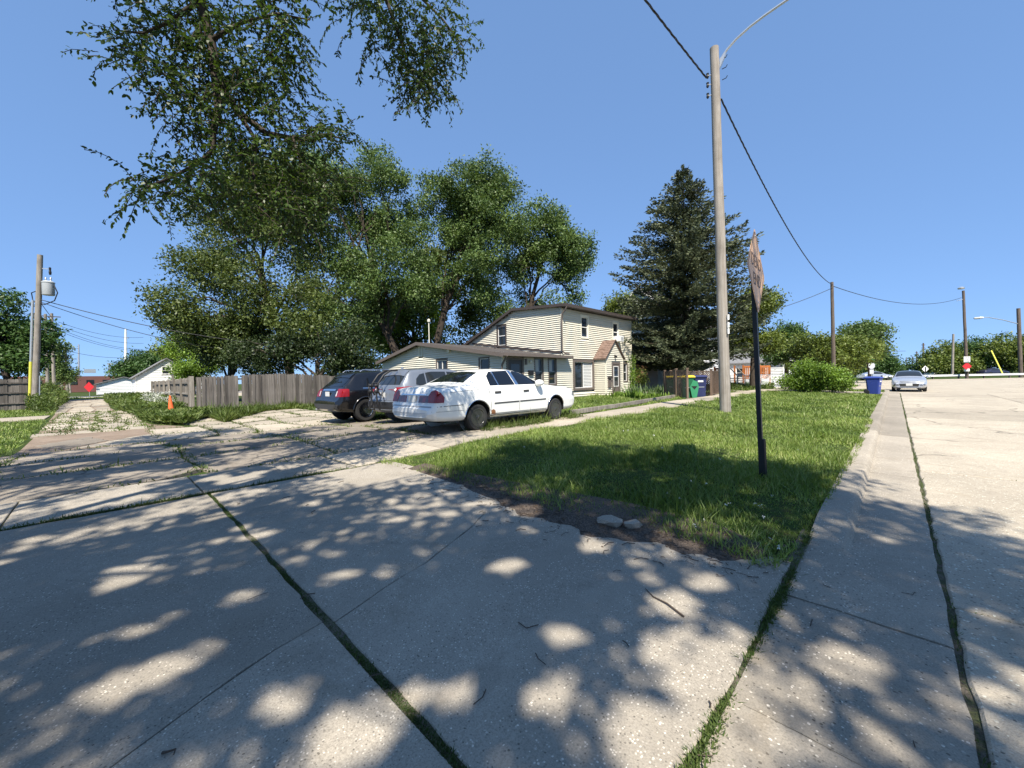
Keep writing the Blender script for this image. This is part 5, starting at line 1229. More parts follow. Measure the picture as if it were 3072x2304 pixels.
# ------------------------------------------------------------------ wires
def wire(label, a, b, sag, r=.014, name='power_line', n=24):
    a, b = Vector(a), Vector(b); pts = [a.lerp(b, i / n) - Z_ * (sag * 4 * (i / n) * (1 - i / n)) for i in range(n + 1)]
    return tag(MB().tube(pts, r, 5).obj(name, M['wire'], None, smooth=90), label, 'cable')
def twisted(label, a, b, sag):
    a, b = Vector(a), Vector(b); n = 160; mb = MB(); d = (b - a).normalized(); s = d.cross(Z_).normalized()
    for ph in (0, 2.1, 4.2):
        pts = []
        for i in range(n + 1):
            f = i / n; p = a.lerp(b, f) - Z_ * (sag * 4 * f * (1 - f)); an = f * (b - a).length * 5 + ph
            pts.append(p + s * math.cos(an) * .018 + Z_ * math.sin(an) * .018)
        mb.tube(pts, .013, 5)
    return tag(mb.obj('power_line', M['wire'], None, smooth=90), label, 'cable')
twisted('black twisted cable rising from the near pole top to the upper left', (-4.42, 14.05, 11.2), (-4.1, -24, 9.8), .8)
twisted('black cable sagging from the near pole to the second pole', (-4.1, 14.45, 10.55), (-4.1, 46.9, 9.5), 1.1)
wire('thin cable from the second pole to the one way sign pole', (-4.1, 47.1, 9.4), at(2884, 893, 60), 1.3, .03)
wire('service cable from the second pole down to the white house', (-4.1, 46.9, 9.2), (-12.5, 38.0, 6.0), .5, .025)
pt = Vector((-39.25, -2.55, 7.05))
wire('upper alley cable from the transformer pole to the trees', pt, at(1010, 1045, 33), .7, .025)
wire('lower alley cable from the transformer pole to the trees', pt - Z_ * .15, at(900, 1062, 34), .9, .02)
wire('cable from the transformer pole to the next alley pole', pt - Z_ * .2, at(189, 982, 60), .3, .02)
wire('cable from the transformer pole into the left tree', pt, at(40, 908, 34), .2, .02)
for i, (ya, yb) in enumerate(((966, 1012), (976, 1030), (985, 1048), (992, 1052), (1046, 1068))):
    wire(['topmost', 'second', 'third', 'fourth', 'lowest'][i] + ' of the thin wires crossing above the alley', at(175, ya, 61), at(430, yb, 80), .8, .028)

# ------------------------------------------------------------------ signs
M['sign_orange'] = plain('faded_orange_sign', (0.60, 0.37, 0.20), 0.5, 0.10, 3)
M['sign_ink'] = plain('faded_sign_ink', (0.10, 0.065, 0.045), 0.6, 0.15, 6)
M['sign_red'] = plain('red_sign', (0.55, 0.025, 0.03), 0.45, 0.1, 5)
M['sign_white'] = plain('white_sign', (0.75, 0.75, 0.73), 0.45, 0.05, 5)
M['sign_back'] = plain('bare_aluminium_sign', (0.55, 0.56, 0.57), 0.5, 0.1, 5, metal=0.3)
ds = thing('road_sign', 'faded orange dead end diamond sign on a black post', 'sign', (-1.22, 5.80, .12))
ds.rotation_euler = (R(0.2), R(-1.6), 0)      # leans a little
MB().box((0, 0, 1.42), (.05, .055, 2.84)).obj('post', M['black_paint'], ds)
MB().tube([(0.03, 0, .02), (0.03, 0, .5)], .03, 6).obj('post_sleeve', M['black_paint'], ds)
def rounded_diamond(h, r=.045):
    out = []; 
    for k in range(4):
        a = k * math.pi / 2; c = ((h - r * 1.414) * math.cos(a), (h - r * 1.414) * math.sin(a))
        for j in (-45, -15, 15, 45): out.append((c[0] + r * math.cos(a + R(j)), c[1] + r * math.sin(a + R(j))))
    return out
sg_ = link('sign_panel', None, ds, (0.035, 0.0, 2.63)); 
mb = MB(); mb.prism(rounded_diamond(.545), (0, 0, 0), Y_, Z_, X_, .004); bpy.data.objects.remove(sg_); sp = mb.obj('sign_panel', M['sign_orange'], ds, (0.035, 0.0, 2.63))
sp.rotation_euler = (0, 0, R(2.5))
ring = rounded_diamond(.515); inner = rounded_diamond(.495); mb = MB(); k = len(ring)
mb.add([(0.0055, p[0], p[1]) for p in ring] + [(0.0055, p[0], p[1]) for p in inner], [(i, (i + 1) % k, k + (i + 1) % k, k + i) for i in range(k)]); mb.obj('border', M['sign_ink'], sp, fix=False)
for txt, z in (('DEAD', .10), ('END', -.13)):
    l = link('lettering', text_mesh(txt, .225, M['sign_ink'], .0008, space=1.02), sp, (0.0062, 0, z)); l.rotation_euler = (R(90), 0, R(90))
for z in (.44, -.40): MB().lathe([(0, .012), (.012, .010), (.014, 0)], (0.004, 0, z), 'X', 10).obj('bolt', M['steel'], sp)

def facing(px): return math.atan2(_f0.y, _f0.x)
def small_sign(name, label, px, py, dep, build, base_py=None, r=.03, cat='sign'):
    """sign whose face looks back along the view axis; build(mb-frame) adds parts"""
    p = at(px, py, dep); t = thing(name, label, cat, (p.x, p.y, 0)); ang = math.atan2(-_f0.y, -_f0.x)
    if base_py: MB().tube([(0, 0, 0), (0, 0, p.z + .2)], r, 8).obj('post', M['steel'], t)
    t.rotation_euler = (0, 0, ang); build(t, p.z); return t        # local +x looks at the camera
def panel(t, poly, z, mat, x=.04, th=.006, name='sign_panel'):
    mb = MB(); mb.prism(poly, (x, 0, z), Y_, Z_, X_, th); return mb.obj(name, mat, t)
dia = lambda h: [(h, 0), (0, h), (-h, 0), (0, -h)]
octo = lambda r: [(r * math.cos(R(22.5 + 45 * i)), r * math.sin(R(22.5 + 45 * i))) for i in range(8)]
small_sign('road_sign', 'red diamond end marker in the alley', 268, 1161, 48, lambda t, z: panel(t, dia(.62), z, M['sign_red']), 1195)
def onew(t, z):
    p = panel(t, [(-.48, -.42), (.48, -.42), (.48, .42), (-.48, .42)], z, M['sign_white'])
    for s, dz in (('ONE', .24), ('WAY', .0)):
        l = link('lettering', text_mesh(s, .28, M['black_paint'], .002), p, (.05, 0, z + dz)); l.rotation_euler = (R(90), 0, R(90))
    mb = MB(); mb.prism([(-.32, -.04), (.12, -.04), (.12, -.12), (.34, 0), (.12, .12), (.12, .04), (-.32, .04)], (.048, 0, z - .26), Y_, Z_, X_, .004); mb.obj('arrow', M['black_paint'], p)
small_sign('road_sign', 'white one way sign with black arrow on the far pole', 2900, 1078, 59.6, onew)
small_sign('road_sign', 'red diamond marker below the one way sign', 2900, 1099, 59.6, lambda t, z: panel(t, [(.72, 0), (.2, .45), (-.2, .45), (-.72, 0), (-.2, -.45), (.2, -.45)], z, M['sign_red']))
def dback(t, z):
    panel(t, dia(.50), z, M['sign_white']); MB().box((.06, 0, z - .2), (.03, .16, 1.0)).obj('backing_bar', M['black_paint'], t)
small_sign('road_sign', 'back of a diamond warning sign behind the silver sedan', 2775, 1107, 58, dback, 1135)
def stopb(t, z):
    panel(t, octo(.40), z, M['sign_back']); panel(t, [(-.24, -.95), (.24, -.95), (.24, -.45), (-.24, -.45)], z, M['sign_back'])
    b = panel(t, [(-.48, .62), (.48, .62), (.48, .82), (-.48, .82)], z, plain('green_sign', (.02, .22, .10), .5), name='name_blade')
small_sign('road_sign', 'back of a stop sign with a green street name blade above', 2614, 1097, 46, stopb, 1150)

# ------------------------------------------------------------------ guard rail
gr = thing('guard_rail', 'long white steel guard rail beyond the cross road', 'guard rail')
a, b = _f0 * 61 + _r0 * 57, _f0 * 61 + _r0 * 120; mb = MB(); n = 2
prof = [(0, .44), (.05, .47), (.05, .53), (0, .58), (.0, .60), (.05, .65), (.05, .71), (0, .74)]
for p in (a, b):
    for (o, z) in prof: q = p - _f0 * o; mb.v.append((q.x, q.y, z))
k = len(prof)
for i in range(k - 1): mb.f.append((i, i + 1, k + i + 1, k + i)); mb.m.append(0)
mb.obj('beam', plain('white_painted_rail', (.72, .72, .70), .5, .08, 2), gr)
for i in range(17):
    p = a.lerp(b, i / 16) + _f0 * .12; MB().box((p.x, p.y, .4), (.15, .15, .8), YAW).obj('post', M['pole_wood_dark'], gr)

# ------------------------------------------------------------------ traffic cone
cn = thing('traffic_cone', 'orange traffic cone leaning in the weeds by the alley', 'cone', (-23.75, 2.2, .02))
MB().box((0, 0, .02), (.36, .36, .04)).obj('base', M['plastic_black'], cn)
MB().lathe([(.15, .04), (.14, .06), (.035, .92), (.025, .95), (.0, .95)], (0, 0, 0), 'Z', 20).obj('shell', plain('orange_cone', (.80, .14, .03), .55, .1, 6), cn, smooth=50)
cn.rotation_euler = (R(4), R(3), .4)

# ------------------------------------------------------------------ wheeled bins
def cart(label, loc, rz, body, lid, s=1.0, mark=None):
    t = thing('wheeled_bin', label, 'bin', loc, rz); b = MB()
    secs = [(.235, .245, .03), (.25, .27, .45), (.275, .32, .93), (.29, .34, .95), (.29, .34, 1.0)]
    for (hx, hy, z) in secs:
        for (x, y) in ((-1, -1), (1, -1), (1, 1), (-1, 1)): b.v.append((x * hx, y * hy + (.04 if z > .9 else 0) * 0, z))
    for i in range(len(secs) - 1):
        for j in range(4): b.f.append((i * 4 + j, i * 4 + (j + 1) % 4, i * 4 + 4 + (j + 1) % 4, i * 4 + 4 + j)); b.m.append(0)
    b.f.append((0, 1, 2, 3)); b.f.append((16, 17, 18, 19)); b.m += [0, 0]
    me = b.obj('body', body, t)
    bm = bmesh.new(); bm.from_mesh(me.data); bmesh.ops.bevel(bm, geom=[e for e in bm.edges if abs(e.verts[0].co.z - e.verts[1].co.z) > .1], offset=.04, segments=2, affect='EDGES'); bm.to_mesh(me.data); bm.free()
    l = MB()
    for (hx, hy, z) in ((.31, .37, 1.0), (.31, .37, 1.03), (.26, .31, 1.08), (.12, .2, 1.10)):
        for (x, y) in ((-1, -1), (1, -1), (1, 1), (-1, 1)): l.v.append((x * hx, y * hy, z))
    for i in range(3):
        for j in range(4): l.f.append((i * 4 + j, i * 4 + (j + 1) % 4, i * 4 + 4 + (j + 1) % 4, i * 4 + 4 + j)); l.m.append(0)
    l.f += [(0, 1, 2, 3), (12, 13, 14, 15)]; l.m += [0, 0]; l.obj('lid', lid, t)
    for sx in (-1, 1):
        MB().lathe([(0, -.03), (.13, -.03), (.14, 0), (.13, .03), (0, .03)], (sx * .29, .27, .14), 'X', 18).obj('wheel', M['rubber'], t, smooth=40)
    MB().tube([(-.24, .36, 1.0), (-.24, .45, .98), (.24, .45, .98), (.24, .36, 1.0)], .018, 6).obj('handle', body, t)
    MB().box((0, -.275, .52), (.34, .02, .03)).obj('grab_bar', M['steel'], t)
    if mark: MB().box((0, -.315, .80), (.24, .008, .08)).obj('emblem', mark, t)
    t.scale = (s, s, s); return t
bl = plain('blue_bin_plastic', (.028, .055, .26), .5, .12, 3); gn = plain('green_bin_plastic', (.015, .13, .06), .5, .12, 3); yl = plain('yellow_bin_lid', (.75, .55, .03), .5, .08, 3); nv = plain('navy_bin_plastic', (.02, .028, .10), .5, .12, 3)
cart('green bin with yellow lid in the lattice enclosure', (-8.0, 21.75, .2), R(30), gn, yl, 1.12)
cart('navy blue bin right of the yellow-lidded bin in the lattice enclosure', (-7.75, 22.85, .2), R(30), nv, nv, 1.12, M['sign_white'])
cart('green bin with yellow lid behind the leftmost lattice panel', (-9.25, 22.9, .2), R(15), gn, yl, 1.12)
cart('blue bin at the kerb, the nearer one in front', (-.86, 30.8, .14), R(75), bl, bl, .92, M['sign_white'])
cart('blue bin at the kerb, hidden behind the nearer one', (-.98, 31.9, .14), R(95), bl, bl, .92)
lf = thing('bin_lid_flap', 'green tapered recycling flap with a dark triangle in front of the bins', 'flap', (-7.55, 21.55, .2), R(35))  # flap plate modelled as a green bin lid hanging open
MB().prism([(-.22, .62), (-.10, .0), (.10, .0), (.22, .62), (.16, .9), (-.06, .98)], (0, 0, 0), X_, Z_, Y_, .05).obj('flap', plain('light_green_plastic', (.03, .22, .10), .5), lf)
MB().prism([(-.15, .66), (.0, .48), (.15, .66)], (0, -.006, 0), X_, Z_, Y_, .005).obj('triangle_mark', M['black_paint'], lf)

# ------------------------------------------------------------------ lattice screens
M['lattice'] = wood('brown_lattice', (0.22, 0.16, 0.12), (0.12, 0.085, 0.062), rnd=.1)
def lattice(label, a, b, h, z, mat=None):
    t = thing('lattice_screen', label, 'screen'); a, b = Vector(a), Vector(b); L = (b - a).length; u = (b - a).normalized(); n = Vector((-u.y, u.x, 0)); mat = mat or M['lattice']; up = Z_
    mb = MB(); z0, z1_ = .15, h - .06; H = z1_ - z0; st = .105
    for sgn in (1, -1):
        k = -int(H / st) - 1
        while k * st < L + H:
            s0 = k * st; pts = []
            # lath from (s0, z0) going at 45 degrees, clipped to the panel
            if sgn > 0: u0, v0, u1, v1 = s0, 0, s0 + H, H
            else: u0, v0, u1, v1 = s0 + H, 0, s0, H
            lo, hi = 0.0, 1.0; du = u1 - u0
            t0, t1 = (0 - u0) / du, (L - u0) / du; lo = max(lo, min(t0, t1)); hi = min(hi, max(t0, t1))
            if hi - lo > .02:
                p = a + u * (u0 + du * lo) + up * (z + z0 + H * lo) + n * (.006 * sgn); q = a + u * (u0 + du * hi) + up * (z + z0 + H * hi) + n * (.006 * sgn)
                d = (q - p).normalized(); sd = d.cross(n).normalized() * .017
                c = [p - sd, p + sd, q + sd, q - sd]; mb.add([x + n * .005 for x in c] + [x - n * .005 for x in c], [(0, 1, 2, 3), (7, 6, 5, 4), (0, 1, 5, 4), (1, 2, 6, 5), (2, 3, 7, 6), (3, 0, 4, 7)])
            k += 1
    mb.obj('lattice', mat, t)
    for zz in (z + z0, z + z1_): MB().bar(a + up * zz, b + up * zz, .05, .05).obj('rail', mat, t)
    for p in (a, b):
        po = MB(); po.box((p.x, p.y, z + h / 2), (.10, .10, h), math.atan2(u.y, u.x)).obj('post', mat, t)
        MB().box((p.x, p.y, z + h + .03), (.13, .13, .05), math.atan2(u.y, u.x)).obj('post_cap', mat, t)
    return t
LZ = .2
A0, A1, A2, A3, A4 = (-9.35, 22.1, 0), (-8.30, 21.05, 0), (-7.52, 20.45, 0), (-7.35, 23.55, 0), (-7.55, 25.6, 0)
lattice('leftmost dark lattice screen beside the iris bed', A0, (-8.42, 21.17, 0), 1.5, LZ)
lattice('lattice screen in front, left of the yellow-lidded bin', A1, A2, 1.55, LZ)
lattice('lattice screen behind the bins', (-9.6, 23.6, 0), (-7.5, 24.1, 0), 1.5, LZ)
lattice('lattice screen right of the navy bin, behind the near pole', A3, A4, 1.5, LZ)

# ------------------------------------------------------------------ timber play deck and steps, chain link
M['cedar'] = wood('orange_cedar', (0.52, 0.19, 0.06), (0.36, 0.12, 0.035), rnd=.15)
dk = thing('play_deck', 'orange stained timber play deck with slatted railing behind the lawn', 'deck')
ox, oy = -9.9, 40.5; u = Vector((math.cos(YAW), math.sin(YAW), 0)); w_ = Vector((-math.sin(YAW), math.cos(YAW), 0))
def DP(a, b, z): return Vector((ox, oy, .25)) + u * a + w_ * b + Z_ * z
for (a, b, h) in ((0, 0, 2.0), (1.5, 0, 2.0), (2.4, 0, 1.9), (-2.6, 0, 1.9), (-1.9, 0, 1.9), (0, 1.4, 2.0), (2.4, 1.4, 1.9)): MB().bar(DP(a, b, -.2), DP(a, b, h), .12).obj('post', M['cedar'], dk)
for (a0, a1, z) in ((0, 2.4, 1.85), (0, 2.4, .95), (0, 2.4, .8), (-2.6, -1.9, 1.7), (-2.6, -1.9, .9)): MB().bar(DP(a0, -.02, z), DP(a1, -.02, z), .05, .14).obj('rail', M['cedar'], dk)
for i in range(14):
    if 5 < i < 8: continue
    a = .12 + i * .165; MB().bar(DP(a, -.06, .92), DP(a, -.06, 1.85), .10, .03).obj('slat', M['cedar'], dk)
for i in range(4): MB().bar(DP(-2.5 + i * .17, -.06, .3), DP(-2.5 + i * .17, -.06, 1.7), .10, .03).obj('slat', M['cedar'], dk)
for i in range(8): MB().box(DP(1.2, .1 + i * .17, .78), (2.4, .15, .04), YAW).obj('deck_board', M['cedar'], dk)
MB().lathe([(0, -.15), (.12, -.1), (.15, 0), (.12, .1), (0, .15)], DP(.95, -.1, 1.45), 'Y', 12).obj('toy_ball', bl, dk)
stp = thing('garden_steps', 'grey wooden steps with handrails leading to the orange deck', 'steps')
for i in range(5): MB().box(DP(-.9, -.6 + i * .22, .12 + i * .16), (1.3, .26, .04), YAW).obj('tread', M['fence_wood_light'], stp)
for a in (-1.6, -.9, -.25):
    MB().bar(DP(a, -.7, 0), DP(a, -.7, 1.05), .07).obj('post', M['fence_wood_light'], stp); MB().bar(DP(a, -.7, 1.0), DP(a, .5, 1.75), .05, .09).obj('handrail', M['fence_wood_light'], stp)
for z in (.35, .6, .85): MB().bar(DP(-1.6, -.72, z), DP(-.25, -.72, z), .04).obj('rail', M['fence_wood_light'], stp)
cl = thing('chain_link_fence', 'low chain link fence beside the white bungalow', 'fence')
ca, cb = DP(-2.4, -3.2, 0), DP(6.2, 2.4, 0); ca.z = cb.z = .1
for i in range(6): p = ca.lerp(cb, i / 5); MB().tube([p, p + Z_ * 1.3], .03, 6).obj('post', M['steel'], cl)
MB().tube([ca + Z_ * 1.25, cb + Z_ * 1.25], .022, 6).obj('top_rail', M['steel'], cl)
mb = MB(); L = (cb - ca).length; ud = (cb - ca).normalized(); k = int(L / .16)
for i in range(-8, k):
    for sgn in (1, -1):
        s0 = i * .16; p0 = s0 if sgn > 0 else s0 + 1.2; p1 = s0 + 1.2 if sgn > 0 else s0
        if min(p0, p1) < 0 or max(p0, p1) > L: continue
        mb.tube([ca + ud * p0 + Z_ * .05, ca + ud * p1 + Z_ * 1.25], .006, 3, cap=False)
mb.obj('wire_mesh', M['steel'], cl)

# ------------------------------------------------------------------ planter edging by the iris bed
ed = thing('timber_edging', 'weathered timber edging of the front flower bed', 'edging')
for i, (a, b) in enumerate((((-7.62, 10.6), (-7.75, 13.6)), ((-7.75, 13.65), (-8.0, 17.2)), ((-8.0, 17.25), (-8.3, 20.8)))):
    mb = MB(); mb.bar((a[0], a[1], ztf(*a) + .08), (b[0], b[1], ztf(*b) + .09), .12, .14); mb.obj('timber', M['fence_wood_light'], ed)
# ------------------------------------------------------------------ far parked cars behind the guard rail
def far_car(label, p, rz, paint, s=1.0):
    c = Car(4.86, T, axM, .385, step=.14, sig=.6); t = thing('parked_car', label, 'car', p, rz, None); c.me.materials.append(paint); link('body', c.me, t)
    for a in 'RL': c.patch('side_window', [(1.2, 1.0), (3.2, .99), (2.75, 1.30), (2.2, 1.36), (1.7, 1.34)], a, M['car_glass'], t, off=.02, res=.4)
    for (ya, za) in axM:
        for sg in (1, -1): MB().lathe([(0, -.1), (.32, -.1), (.32, .1), (.18, .1), (.17, .08), (0, .08)], (sg * .78, ya, .32), 'X', 16).obj('wheel', M['rubber'], t)
    t.scale = (s, s, s); return t
def gp(px, dep): p = at(px, 1120, dep); return (p.x, p.y, 0)
far_car('dark car far behind the guard rail, right of the one way pole', gp(2940, 88), YAW - math.pi / 2, car_paint('dark_blue_paint', (.03, .03, .06), .2, .3), 1.15)
far_car('white car far behind the guard rail, left of the one way pole', gp(2850, 92), YAW + math.pi / 2, M['paint_white'], 1.1)
far_car('grey car parked far behind the kerbside bins', gp(2580, 66), YAW - math.pi / 2, M['paint_silver'], 1.0)
far_car('white car parked far at the end of the alley', gp(228, 118), YAW - math.pi / 2, M['paint_white'], 1.15)
# concrete chunks on the bank
for i, (x, y, s, lab) in enumerate(((-1.93, 3.30, .10, 'larger broken concrete chunk on the lawn edge'), (-1.74, 3.36, .07, 'smaller broken concrete chunk on the lawn edge'))):
    bm = bmesh.new(); k_ = 7
    for zz, sc in ((-.03, 1.0), (.028, .93)):
        for j in range(k_): a = 6.283 * j / k_ + random.uniform(-.3, .3); q = s * sc * random.uniform(.7, 1.25); bm.verts.new((q * math.cos(a) * 1.3, q * math.sin(a) * .8, zz + random.uniform(-.008, .01)))
    bmesh.ops.convex_hull(bm, input=bm.verts[:])
    me = bpy.data.meshes.new('concrete_chunk'); bm.to_mesh(me); bm.free(); me.materials.append(M['slab'])
    tag(link('concrete_chunk', me, None, (x, y, ztf(x, y) + .035), i), lab, 'rubble')
# ------------------------------------------------------------------ vegetation
M['grass'] = leaf_mat('grass_blades', [(0.15, 0.235, 0.042), (0.21, 0.305, 0.06), (0.29, 0.37, 0.088), (0.43, 0.44, 0.19)], 0.5, 0.3)
M['weed'] = leaf_mat('weed_leaves', [(0.085, 0.135, 0.026), (0.135, 0.19, 0.042), (0.20, 0.24, 0.07)], 0.55, 0.3)
M['moss'] = leaf_mat('joint_weeds', [(0.055, 0.095, 0.018), (0.09, 0.14, 0.03), (0.13, 0.165, 0.045)], 0.6, 0.25)
M['elm'] = leaf_mat('elm_leaves', [(0.045, 0.085, 0.016), (0.065, 0.115, 0.022), (0.09, 0.14, 0.03)], 0.45, 0.32)
M['elm_far'] = leaf_mat('tree_leaves_grey_green', [(0.086, 0.148, 0.038), (0.131, 0.200, 0.052), (0.200, 0.270, 0.086)], 0.5, 0.25)
M['olive'] = leaf_mat('tree_leaves_olive', [(0.108, 0.154, 0.028), (0.157, 0.209, 0.038), (0.244, 0.287, 0.066)], 0.5, 0.25)
M['bright'] = leaf_mat('tree_leaves_bright', [(0.131, 0.227, 0.031), (0.192, 0.313, 0.046), (0.278, 0.383, 0.070)], 0.5, 0.3)
M['olive_deep'] = leaf_mat('tree_leaves_dark_olive', [(0.074, 0.110, 0.026), (0.114, 0.154, 0.036), (0.180, 0.216, 0.058)], 0.5, 0.25)
M['deep'] = leaf_mat('tree_leaves_deep', [(0.049, 0.104, 0.024), (0.078, 0.148, 0.035), (0.113, 0.192, 0.049)], 0.5, 0.2)
M['under'] = leaf_mat('understory_leaves_shade_tone', [(0.026, 0.046, 0.014), (0.045, 0.070, 0.020), (0.085, 0.115, 0.034)], 0.5, 0.2)  # leaf colour darkened to stand in for the shade beneath the elm crowns
M['spruce'] = leaf_mat('spruce_needles', [(0.065, 0.085, 0.042), (0.10, 0.122, 0.062), (0.16, 0.175, 0.095)], 0.6, 0.1)
M['bark'] = wood('dark_bark', (0.085, 0.066, 0.05), (0.035, 0.028, 0.022), (14, 14, 3.5), rnd=.1)

def kites(pos, direc, side, length, width, bend=None, mid=0.45):
    """N leaf/blade quads: base, two mid points, tip"""
    n = len(pos); m = pos + direc * (length * mid)[:, None]
    tip = pos + direc * length[:, None]
    if bend is not None: tip = tip + bend; m = m + bend * 0.25
    V = np.stack([pos, m + side * (width * .5)[:, None], tip, m - side * (width * .5)[:, None]], 1).reshape(-1, 3)
    return V, np.arange(4 * n).reshape(n, 4)
def unit(v): return v / np.maximum(1e-9, np.linalg.norm(v, axis=1))[:, None]
def blades(n, xy, z, hmean, hvar, wid, r, lean=0.45):
    a = r.uniform(0, 2 * np.pi, n); l = np.abs(r.normal(0, lean, n)); d = unit(np.stack([np.cos(a) * l, np.sin(a) * l, np.ones(n)], 1))
    a2 = a + np.pi / 2 + r.normal(0, .5, n); s = np.stack([np.cos(a2), np.sin(a2), np.zeros(n)], 1)
    h = hmean * np.exp(r.normal(0, hvar, n)); bend = np.stack([np.cos(a) * h * .35, np.sin(a) * h * .35, -h * .12], 1) * r.uniform(0, 1.3, n)[:, None]
    P = np.stack([xy[:, 0], xy[:, 1], z], 1); return kites(P, d, s, h, wid * r.uniform(.6, 1.4, n), bend)
def inpoly(x, y, poly):
    c = np.zeros(len(x), bool); j = len(poly) - 1
    for i in range(len(poly)):
        xi, yi = poly[i]; xj, yj = poly[j]; c ^= ((yi > y) != (yj > y)) & (x < (xj - xi) * (y - yi) / (yj - yi + 1e-12) + xi); j = i
    return c
def scatter(poly, n, r):
    xs_ = [p[0] for p in poly]; ys_ = [p[1] for p in poly]; out = []; got = 0
    while got < n:
        x = r.uniform(min(xs_), max(xs_), n); y = r.uniform(min(ys_), max(ys_), n); k = inpoly(x, y, poly); out.append(np.stack([x[k], y[k]], 1)); got += k.sum()
    return np.concatenate(out)[:n]
def clumpy(xy, r, f=1.7, thr=0.0):
    """patchy height factor"""
    x, y = xy[:, 0], xy[:, 1]
    return 0.75 + 0.25 * np.sin(x * f * 2.1 + 1.3 * np.sin(y * f)) + 0.22 * np.sin(y * f * 1.7 + x * f * .6 + 2 * np.sin(x * 1.1))
def grass_object(name, label, regions, mat, seed):
    r = np.random.default_rng(seed); VV = []; FF = []; o = 0
    for (poly, n, hm, hv, wd, lean) in regions:
        xy = scatter(poly, n, r); z = zt(xy[:, 0], xy[:, 1]) - .03
        V, Fc = blades(n, xy, z, 1.0, hv, 1.0, r, lean)
        k = (hm * clumpy(xy, r)); base = np.repeat(np.stack([xy[:, 0], xy[:, 1], z], 1), 4, 0)
        # scale each blade about its base: heights by k, widths by wd
        rel = V - base; side = np.zeros_like(rel)
        rel4 = rel.reshape(-1, 4, 3); mid = (rel4[:, 1] + rel4[:, 3]) / 2; hw = (rel4[:, 1] - rel4[:, 3]) / 2
        rel4 = np.stack([rel4[:, 0] * 0, mid * k[:, None] + hw * wd, rel4[:, 2] * k[:, None], mid * k[:, None] - hw * wd], 1)
        V = base + rel4.reshape(-1, 3); VV.append(V); FF.append(Fc + o); o += len(V)
    me = np_mesh(name, np.concatenate(VV), np.concatenate(FF), mat); return tag(link(name, me), label, 'grass', kind='stuff')
front = [(-6.05, 3.10), (-5.28, 3.16), (-4.6, 3.26), (-3.99, 3.22), (-3.5, 3.32), (-3.18, 3.22), (-2.8, 3.28), (-2.57, 3.18), (-2.2, 3.30), (-1.99, 3.26), (-1.57, 3.42), (-1.3, 3.38), (-1.06, 3.42), (-0.78, 3.32), (-0.60, 3.36), (-.56, 3.6), (-.50, 5.0)]
near = front + [(-.44, 9.0), (-6.22, 9.0)]
near2 = [(-6.24, 9.0), (-.44, 9.0), (-.44, 15), (-6.3, 15)]
farv = [(-6.3, 15), (-.52, 15), (-.52, 31.4), (-6.3, 31.4)]
farv2 = [(-6.2, 33.6), (-.5, 34), (-.5, 42), (-6.2, 42)]
yard = [(-7.45, 9.2), (-7.3, 20.2), (-12.0, 24.5), (-13.4, 24.5), (-13.4, 13.3), (-14.6, 10.7), (-10.6, 10.6)]
yard2 = [(-7.45, 24.6), (-7.45, 42), (-12.4, 42), (-13.4, 27.7)]
grass_object('grass', 'long green lawn grass on the verge between sidewalk and kerb', [(near, 105000, .085, .38, .009, .6), (near2, 52000, .09, .35, .014, .55), (farv, 38000, .10, .3, .026, .5), (farv2, 9000, .12, .3, .04, .4)], M['grass'], 11)
grass_object('grass', 'sunlit lawn in front of the cream house', [(yard, 36000, .12, .35, .02, .5), (yard2, 15000, .14, .35, .03, .45)], M['grass'], 12)
leftg = [(-12.5, -1.5), (-14.6, -1.45), (-18.2, -1.5), (-27.8, -1.75), (-27.8, -9), (-12.9, -9)]
leftg2 = [(-31.3, -1.75), (-40.8, -2.0), (-40.8, -10), (-31.3, -10)]
grass_object('grass', 'lawn on the left of the alley', [(leftg, 24000, .11, .3, .02, .45), (leftg2, 9000, .14, .3, .03, .45), ([(-67, -3), (-71, -3), (-71, 3), (-67, 3)], 5000, .18, .3, .06, .4)], M['grass'], 13)
lotg = [(-13.7, 7.0), (-23.6, 7.4), (-24.2, 9.8), (-14.5, 10.6)]
strip = [(-18.2, 3.2), (-24.2, 3.3), (-24.0, 9.6), (-22.9, 9.4), (-22.6, 5.6)]
grass_object('grass', 'low weeds along the foot of the board fence by the parking slabs', [(strip, 26000, .26, .4, .035, .6), (lotg, 16000, .12, .4, .03, .6)], M['weed'], 14)

def weeds_strip(label, lines, n, hm, seed, mat=None, wd=.012, spread=.02, name='weeds', zoff=-.015, lean=.9):
    """tufts growing out of a joint"""
    r = np.random.default_rng(seed); L = np.array([math.dist(a, b) for a, b in lines]); pick = r.choice(len(lines), n, p=L / L.sum()); f = r.uniform(0, 1, n)
    A = np.array([l[0] for l in lines]); B = np.array([l[1] for l in lines]); D = unit(B - A); N_ = np.stack([-D[:, 1], D[:, 0]], 1)
    # gather the weeds in tufts with bare stretches between
    xy = A[pick] + (B - A)[pick] * f[:, None]; s = (L[pick] * f)
    dens = 0.55 + 0.45 * np.sin(s * 2.3 + pick) * np.sin(s * .9 + 1.0 + pick * 2); keep = r.uniform(0, 1, n) < np.clip((dens - .22) * 1.6 + .3 * np.sin(s * 8.0 + pick) * np.sin(s * 3.1), .05, 1)
    xy = xy[keep]; pk = pick[keep]; k = len(xy); dk = dens[keep]
    xy = xy + N_[pk] * r.normal(0, spread, k)[:, None] * (0.5 + dk)[:, None]
    V, Fc = blades(k, xy, zt(xy[:, 0], xy[:, 1]) + zoff, hm, .45, wd, r, lean)
    return tag(link(name, np_mesh(name, V, Fc, mat or M['moss'])), label, 'weeds', kind='stuff')
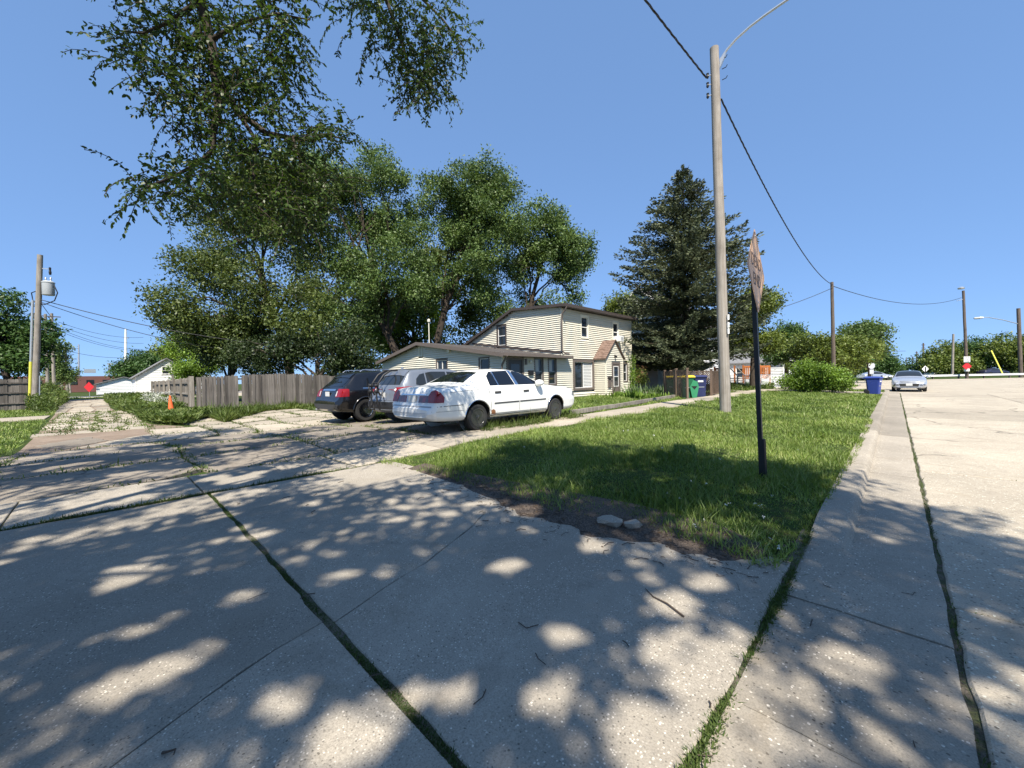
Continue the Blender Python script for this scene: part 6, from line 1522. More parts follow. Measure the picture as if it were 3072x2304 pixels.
weeds_strip('weeds filling the long joint between driveway and sidewalk', [((-6.06, -4.5), (-6.06, 3.2))], 26000, .03, 31, wd=.008, spread=.018)
weeds_strip('weeds in the driveway joint running to the foreground', [((-0.6, .885), (-6.05, .885))], 20000, .013, 32, wd=.005, spread=.012)
weeds_strip('weeds in the joint between driveway and gutter', [((-.535, .3), (-.535, 4.3))], 20000, .02, 33, wd=.006, spread=.016)
weeds_strip('weeds in the seam between gutter and street', [((.238, 0.8), (.238, 8)), ((.238, 8), (.238, 36))], 9000, .018, 34, wd=.006, spread=.010, zoff=-.015)
weeds_strip('weeds along the street slab joints', [((.25, 3.6), (14, 3.6)), ((.25, 8.2), (14, 8.2)), ((3.84, -2), (3.84, 20))], 4000, .02, 35, wd=.008, spread=.01, zoff=-.02)
ll = []
for q in voronoi_cells(-22.8, -13.65, 1.0, 7.2, 5, 5, 0.22, 0.07, 9) + voronoi_cells(-13.6, -7.47, -5.5, 5.2, 3, 5, 0.12, 0.022, 3) + voronoi_cells(-14.8, -7.47, 5.24, 10.6, 4, 3, 0.15, 0.025, 5):
    ll += [(q[i], q[(i + 1) % len(q)]) for i in range(len(q))]
weeds_strip('weeds between the broken parking lot slabs', ll, 26000, .05, 36, M['weed'], wd=.018, spread=.05)
ll = []
for q in voronoi_cells(-33, -18.2, -1.5, 1.15, 13, 4, 0.3, 0.06, 21): ll += [(q[i], q[(i + 1) % len(q)]) for i in range(len(q))]
weeds_strip('weeds between the broken alley slabs', ll, 9000, .06, 37, M['weed'], wd=.03, spread=.06)
weeds_strip('tufts around the white sedan wheels', [((-7.42, 6.0), (-7.3, 10.4)), ((-6.95, 6.2), (-7.0, 10.6))], 5000, .14, 38, M['weed'], wd=.014, spread=.08)

# ------------------------------------------------------------------ leaves and crowns
def leaf_cloud(centres, radii, n, size, r, flat=0.75, droop=0.0, aspect=0.55, grav=0.35):
    """leaves scattered gaussian-wise in clumps; centres (K,3), radii (K,)"""
    k = len(centres); w = radii ** 2; w = w / w.sum(); pick = r.choice(k, n, p=w)
    off = r.normal(0, .5, (n, 3)); off[:, 2] *= flat
    P = centres[pick] + off * radii[pick][:, None]
    d = unit(r.normal(0, 1, (n, 3)) + np.array([0, 0, -droop])); up = unit(r.normal(0, 1, (n, 3)) + np.array([0, 0, grav * 2]))
    s = unit(np.cross(d, up)); L = size * r.uniform(.6, 1.35, n)
    nb = np.cross(s, d) * (L * .12)[:, None]
    return kites(P, d, s, L, L * aspect, nb)
def sub_clumps(blobs, m, rs, r, shell=0.55):
    """clump centres spread through blobs [(x,y,z,rx,ry,rz)], biased to the outside"""
    B = np.array(blobs, float); vol = B[:, 3] * B[:, 4] * B[:, 5]; pick = r.choice(len(B), m, p=vol ** .75 / (vol ** .75).sum())
    d = unit(r.normal(0, 1, (m, 3))); rad = shell + (1 - shell) * r.uniform(0, 1, m) ** .6; rad *= r.uniform(.85, 1.12, m) * np.where(r.uniform(0, 1, m) < .12, r.uniform(1.1, 1.5, m), 1.0)
    return B[pick, :3] + d * rad[:, None] * B[pick, 3:], rs * r.uniform(.55, 1.5, m)
def auto_blobs(ell, k, rr, r):
    out = []
    for i in range(k):
        e = ell[r.choice(len(ell), p=np.array([a[3] * a[4] * a[5] for a in ell]) / sum(a[3] * a[4] * a[5] for a in ell))]
        d = unit(r.normal(0, 1, (1, 3)))[0] * r.uniform(.25, 1.0) ** .5; q = r.uniform(*rr)
        out.append((e[0] + d[0] * max(.1, e[3] - q * .6), e[1] + d[1] * max(.1, e[4] - q * .6), e[2] + d[2] * max(.1, e[5] - q * .6), q, q, q * r.uniform(.65, .95)))
    return out
def limb(a, b, r0, r1, r, wob=.12, n=7):
    a, b = Vector(a), Vector(b); L = (b - a).length; pts = []
    for i in range(n + 1):
        f = i / n; p = a.lerp(b, f) + Vector((0, 0, L * .10 * math.sin(f * math.pi)))
        if 0 < i < n: p += Vector(r.normal(0, wob * L / n, 3))
        pts.append(p)
    return pts, [r0 + (r1 - r0) * (i / n) ** .8 for i in range(n + 1)]
def tree(name, label, base, ell, trunk, n, leaf, mat, seed, blobs=26, rr=(1.0, 1.9), clump=.55, m=None, group=None, r0=.3, limbs=10, shell=.5, flat=.8, forks=None, bark=None, cat='tree', droop=.2):
    """trunk: list of points; ell: crown ellipsoids (x,y,z,rx,ry,rz)"""
    r = np.random.default_rng(seed); t = thing(name, label, cat, (0, 0, 0), 0, group); mb = MB()
    tr = [Vector(p) for p in trunk]; k = len(tr); mb.tube(tr, [r0 * (1 - .6 * i / max(1, k - 1)) for i in range(k)], 10)
    B = auto_blobs(ell, blobs, rr, r)
    for i in range(min(limbs, len(B))):
        f = r.uniform(.35, 1.0); j = f * (k - 1); a = tr[int(min(k - 2, j))].lerp(tr[int(min(k - 2, j)) + 1], j - int(min(k - 2, j)))
        p, q = limb(a, B[i][:3], r0 * .38 * (1.2 - f * .5), .03, r); mb.tube(p, q, 6)
        c = Vector(B[i][:3])
        for _ in range(2): p2, q2 = limb(p[4], c + Vector(r.normal(0, B[i][3] * .6, 3)), q[4] * .7, .015, r, n=4); mb.tube(p2, q2, 5)
    mb.obj('trunk', bark or M['bark'], t, smooth=60)
    C, RR = sub_clumps(B, m or blobs * 22, clump, r, shell)
    V, Fc = leaf_cloud(C, RR, n, leaf, r, flat=flat, droop=droop)
    link('crown', np_mesh('crown', V, Fc, mat), t); return t
def E_(px, py, dep, rx, rz, ry=None):
    """crown ellipsoid given by photo position, half-width px, half-height px"""
    p = at(px, py, dep); k = dep / F_PX; return (p.x, p.y, p.z, rx * k, (ry or rx) * k, rz * k)
def tr_(pts, dep):
    out = [tuple(at(a, b, dep)) for a, b in pts]; b = at(*pts[0], dep); return [(b.x, b.y, -.1)] + out[(1 if pts[0][1] > 1150 else 0):]
# background elms behind fence and house
tree('elm_tree', 'broad olive elm behind the board fence, left of the black crossover', None, [E_(690, 900, 33, 190, 210), E_(600, 760, 33, 95, 120), E_(760, 600, 34, 150, 170), E_(880, 640, 34, 130, 200), E_(640, 640, 34, 90, 110), E_(880, 950, 32, 150, 140)], tr_([(880, 1180), (860, 1050), (800, 900), (780, 780)], 34), 84000, .22, M['olive_deep'], 41, 84, (1.1, 1.9), .62, limbs=18, r0=.4)
tree('elm_tree', 'tall grey-green elm with forked trunks behind the grey crossover', None, [E_(1130, 600, 37, 130, 170), E_(1060, 860, 36, 170, 170), E_(1195, 820, 37, 150, 200), E_(990, 620, 37, 140, 190), E_(1230, 700, 37, 80, 140)], tr_([(1180, 1180), (1190, 1060), (1140, 960), (1110, 860), (1130, 620)], 37), 76000, .22, M['elm_far'], 42, 70, (1.1, 1.9), .62, limbs=18, r0=.42)
tree('elm_tree', 'tallest dark elm with a slanted trunk behind the cream house', None, [E_(1420, 570, 39, 140, 120), E_(1450, 720, 39, 140, 170), E_(1350, 640, 39, 100, 150), E_(1500, 660, 39, 90, 170), E_(1470, 870, 39, 110, 120), E_(1340, 830, 39, 90, 100)], tr_([(1296, 1180), (1312, 1020), (1342, 900), (1390, 800), (1430, 660)], 39), 76000, .22, M['elm_far'], 43, 64, (1.0, 1.8), .6, limbs=16, r0=.42)
tree('elm_tree', 'lighter airy elm right of the tallest elm above the house roof', None, [E_(1640, 740, 44, 110, 150), E_(1720, 790, 44, 95, 120), E_(1590, 870, 44, 120, 120), E_(1560, 740, 44, 70, 120), E_(1620, 660, 44, 70, 80), E_(1700, 900, 44, 70, 60)], tr_([(1575, 1180), (1580, 1000), (1600, 880), (1640, 740)], 44), 38000, .26, M['elm_far'], 44, 52, (.9, 1.6), .6, limbs=14, r0=.35)
tree('elm_tree', 'dark elm standing far back between the taller elms', None, [E_(1270, 830, 50, 130, 150), E_(1120, 900, 50, 130, 130), E_(1470, 930, 50, 140, 100), E_(960, 860, 50, 120, 150), E_(1250, 980, 50, 200, 90)], tr_([(1240, 1180), (1240, 960)], 50), 26000, .38, M['olive_deep'], 69, 56, (1.4, 2.3), .8, limbs=14, r0=.4)
tree('maple_tree', 'bright green tree filling the gap behind the low gable', None, [E_(1330, 960, 46, 80, 110), E_(1250, 900, 46, 70, 110), E_(1150, 980, 46, 100, 100)], tr_([(1290, 1180), (1290, 1000)], 46), 14000, .3, M['bright'], 45, 24, (1.0, 1.8), .7)
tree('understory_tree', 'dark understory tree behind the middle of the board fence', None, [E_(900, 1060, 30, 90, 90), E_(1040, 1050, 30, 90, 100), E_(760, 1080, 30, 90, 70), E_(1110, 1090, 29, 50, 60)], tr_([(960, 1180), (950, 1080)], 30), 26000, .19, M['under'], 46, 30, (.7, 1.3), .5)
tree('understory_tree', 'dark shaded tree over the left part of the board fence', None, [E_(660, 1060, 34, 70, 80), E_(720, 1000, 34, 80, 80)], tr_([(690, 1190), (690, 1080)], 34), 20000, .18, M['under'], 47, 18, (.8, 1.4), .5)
tree('shrub_tree', 'bright young tree beside the white gabled house', None, [E_(550, 1122, 40, 50, 38), E_(610, 1110, 40, 50, 45)], tr_([(560, 1190), (560, 1130)], 40), 12000, .17, M['bright'], 48, 14, (.6, 1.0), .45)
tree('ash_tree', 'bright round-topped tree behind the alley fence', None, [E_(555, 1020, 58, 60, 60), E_(620, 1040, 58, 60, 80)], tr_([(580, 1190), (580, 1050)], 58), 10000, .34, M['bright'], 49, 20, (1.2, 2.0), .7)
tree('maple_tree', 'dark round tree beside the white garage', None, [E_(385, 1110, 88, 48, 45), E_(430, 1090, 92, 50, 40)], tr_([(390, 1175), (390, 1120)], 88), 9000, .48, M['deep'], 50, 22, (1.4, 2.4), .9)
tree('maple_tree', 'mid-green tree row end behind the white gabled house', None, [E_(470, 1085, 110, 60, 45), E_(530, 1050, 105, 60, 60)], tr_([(500, 1175), (500, 1100)], 108), 8000, .52, M['olive'], 51, 20, (1.8, 3.0), 1.0)
# left edge
tree('maple_tree', 'dark tree behind the fence at the left edge', None, [E_(10, 1010, 38, 110, 140), E_(90, 1050, 39, 70, 110), E_(-60, 960, 38, 90, 120)], tr_([(20, 1220), (20, 1050)], 38), 20000, .29, M['deep'], 52, 34, (.9, 1.6), .55)
tree('alley_tree', 'small tree right of the transformer pole', None, [E_(165, 1050, 52, 28, 85), E_(180, 1130, 52, 32, 35)], tr_([(160, 1200), (160, 1080)], 52), 9000, .24, M['elm_far'], 53, 14, (.7, 1.1), .5)
tree('shrub', 'weedy bush at the alley corner beside the transformer pole', None, [E_(165, 1195, 36, 30, 30), E_(150, 1170, 37, 25, 35)], tr_([(160, 1228), (160, 1200)], 36), 9000, .12, M['weed'], 54, 12, (.35, .6), .3, r0=.06, cat='bush')
# right side
tree('lilac_bush', 'rounded green bush on the verge in front of the far bins', None, [E_(2440, 1125, 25, 72, 52), E_(2400, 1150, 25, 55, 30), E_(2490, 1145, 25, 55, 32)], tr_([(2440, 1185), (2440, 1150)], 25), 22000, .12, M['bright'], 55, 30, (.4, .7), .3, r0=.08, cat='bush')
tree('street_tree', 'dark spreading street tree behind the rounded bush', None, [E_(2490, 1060, 40, 100, 60), E_(2420, 1050, 41, 60, 60), E_(2560, 1060, 40, 60, 60)], tr_([(2545, 1160), (2545, 1100)], 40), 24000, .24, M['olive'], 56, 30, (.9, 1.5), .5)
tree('street_tree', 'taller green street tree next to the stop sign', None, [E_(2610, 1030, 52, 55, 70), E_(2580, 1000, 52, 50, 40)], tr_([(2610, 1155), (2610, 1080)], 52), 15000, .31, M['elm_far'], 57, 22, (1.1, 1.8), .6)
tree('street_tree', 'low tree at the end of the left tree row', None, [E_(2650, 1090, 75, 35, 35), E_(2610, 1110, 75, 40, 25)], tr_([(2650, 1150), (2650, 1110)], 75), 10000, .32, M['deep'], 58, 14, (1.2, 1.8), .7)
tree('street_tree', 'distant tree at the very end of the left tree row', None, [E_(2700, 1105, 130, 14, 14), E_(2685, 1108, 130, 14, 12)], tr_([(2690, 1130), (2690, 1115)], 130), 4000, .5, M['deep'], 59, 8, (1.0, 1.5), .7)
for i, (px, py, rx, rz, dep, mt, lab) in enumerate(((2790, 1095, 60, 40, 96, 'deep', 'dark tree at the left end of the far right row'), (2850, 1075, 65, 50, 92, 'olive', 'olive tree second from the left in the far right row'), (2935, 1060, 70, 60, 96, 'deep', 'tall dark tree behind the one way sign pole'), (3020, 1055, 70, 60, 92, 'olive', 'tall olive tree in the far right row'), (3110, 1065, 70, 60, 95, 'deep', 'dark tree at the right edge of the far row'))):
    tree('roadside_tree', lab, None, [E_(px, py, dep, rx, rz), E_(px - rx * .5, py + rz * .4, dep, rx * .7, rz * .6), E_(px + rx * .4, py + rz * .5, dep, rx * .7, rz * .6)], tr_([(px, 1128), (px, 1095)], dep), 12000, .45, M[mt], 60 + i, 24, (1.5, 2.6), .9)
tree('yard_tree', 'leafy tree between the white house and the spruce', None, [E_(1885, 930, 38, 60, 60), E_(1850, 930, 39, 40, 40)], tr_([(1880, 1170), (1880, 960)], 38), 14000, .2, M['olive'], 66, 18, (.8, 1.3), .5)
tree('yard_tree', 'dense tree right of the spruce behind the sign', None, [E_(2270, 930, 31, 50, 80), E_(2300, 1010, 31, 50, 60), E_(2230, 1020, 32, 60, 60)], tr_([(2260, 1170), (2260, 1000)], 31), 20000, .19, M['olive'], 67, 26, (.7, 1.2), .45)
tree('yard_tree', 'lower tree between the dense tree and the street trees', None, [E_(2370, 1030, 45, 50, 50), E_(2330, 1060, 45, 40, 40)], tr_([(2360, 1170), (2360, 1060)], 45), 16000, .24, M['deep'], 68, 18, (.9, 1.4), .55)

# ------------------------------------------------------------------ blue spruce
def spruce(label, base, H, Rb, seed):
    r = np.random.default_rng(seed); t = thing('spruce_tree', label, 'tree'); b = Vector(base); mb = MB(); mb.tube([b, b + Z_ * H * .5, b + Z_ * H], [.24, .15, .02], 10)
    P = []; D = []; S_ = []; Ls = []
    z = 2.3
    while z < H - .25:
        f = 1 - z / H; nb = int(6 + 7 * f); ln = min(Rb, Rb * 2.2 * f ** .92)
        for i in range(nb):
            a = r.uniform(0, 2 * np.pi); L = ln * r.uniform(.68, 1.22); dr = (-.08 - .30 * f) * r.uniform(.5, 1.4); d0 = np.array([math.cos(a), math.sin(a), 0]); pts = []
            ns = max(4, int(L / .16)); side = np.array([-math.sin(a), math.cos(a), 0])
            for k in range(ns + 1):
                q = k / ns; p = np.array([b.x, b.y, b.z + z]) + d0 * L * q + np.array([0, 0, L * (dr * q + .34 * q * q * (.6 + .4 * f))]); pts.append(p)
            mb.tube([Vector(p) for p in pts][::3], [.035 * (1 - .8 * k / ns) * (.4 + f) for k in range(ns + 1)][::3], 3, cap=False)
            for k in range(1, ns + 1):
                q = k / ns; wsp = (.52 * (1 - q) + .16) * min(1.0, L / 1.2); m = int(8 + 6 * f)
                for j in range(m):
                    sd = r.uniform(-1, 1); pp = pts[k] + side * sd * wsp + d0 * r.uniform(-.1, .1) + np.array([0, 0, r.normal(-.05, .07) - abs(sd) * .08])
                    P.append(pp); dd = side * np.sign(sd) * r.uniform(.1, 1) + d0 * r.uniform(.3, 1) + np.array([0, 0, r.uniform(-.35, .55)]); D.append(dd); Ls.append(r.uniform(.13, .30))
        z += r.uniform(.26, .40) * (.6 + .6 * f)
    for i in range(260):
        f = r.uniform(0, 1); P.append(np.array([b.x, b.y, b.z + H - .9 + f * .95]) + r.normal(0, .09 * (1 - f) + .015, 3)); D.append(np.array([r.normal(0, .6), r.normal(0, .6), .8])); Ls.append(r.uniform(.08, .18))
    mb.obj('trunk', M['bark'], t, smooth=60); P = np.array(P); D = unit(np.array(D)); Ls = np.array(Ls); s = unit(np.cross(D, unit(r.normal(0, 1, (len(P), 3)))))
    V, Fc = kites(P, D, s, Ls, Ls * .42); link('crown', np_mesh('crown', V, Fc, M['spruce']), t); return t
spruce('tall dark spruce behind the lattice screens', (-11.1, 29.9, .2), 16.5, 4.5, 71)

# ------------------------------------------------------------------ garden plants, weeds
def iris(label, loc, seed, n=60, h=.7, w=.045, spread=.35, mat=None):
    r = np.random.default_rng(seed); xy = r.normal(0, spread, (n, 2)); a = r.uniform(0, 6.28, n); l = np.abs(r.normal(0, .35, n)); d = unit(np.stack([np.cos(a) * l, np.sin(a) * l, np.ones(n)], 1))
    s = np.stack([-np.sin(a), np.cos(a), np.zeros(n)], 1); hh = h * r.uniform(.6, 1.15, n); be = np.stack([np.cos(a), np.sin(a), -np.ones(n) * .4], 1) * (hh * .3 * r.uniform(0, 1, n))[:, None]
    V, Fc = kites(np.stack([xy[:, 0], xy[:, 1], np.zeros(n)], 1), d, s, hh, w * r.uniform(.7, 1.3, n), be, .5)
    return tag(link('iris_clump', np_mesh('iris_clump', V, Fc, mat or M['bright']), None, loc), label, 'plant', 'plants in the front bed')
M['iris'] = leaf_mat('iris_leaves', [(0.11, 0.18, 0.06), (0.15, 0.23, 0.08), (0.2, 0.27, 0.11)], .5, .3)
iris('largest pale iris clump by the porch', (-10.6, 21.2, .2), 1, 130, .85, .06, .42, M['iris'])
iris('pale iris clump left of the leftmost lattice screen', (-9.9, 22.6, .2), 2, 100, .8, .05, .38, M['iris'])
iris('low leafy clump in front of the irises', (-10.0, 19.8, .2), 3, 110, .5, .08, .24, M['bright'])
iris('low leafy clump at the porch step', (-11.2, 20.2, .2), 4, 90, .45, .08, .26, M['bright'])
iris('low leafy clump behind the timber edging', (-8.9, 20.4, .2), 5, 80, .4, .08, .4, M['bright'])
rosr = np.random.default_rng(81)
ro = tree('rose_bush', 'thin rose bush with faded blooms beside the shaded entry', None, [(-13.0, 26.6, 1.3, .55, .55, .8)], [(-13.0, 26.6, .1), (-13.0, 26.6, .9)], 1500, .09, M['olive'], 82, 14, (.2, .35), .2, r0=.03, limbs=12, cat='bush')
C, RR = sub_clumps([(-13.0, 26.6, 1.5, .5, .5, .7)], 40, .08, rosr); V, Fc = leaf_cloud(C, RR, 500, .07, rosr); link('bloom', np_mesh('bloom', V, Fc, leaf_mat('dry_rose', [(.28, .14, .08), (.38, .22, .13)], .6, .2)), ro)
vi = np.random.default_rng(83); C = np.stack([np.full(40, -13.38) + vi.normal(0, .04, 40), 26.1 + vi.normal(0, .16, 40), vi.uniform(.3, 2.9, 40)], 1); V, Fc = leaf_cloud(C, np.full(40, .3), 1500, .09, vi); 
tag(link('climbing_vine', np_mesh('climbing_vine', V, Fc, M['bright'])), 'climbing vine on the far corner of the cream house', 'vine')
# tall weeds between alley and fence
def weed_bank(label, poly, n, hm, mat, seed, wd=.03, name='weeds', lean=.5):
    r = np.random.default_rng(seed); xy = scatter(poly, n, r); st = int(n); hmul = hm * (0.6 + .8 * clumpy(xy, r, .8))
    # stems with leaves up their height
    z = r.uniform(0, 1, n) ** .8 * hmul; a = r.uniform(0, 6.28, n); d = unit(np.stack([np.cos(a), np.sin(a), r.uniform(.1, 1.6, n)], 1)); s = unit(np.cross(d, r.normal(0, 1, (n, 3)))); L = r.uniform(.10, .26, n)
    V, Fc = kites(np.stack([xy[:, 0], xy[:, 1], z], 1), d, s, L, L * r.uniform(.18, .4, n)); 
    return tag(link(name, np_mesh(name, V, Fc, mat)), label, 'weeds', kind='stuff')
weed_bank('tall weeds along the right side of the alley', [(-24.3, 1.9), (-24.5, 1.1), (-31, .75), (-50, .2), (-64, .3), (-64, 2.9), (-24.6, 2.9)], 30000, .4, M['weed'], 91)
weed_bank('taller weeds against the pale alley fence', [(-27, 1.4), (-46, .6), (-46, 2.9), (-27, 2.9)], 18000, .55, M['weed'], 92)
weed_bank('low weeds in front of the traffic cone', [(-18.6, 2.1), (-20.2, 1.4), (-24.4, 1.1), (-24.2, 3.2), (-22, 3.4)], 16000, .22, M['weed'], 97)
weed_bank('weeds under the fence on the left of the alley', [(-34, -1.9), (-62, -2.4), (-62, -4), (-41.5, -3.4), (-36, -3.0)], 14000, .7, M['weed'], 93)
weed_bank('low plants under the play deck and chain link', [(-12.5, 37), (-7.6, 34), (-7.6, 41), (-9, 48), (-14, 44)], 14000, .4, M['weed'], 94)
r_ = np.random.default_rng(95); C = np.stack([r_.uniform(-30, -25.5, 60), r_.uniform(1.5, 2.6, 60), r_.uniform(.5, 1.1, 60)], 1); V, Fc = leaf_cloud(C, np.full(60, .12), 1600, .035, r_); tag(link('wild_flowers', np_mesh('wild_flowers', V, Fc, plain('white_petals', (.75, .75, .68), .7))), 'white umbel wildflowers among the alley weeds', 'flowers', kind='stuff')
# clover flowers and debris on the lawn edge
r_ = np.random.default_rng(96); n = 26; xy = np.concatenate([np.stack([r_.uniform(-1.9, -.6, 14), r_.uniform(3.6, 5.0, 14)], 1), np.stack([r_.uniform(-6, -1, 12), r_.uniform(3.8, 9, 12)], 1)])
C = np.stack([xy[:, 0], xy[:, 1], zt(xy[:, 0], xy[:, 1]) + r_.uniform(.05, .12, n)], 1); V, Fc = leaf_cloud(C, np.full(n, .012), n * 8, .016, r_); tag(link('clover_flowers', np_mesh('clover_flowers', V, Fc, bpy.data.materials['white_petals'])), 'scattered white clover heads in the near grass', 'flowers', kind='stuff')

# ------------------------------------------------------------------ the near tree that overhangs and shades the driveway
nr = np.random.default_rng(101)
nt = thing('shade_tree', 'overhanging elm boughs hanging into the top of the view', 'tree')
TB = Vector((-2.6, -5.4, 0)); mb = MB()
mb.tube([TB + Vector((0, 0, -.1)), TB + Vector((.05, .05, 1.5)), TB + Vector((.1, .2, 3.2)), TB + Vector((.3, .5, 5.0))], [.48, .40, .36, .32], 14)
fork = TB + Vector((.3, .5, 5.0))
def bough(pts, r0, r1): mb.tube([Vector(p) for p in pts], [r0 + (r1 - r0) * (i / (len(pts) - 1)) ** .8 for i in range(len(pts))], 8)
D0 = 4.6
A_ = [at(560, -260, 4.3), at(600, 0, D0), at(632, 120, D0), at(655, 240, D0), at(712, 335, 4.7), at(800, 400, 4.75), at(880, 415, 4.8), at(940, 420, 4.85), at(985, 404, 4.9), at(1040, 420, 4.9)]
bough([fork, TB + Vector((-.6, 2.4, 6.6)), at(520, -600, 4.0)] + A_, .095, .008)
bough([A_[2], at(655, 330, 4.5), at(640, 400, 4.4), at(640, 450, 4.4), at(595, 490, 4.4), at(520, 530, 4.4), at(455, 555, 4.3), at(410, 575, 4.3)], .045, .006)
bough([A_[4], at(768, 420, 4.5), at(760, 520, 4.5), at(775, 620, 4.5), at(850, 690, 4.5)], .028, .005)
bough([A_[6], at(905, 500, 4.8), at(900, 600, 4.8), at(930, 690, 4.8)], .02, .004)
bough([A_[1], at(520, 60, 4.6), at(430, 100, 4.6), at(340, 90, 4.6)], .035, .006)
bough([A_[2], at(720, 70, 4.5), at(830, 40, 4.6), at(930, 60, 4.6)], .03, .006)
bough([fork, TB + Vector((.2, 3.0, 7.0)), at(1000, -500, 4.6), at(1120, -120, 5.2), at(1180, 60, 5.3), at(1230, 200, 5.3), at(1280, 330, 5.3)], .07, .005)
bough([at(1120, -120, 5.2), at(1250, -20, 5.3), at(1330, 60, 5.4), at(1390, 140, 5.4)], .03, .005)
# twigs with leaves in the visible boughs: image-side clusters at their real distance
clusters = [(470, 80, 110, 70, 4.6, 16), (390, 170, 70, 70, 4.6, 12), (600, 60, 110, 60, 4.6, 16), (640, 170, 110, 90, 4.6, 22), (800, 40, 100, 50, 4.6, 14), (870, 120, 55, 80, 4.6, 12), (840, 220, 50, 70, 4.7, 12), (520, 270, 70, 80, 4.5, 14), (620, 300, 80, 80, 4.6, 16), (740, 270, 80, 80, 4.7, 20),
            (830, 320, 60, 60, 4.8, 10), (560, 390, 80, 60, 4.5, 9), (660, 420, 60, 60, 4.5, 8), (600, 520, 80, 50, 4.4, 12), (500, 560, 70, 40, 4.4, 8), (440, 580, 40, 30, 4.3, 5), (560, 610, 60, 40, 4.4, 7), (760, 480, 90, 60, 4.7, 14), (880, 460, 90, 40, 4.8, 16), (990, 420, 60, 40, 4.9, 12), (820, 580, 100, 70, 4.7, 18), (940, 560, 90, 70, 4.8, 18), (900, 670, 90, 60, 4.8, 16), (780, 680, 80, 60, 4.6, 10), (660, 600, 60, 60, 4.5, 8),
            (1080, 30, 70, 40, 5.3, 9), (1180, 60, 80, 60, 5.3, 14), (1150, 150, 60, 60, 5.3, 9), (1270, 110, 80, 70, 5.3, 16), (1250, 220, 70, 60, 5.3, 14), (1310, 210, 60, 70, 5.3, 12), (1350, 110, 40, 60, 5.4, 6), (1290, 290, 50, 40, 5.3, 8), (1240, 310, 40, 40, 5.3, 6)]
LP, LD, LL = [], [], []
for (cx, cy, rx, ry, dep, cnt) in clusters:
    for _ in range(int(cnt * 3.1)):
        px, py = cx + nr.normal(0, rx * .5), cy - 30 + nr.normal(0, ry * .5); d = dep + nr.normal(0, .28); p = np.array(at(px, py, d)); a = nr.uniform(0, 6.28); hd = np.array([math.cos(a), math.sin(a), 0]); L = nr.uniform(.28, .62); ns = int(L / .035); pts = []
        v = hd * .55 + np.array([0, 0, nr.uniform(-.5, .35)])
        for k in range(ns):
            v = v + np.array([0, 0, -.06]) + nr.normal(0, .10, 3); v = v / np.linalg.norm(v); p = p + v * .035; pts.append(p.copy())
            for sd in (1, -1):
                if nr.random() < .80:
                    sv = np.cross(v, [0, 0, 1]); sv = sv / (np.linalg.norm(sv) + 1e-6); ld = v * .55 + sv * sd * .75 + np.array([0, 0, -.30]) + nr.normal(0, .4, 3); LP.append(p + nr.normal(0, .006, 3)); LD.append(ld); LL.append(nr.uniform(.032, .064))
        if len(pts) > 2: mb.tube([Vector(q) for q in pts[::3]], .0035, 4, cap=False)
mb.obj('trunk', M['bark'], nt, smooth=60)
LP, LD, LL = np.array(LP), unit(np.array(LD)), np.array(LL); up_ = unit(nr.normal(0, .7, (len(LP), 3)) + np.array([0, 0, 1.0])); sd_ = unit(np.cross(LD, up_)); nb = np.cross(sd_, LD)
m1 = LP + LD * (LL * .28)[:, None]; m2 = LP + LD * (LL * .68)[:, None]; w1 = (LL * .24)[:, None]; w2 = (LL * .19)[:, None]; tip = LP + LD * LL[:, None] - nb * (LL * .15)[:, None]
V = np.stack([LP, m1 + sd_ * w1, m2 + sd_ * w2, tip, m2 - sd_ * w2, m1 - sd_ * w1], 1).reshape(-1, 3)
link('crown', np_mesh('crown', V, np.arange(len(V)).reshape(-1, 6), M['elm']), nt)
# the rest of the crown, above and behind the viewer (casts the dappled shade)
def in_view(P):
    v = P - np.array([0, 0, CAM_Z]); d = v @ np.array(FWD); px = 1536 + F_PX * (v @ np.array(RIGHT)) / np.maximum(d, .01); py = 1152 - F_PX * (v @ np.array(UP)) / np.maximum(d, .01)
    return (d > 0) & (px > -250) & (px < 3320) & (py > -120) & (py < 2500)
SHX, SHY = SUN_H.x / math.tan(SUN_EL), SUN_H.y / math.tan(SUN_EL)
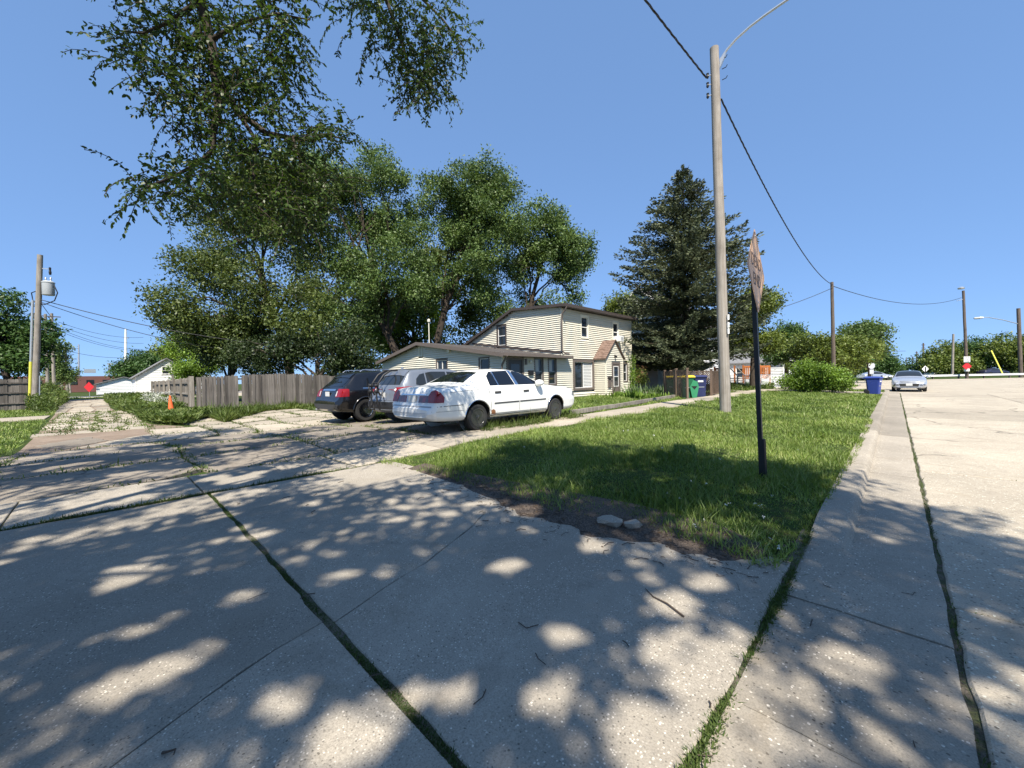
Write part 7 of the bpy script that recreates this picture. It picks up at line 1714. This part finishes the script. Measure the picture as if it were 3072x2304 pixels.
# crown masses: each is put where its shadow belongs on the ground (shadow x, y, height, radius)
masses = []
for (sx, sy, h, rad) in ((-1.2, 2.6, 7.2, 1.7), (-2.0, 1.4, 7.4, 1.5), (-3.8, 0.0, 7.2, 1.5), (-5.0, -2.2, 7.8, 1.5), (-3.2, 3.4, 7.0, 1.5), (-2.2, 4.4, 7.4, 1.3), (-3.7, 4.6, 7.4, 1.2), (-.3, 5.2, 8.0, 1.2), (-2.9, 5.7, 8.0, 1.1), (-1.2, 6.0, 8.2, 1.0), (-4.3, 5.2, 7.6, 1.3), (-1.5, 5.2, 8.0, 1.5), (.6, 4.0, 8.4, 1.5), (-.2, .8, 7.5, 1.6), (-2.6, .6, 6.8, 1.5), (-4.6, 1.2, 6.8, 1.4), (1.6, 2.0, 8.5, 1.8), (2.6, 4.0, 9.0, 1.4), (-5.6, -1.0, 7.4, 1.6), (-3.2, -1.6, 8.2, 1.7), (-.6, -1.6, 8.5, 1.8),
                         (-8.2, .2, 7.4, 1.6), (-8.4, -2.4, 8.0, 1.7), (-10.6, -.6, 7.8, 1.6), (-11.4, -2.8, 8.4, 1.6), (-10.2, 2.2, 7.8, 1.5), (-12.6, 1.2, 8.4, 1.5), (-14.0, 1.0, 8.8, 1.1), (-12.0, 3.6, 8.4, 1.2), (-9.4, 4.6, 8.0, 1.1), (-13.6, -1.2, 9.0, 1.3), (-14.8, 2.2, 9.0, .9), (-6.2, -3.6, 8.6, 1.8), (-6.6, 1.6, 7.2, 1.0), (2.4, -.6, 9.2, 1.8), (4.4, 2.2, 9.6, 1.6), (-7.9, 5.6, 7.4, .8), (-2.6, 6.3, 8.4, .8)):
    masses.append((sx + SHX * h * 1.2, sy + SHY * h * 1.2, h * 1.2, rad, rad, rad * .7))
C, RR = sub_clumps(masses, 900, .40, nr, .10); k = ~in_view(C); C, RR = C[k], RR[k]
V, Fc = leaf_cloud(C, RR, 112000, .150, nr, flat=.6, droop=.3)
ctr = V.reshape(-1, 4, 3).mean(1); k = ~in_view(ctr)
# openings in the crown, where the sun reaches the pavement
gx = np.stack([ctr[:, 0] - SHX * ctr[:, 2], ctr[:, 1] - SHY * ctr[:, 2]], 1)
gaps = [(-1.6, .72, .17), (-1.98, .58, .12), (-.62, 1.5, .22), (-.66, 1.9, .16), (-2.64, .27, .16), (-2.62, 0.0, .15), (-1.34, 1.76, .12), (-.92, 1.98, .10)]
for _ in range(70): gaps.append((nr.uniform(-5.9, .9), nr.uniform(-.8, 3.3), nr.uniform(.05, .15)))
for _ in range(60): gaps.append((nr.uniform(-14, -6.2), nr.uniform(-3, 4.5), nr.uniform(.10, .25)))
for (x, y, q) in gaps: k &= np.hypot((gx[:, 0] - x) * nr.uniform(.7, 1.2), (gx[:, 1] - y) * nr.uniform(.7, 1.2)) > q
V = V.reshape(-1, 4, 3)[k].reshape(-1, 3); Fc = np.arange(len(V)).reshape(-1, 4)
link('crown', np_mesh('crown', V, Fc, M['elm']), nt)
mb = MB()
for i in range(0, len(masses)):
    c = Vector(masses[i][:3]); a = fork.lerp(c, .04); p, q = limb(fork, c, .045, .012, nr, wob=.10, n=9)
    P = np.array([tuple(x) for x in p])
    if in_view(P).any(): continue
    mb.tube(p, q, 6)
mb.obj('limbs', M['bark'], nt, smooth=60)

# ------------------------------------------------------------------ twigs, dead leaves and grit on the pavement
M['twig'] = plain('dry_twig', (0.07, 0.05, 0.036), .9, .3, 30)
M['dead_leaf'] = leaf_mat('dead_leaves', [(.10, .06, .03), (.16, .11, .06), (.07, .05, .035)], .8, .1)
tw = np.random.default_rng(111); mb = MB()
for i in range(300):
    f = tw.random()
    x = tw.uniform(-4.6, -.6) if f < .8 else tw.uniform(-5.8, .9); e = np.interp(x, [p[0] for p in edge], [p[1] for p in edge]); y = e + .25 - abs(tw.normal(0, .28)) if f < .8 else tw.uniform(.4, 3.6)
    L = tw.uniform(.03, .12) * (1.6 if tw.random() < .08 else 1); a = tw.uniform(0, 6.28); z = (zlit(x, y) if (y > e and x < -.6) else ztf(x, y)) + .006; p = Vector((x, y, z)); d = Vector((math.cos(a), math.sin(a), 0)); s = Vector((-d.y, d.x, 0)) * tw.normal(0, .2) * L
    mb.tube([p, p + d * L * .5 + s + Z_ * .003, p + d * L], tw.uniform(.0012, .0035), 4, cap=False)
tag(mb.obj('twigs', M['twig'], None), 'small dry twigs scattered along the lawn edge and driveway', 'twigs', kind='stuff')
n = 900; x = tw.uniform(-5.0, -.6, n); e = np.interp(x, [p[0] for p in edge], [p[1] for p in edge]); y = e + .45 - np.abs(tw.normal(0, .30, n)); z = zt(x, y) + .008 + np.clip((y - e) * .09, 0, .02)
a = tw.uniform(0, 6.28, n); d = unit(np.stack([np.cos(a), np.sin(a), tw.normal(0, .25, n)], 1)); s = unit(np.cross(d, np.stack([tw.normal(0, .3, n), tw.normal(0, .3, n), np.ones(n)], 1))); L = tw.uniform(.012, .04, n)
V, Fc = kites(np.stack([x, y, z], 1), d, s, L, L * .5); tag(link('leaf_litter', np_mesh('leaf_litter', V, Fc, M['dead_leaf'])), 'brown leaf litter along the driveway edge', 'litter', kind='stuff')
for (x, y, L, a, lab) in ((-2.02, .13, .05, .6, 'small dark twig stub alone on the left driveway slab'), (-.9, 2.35, .34, 2.7, 'thin bent twig on the driveway near the gutter joint')):
    z = ztf(x, y) + .007; p = Vector((x, y, z)); d = Vector((math.cos(a), math.sin(a), 0)); tag(MB().tube([p, p + d * L * .4 + Z_ * .006, p + d * L * .7 + Vector((-d.y, d.x, 0)) * .02, p + d * L], [.006, .005, .004, .002], 6).obj('twig', M['twig'], None), lab, 'twig')
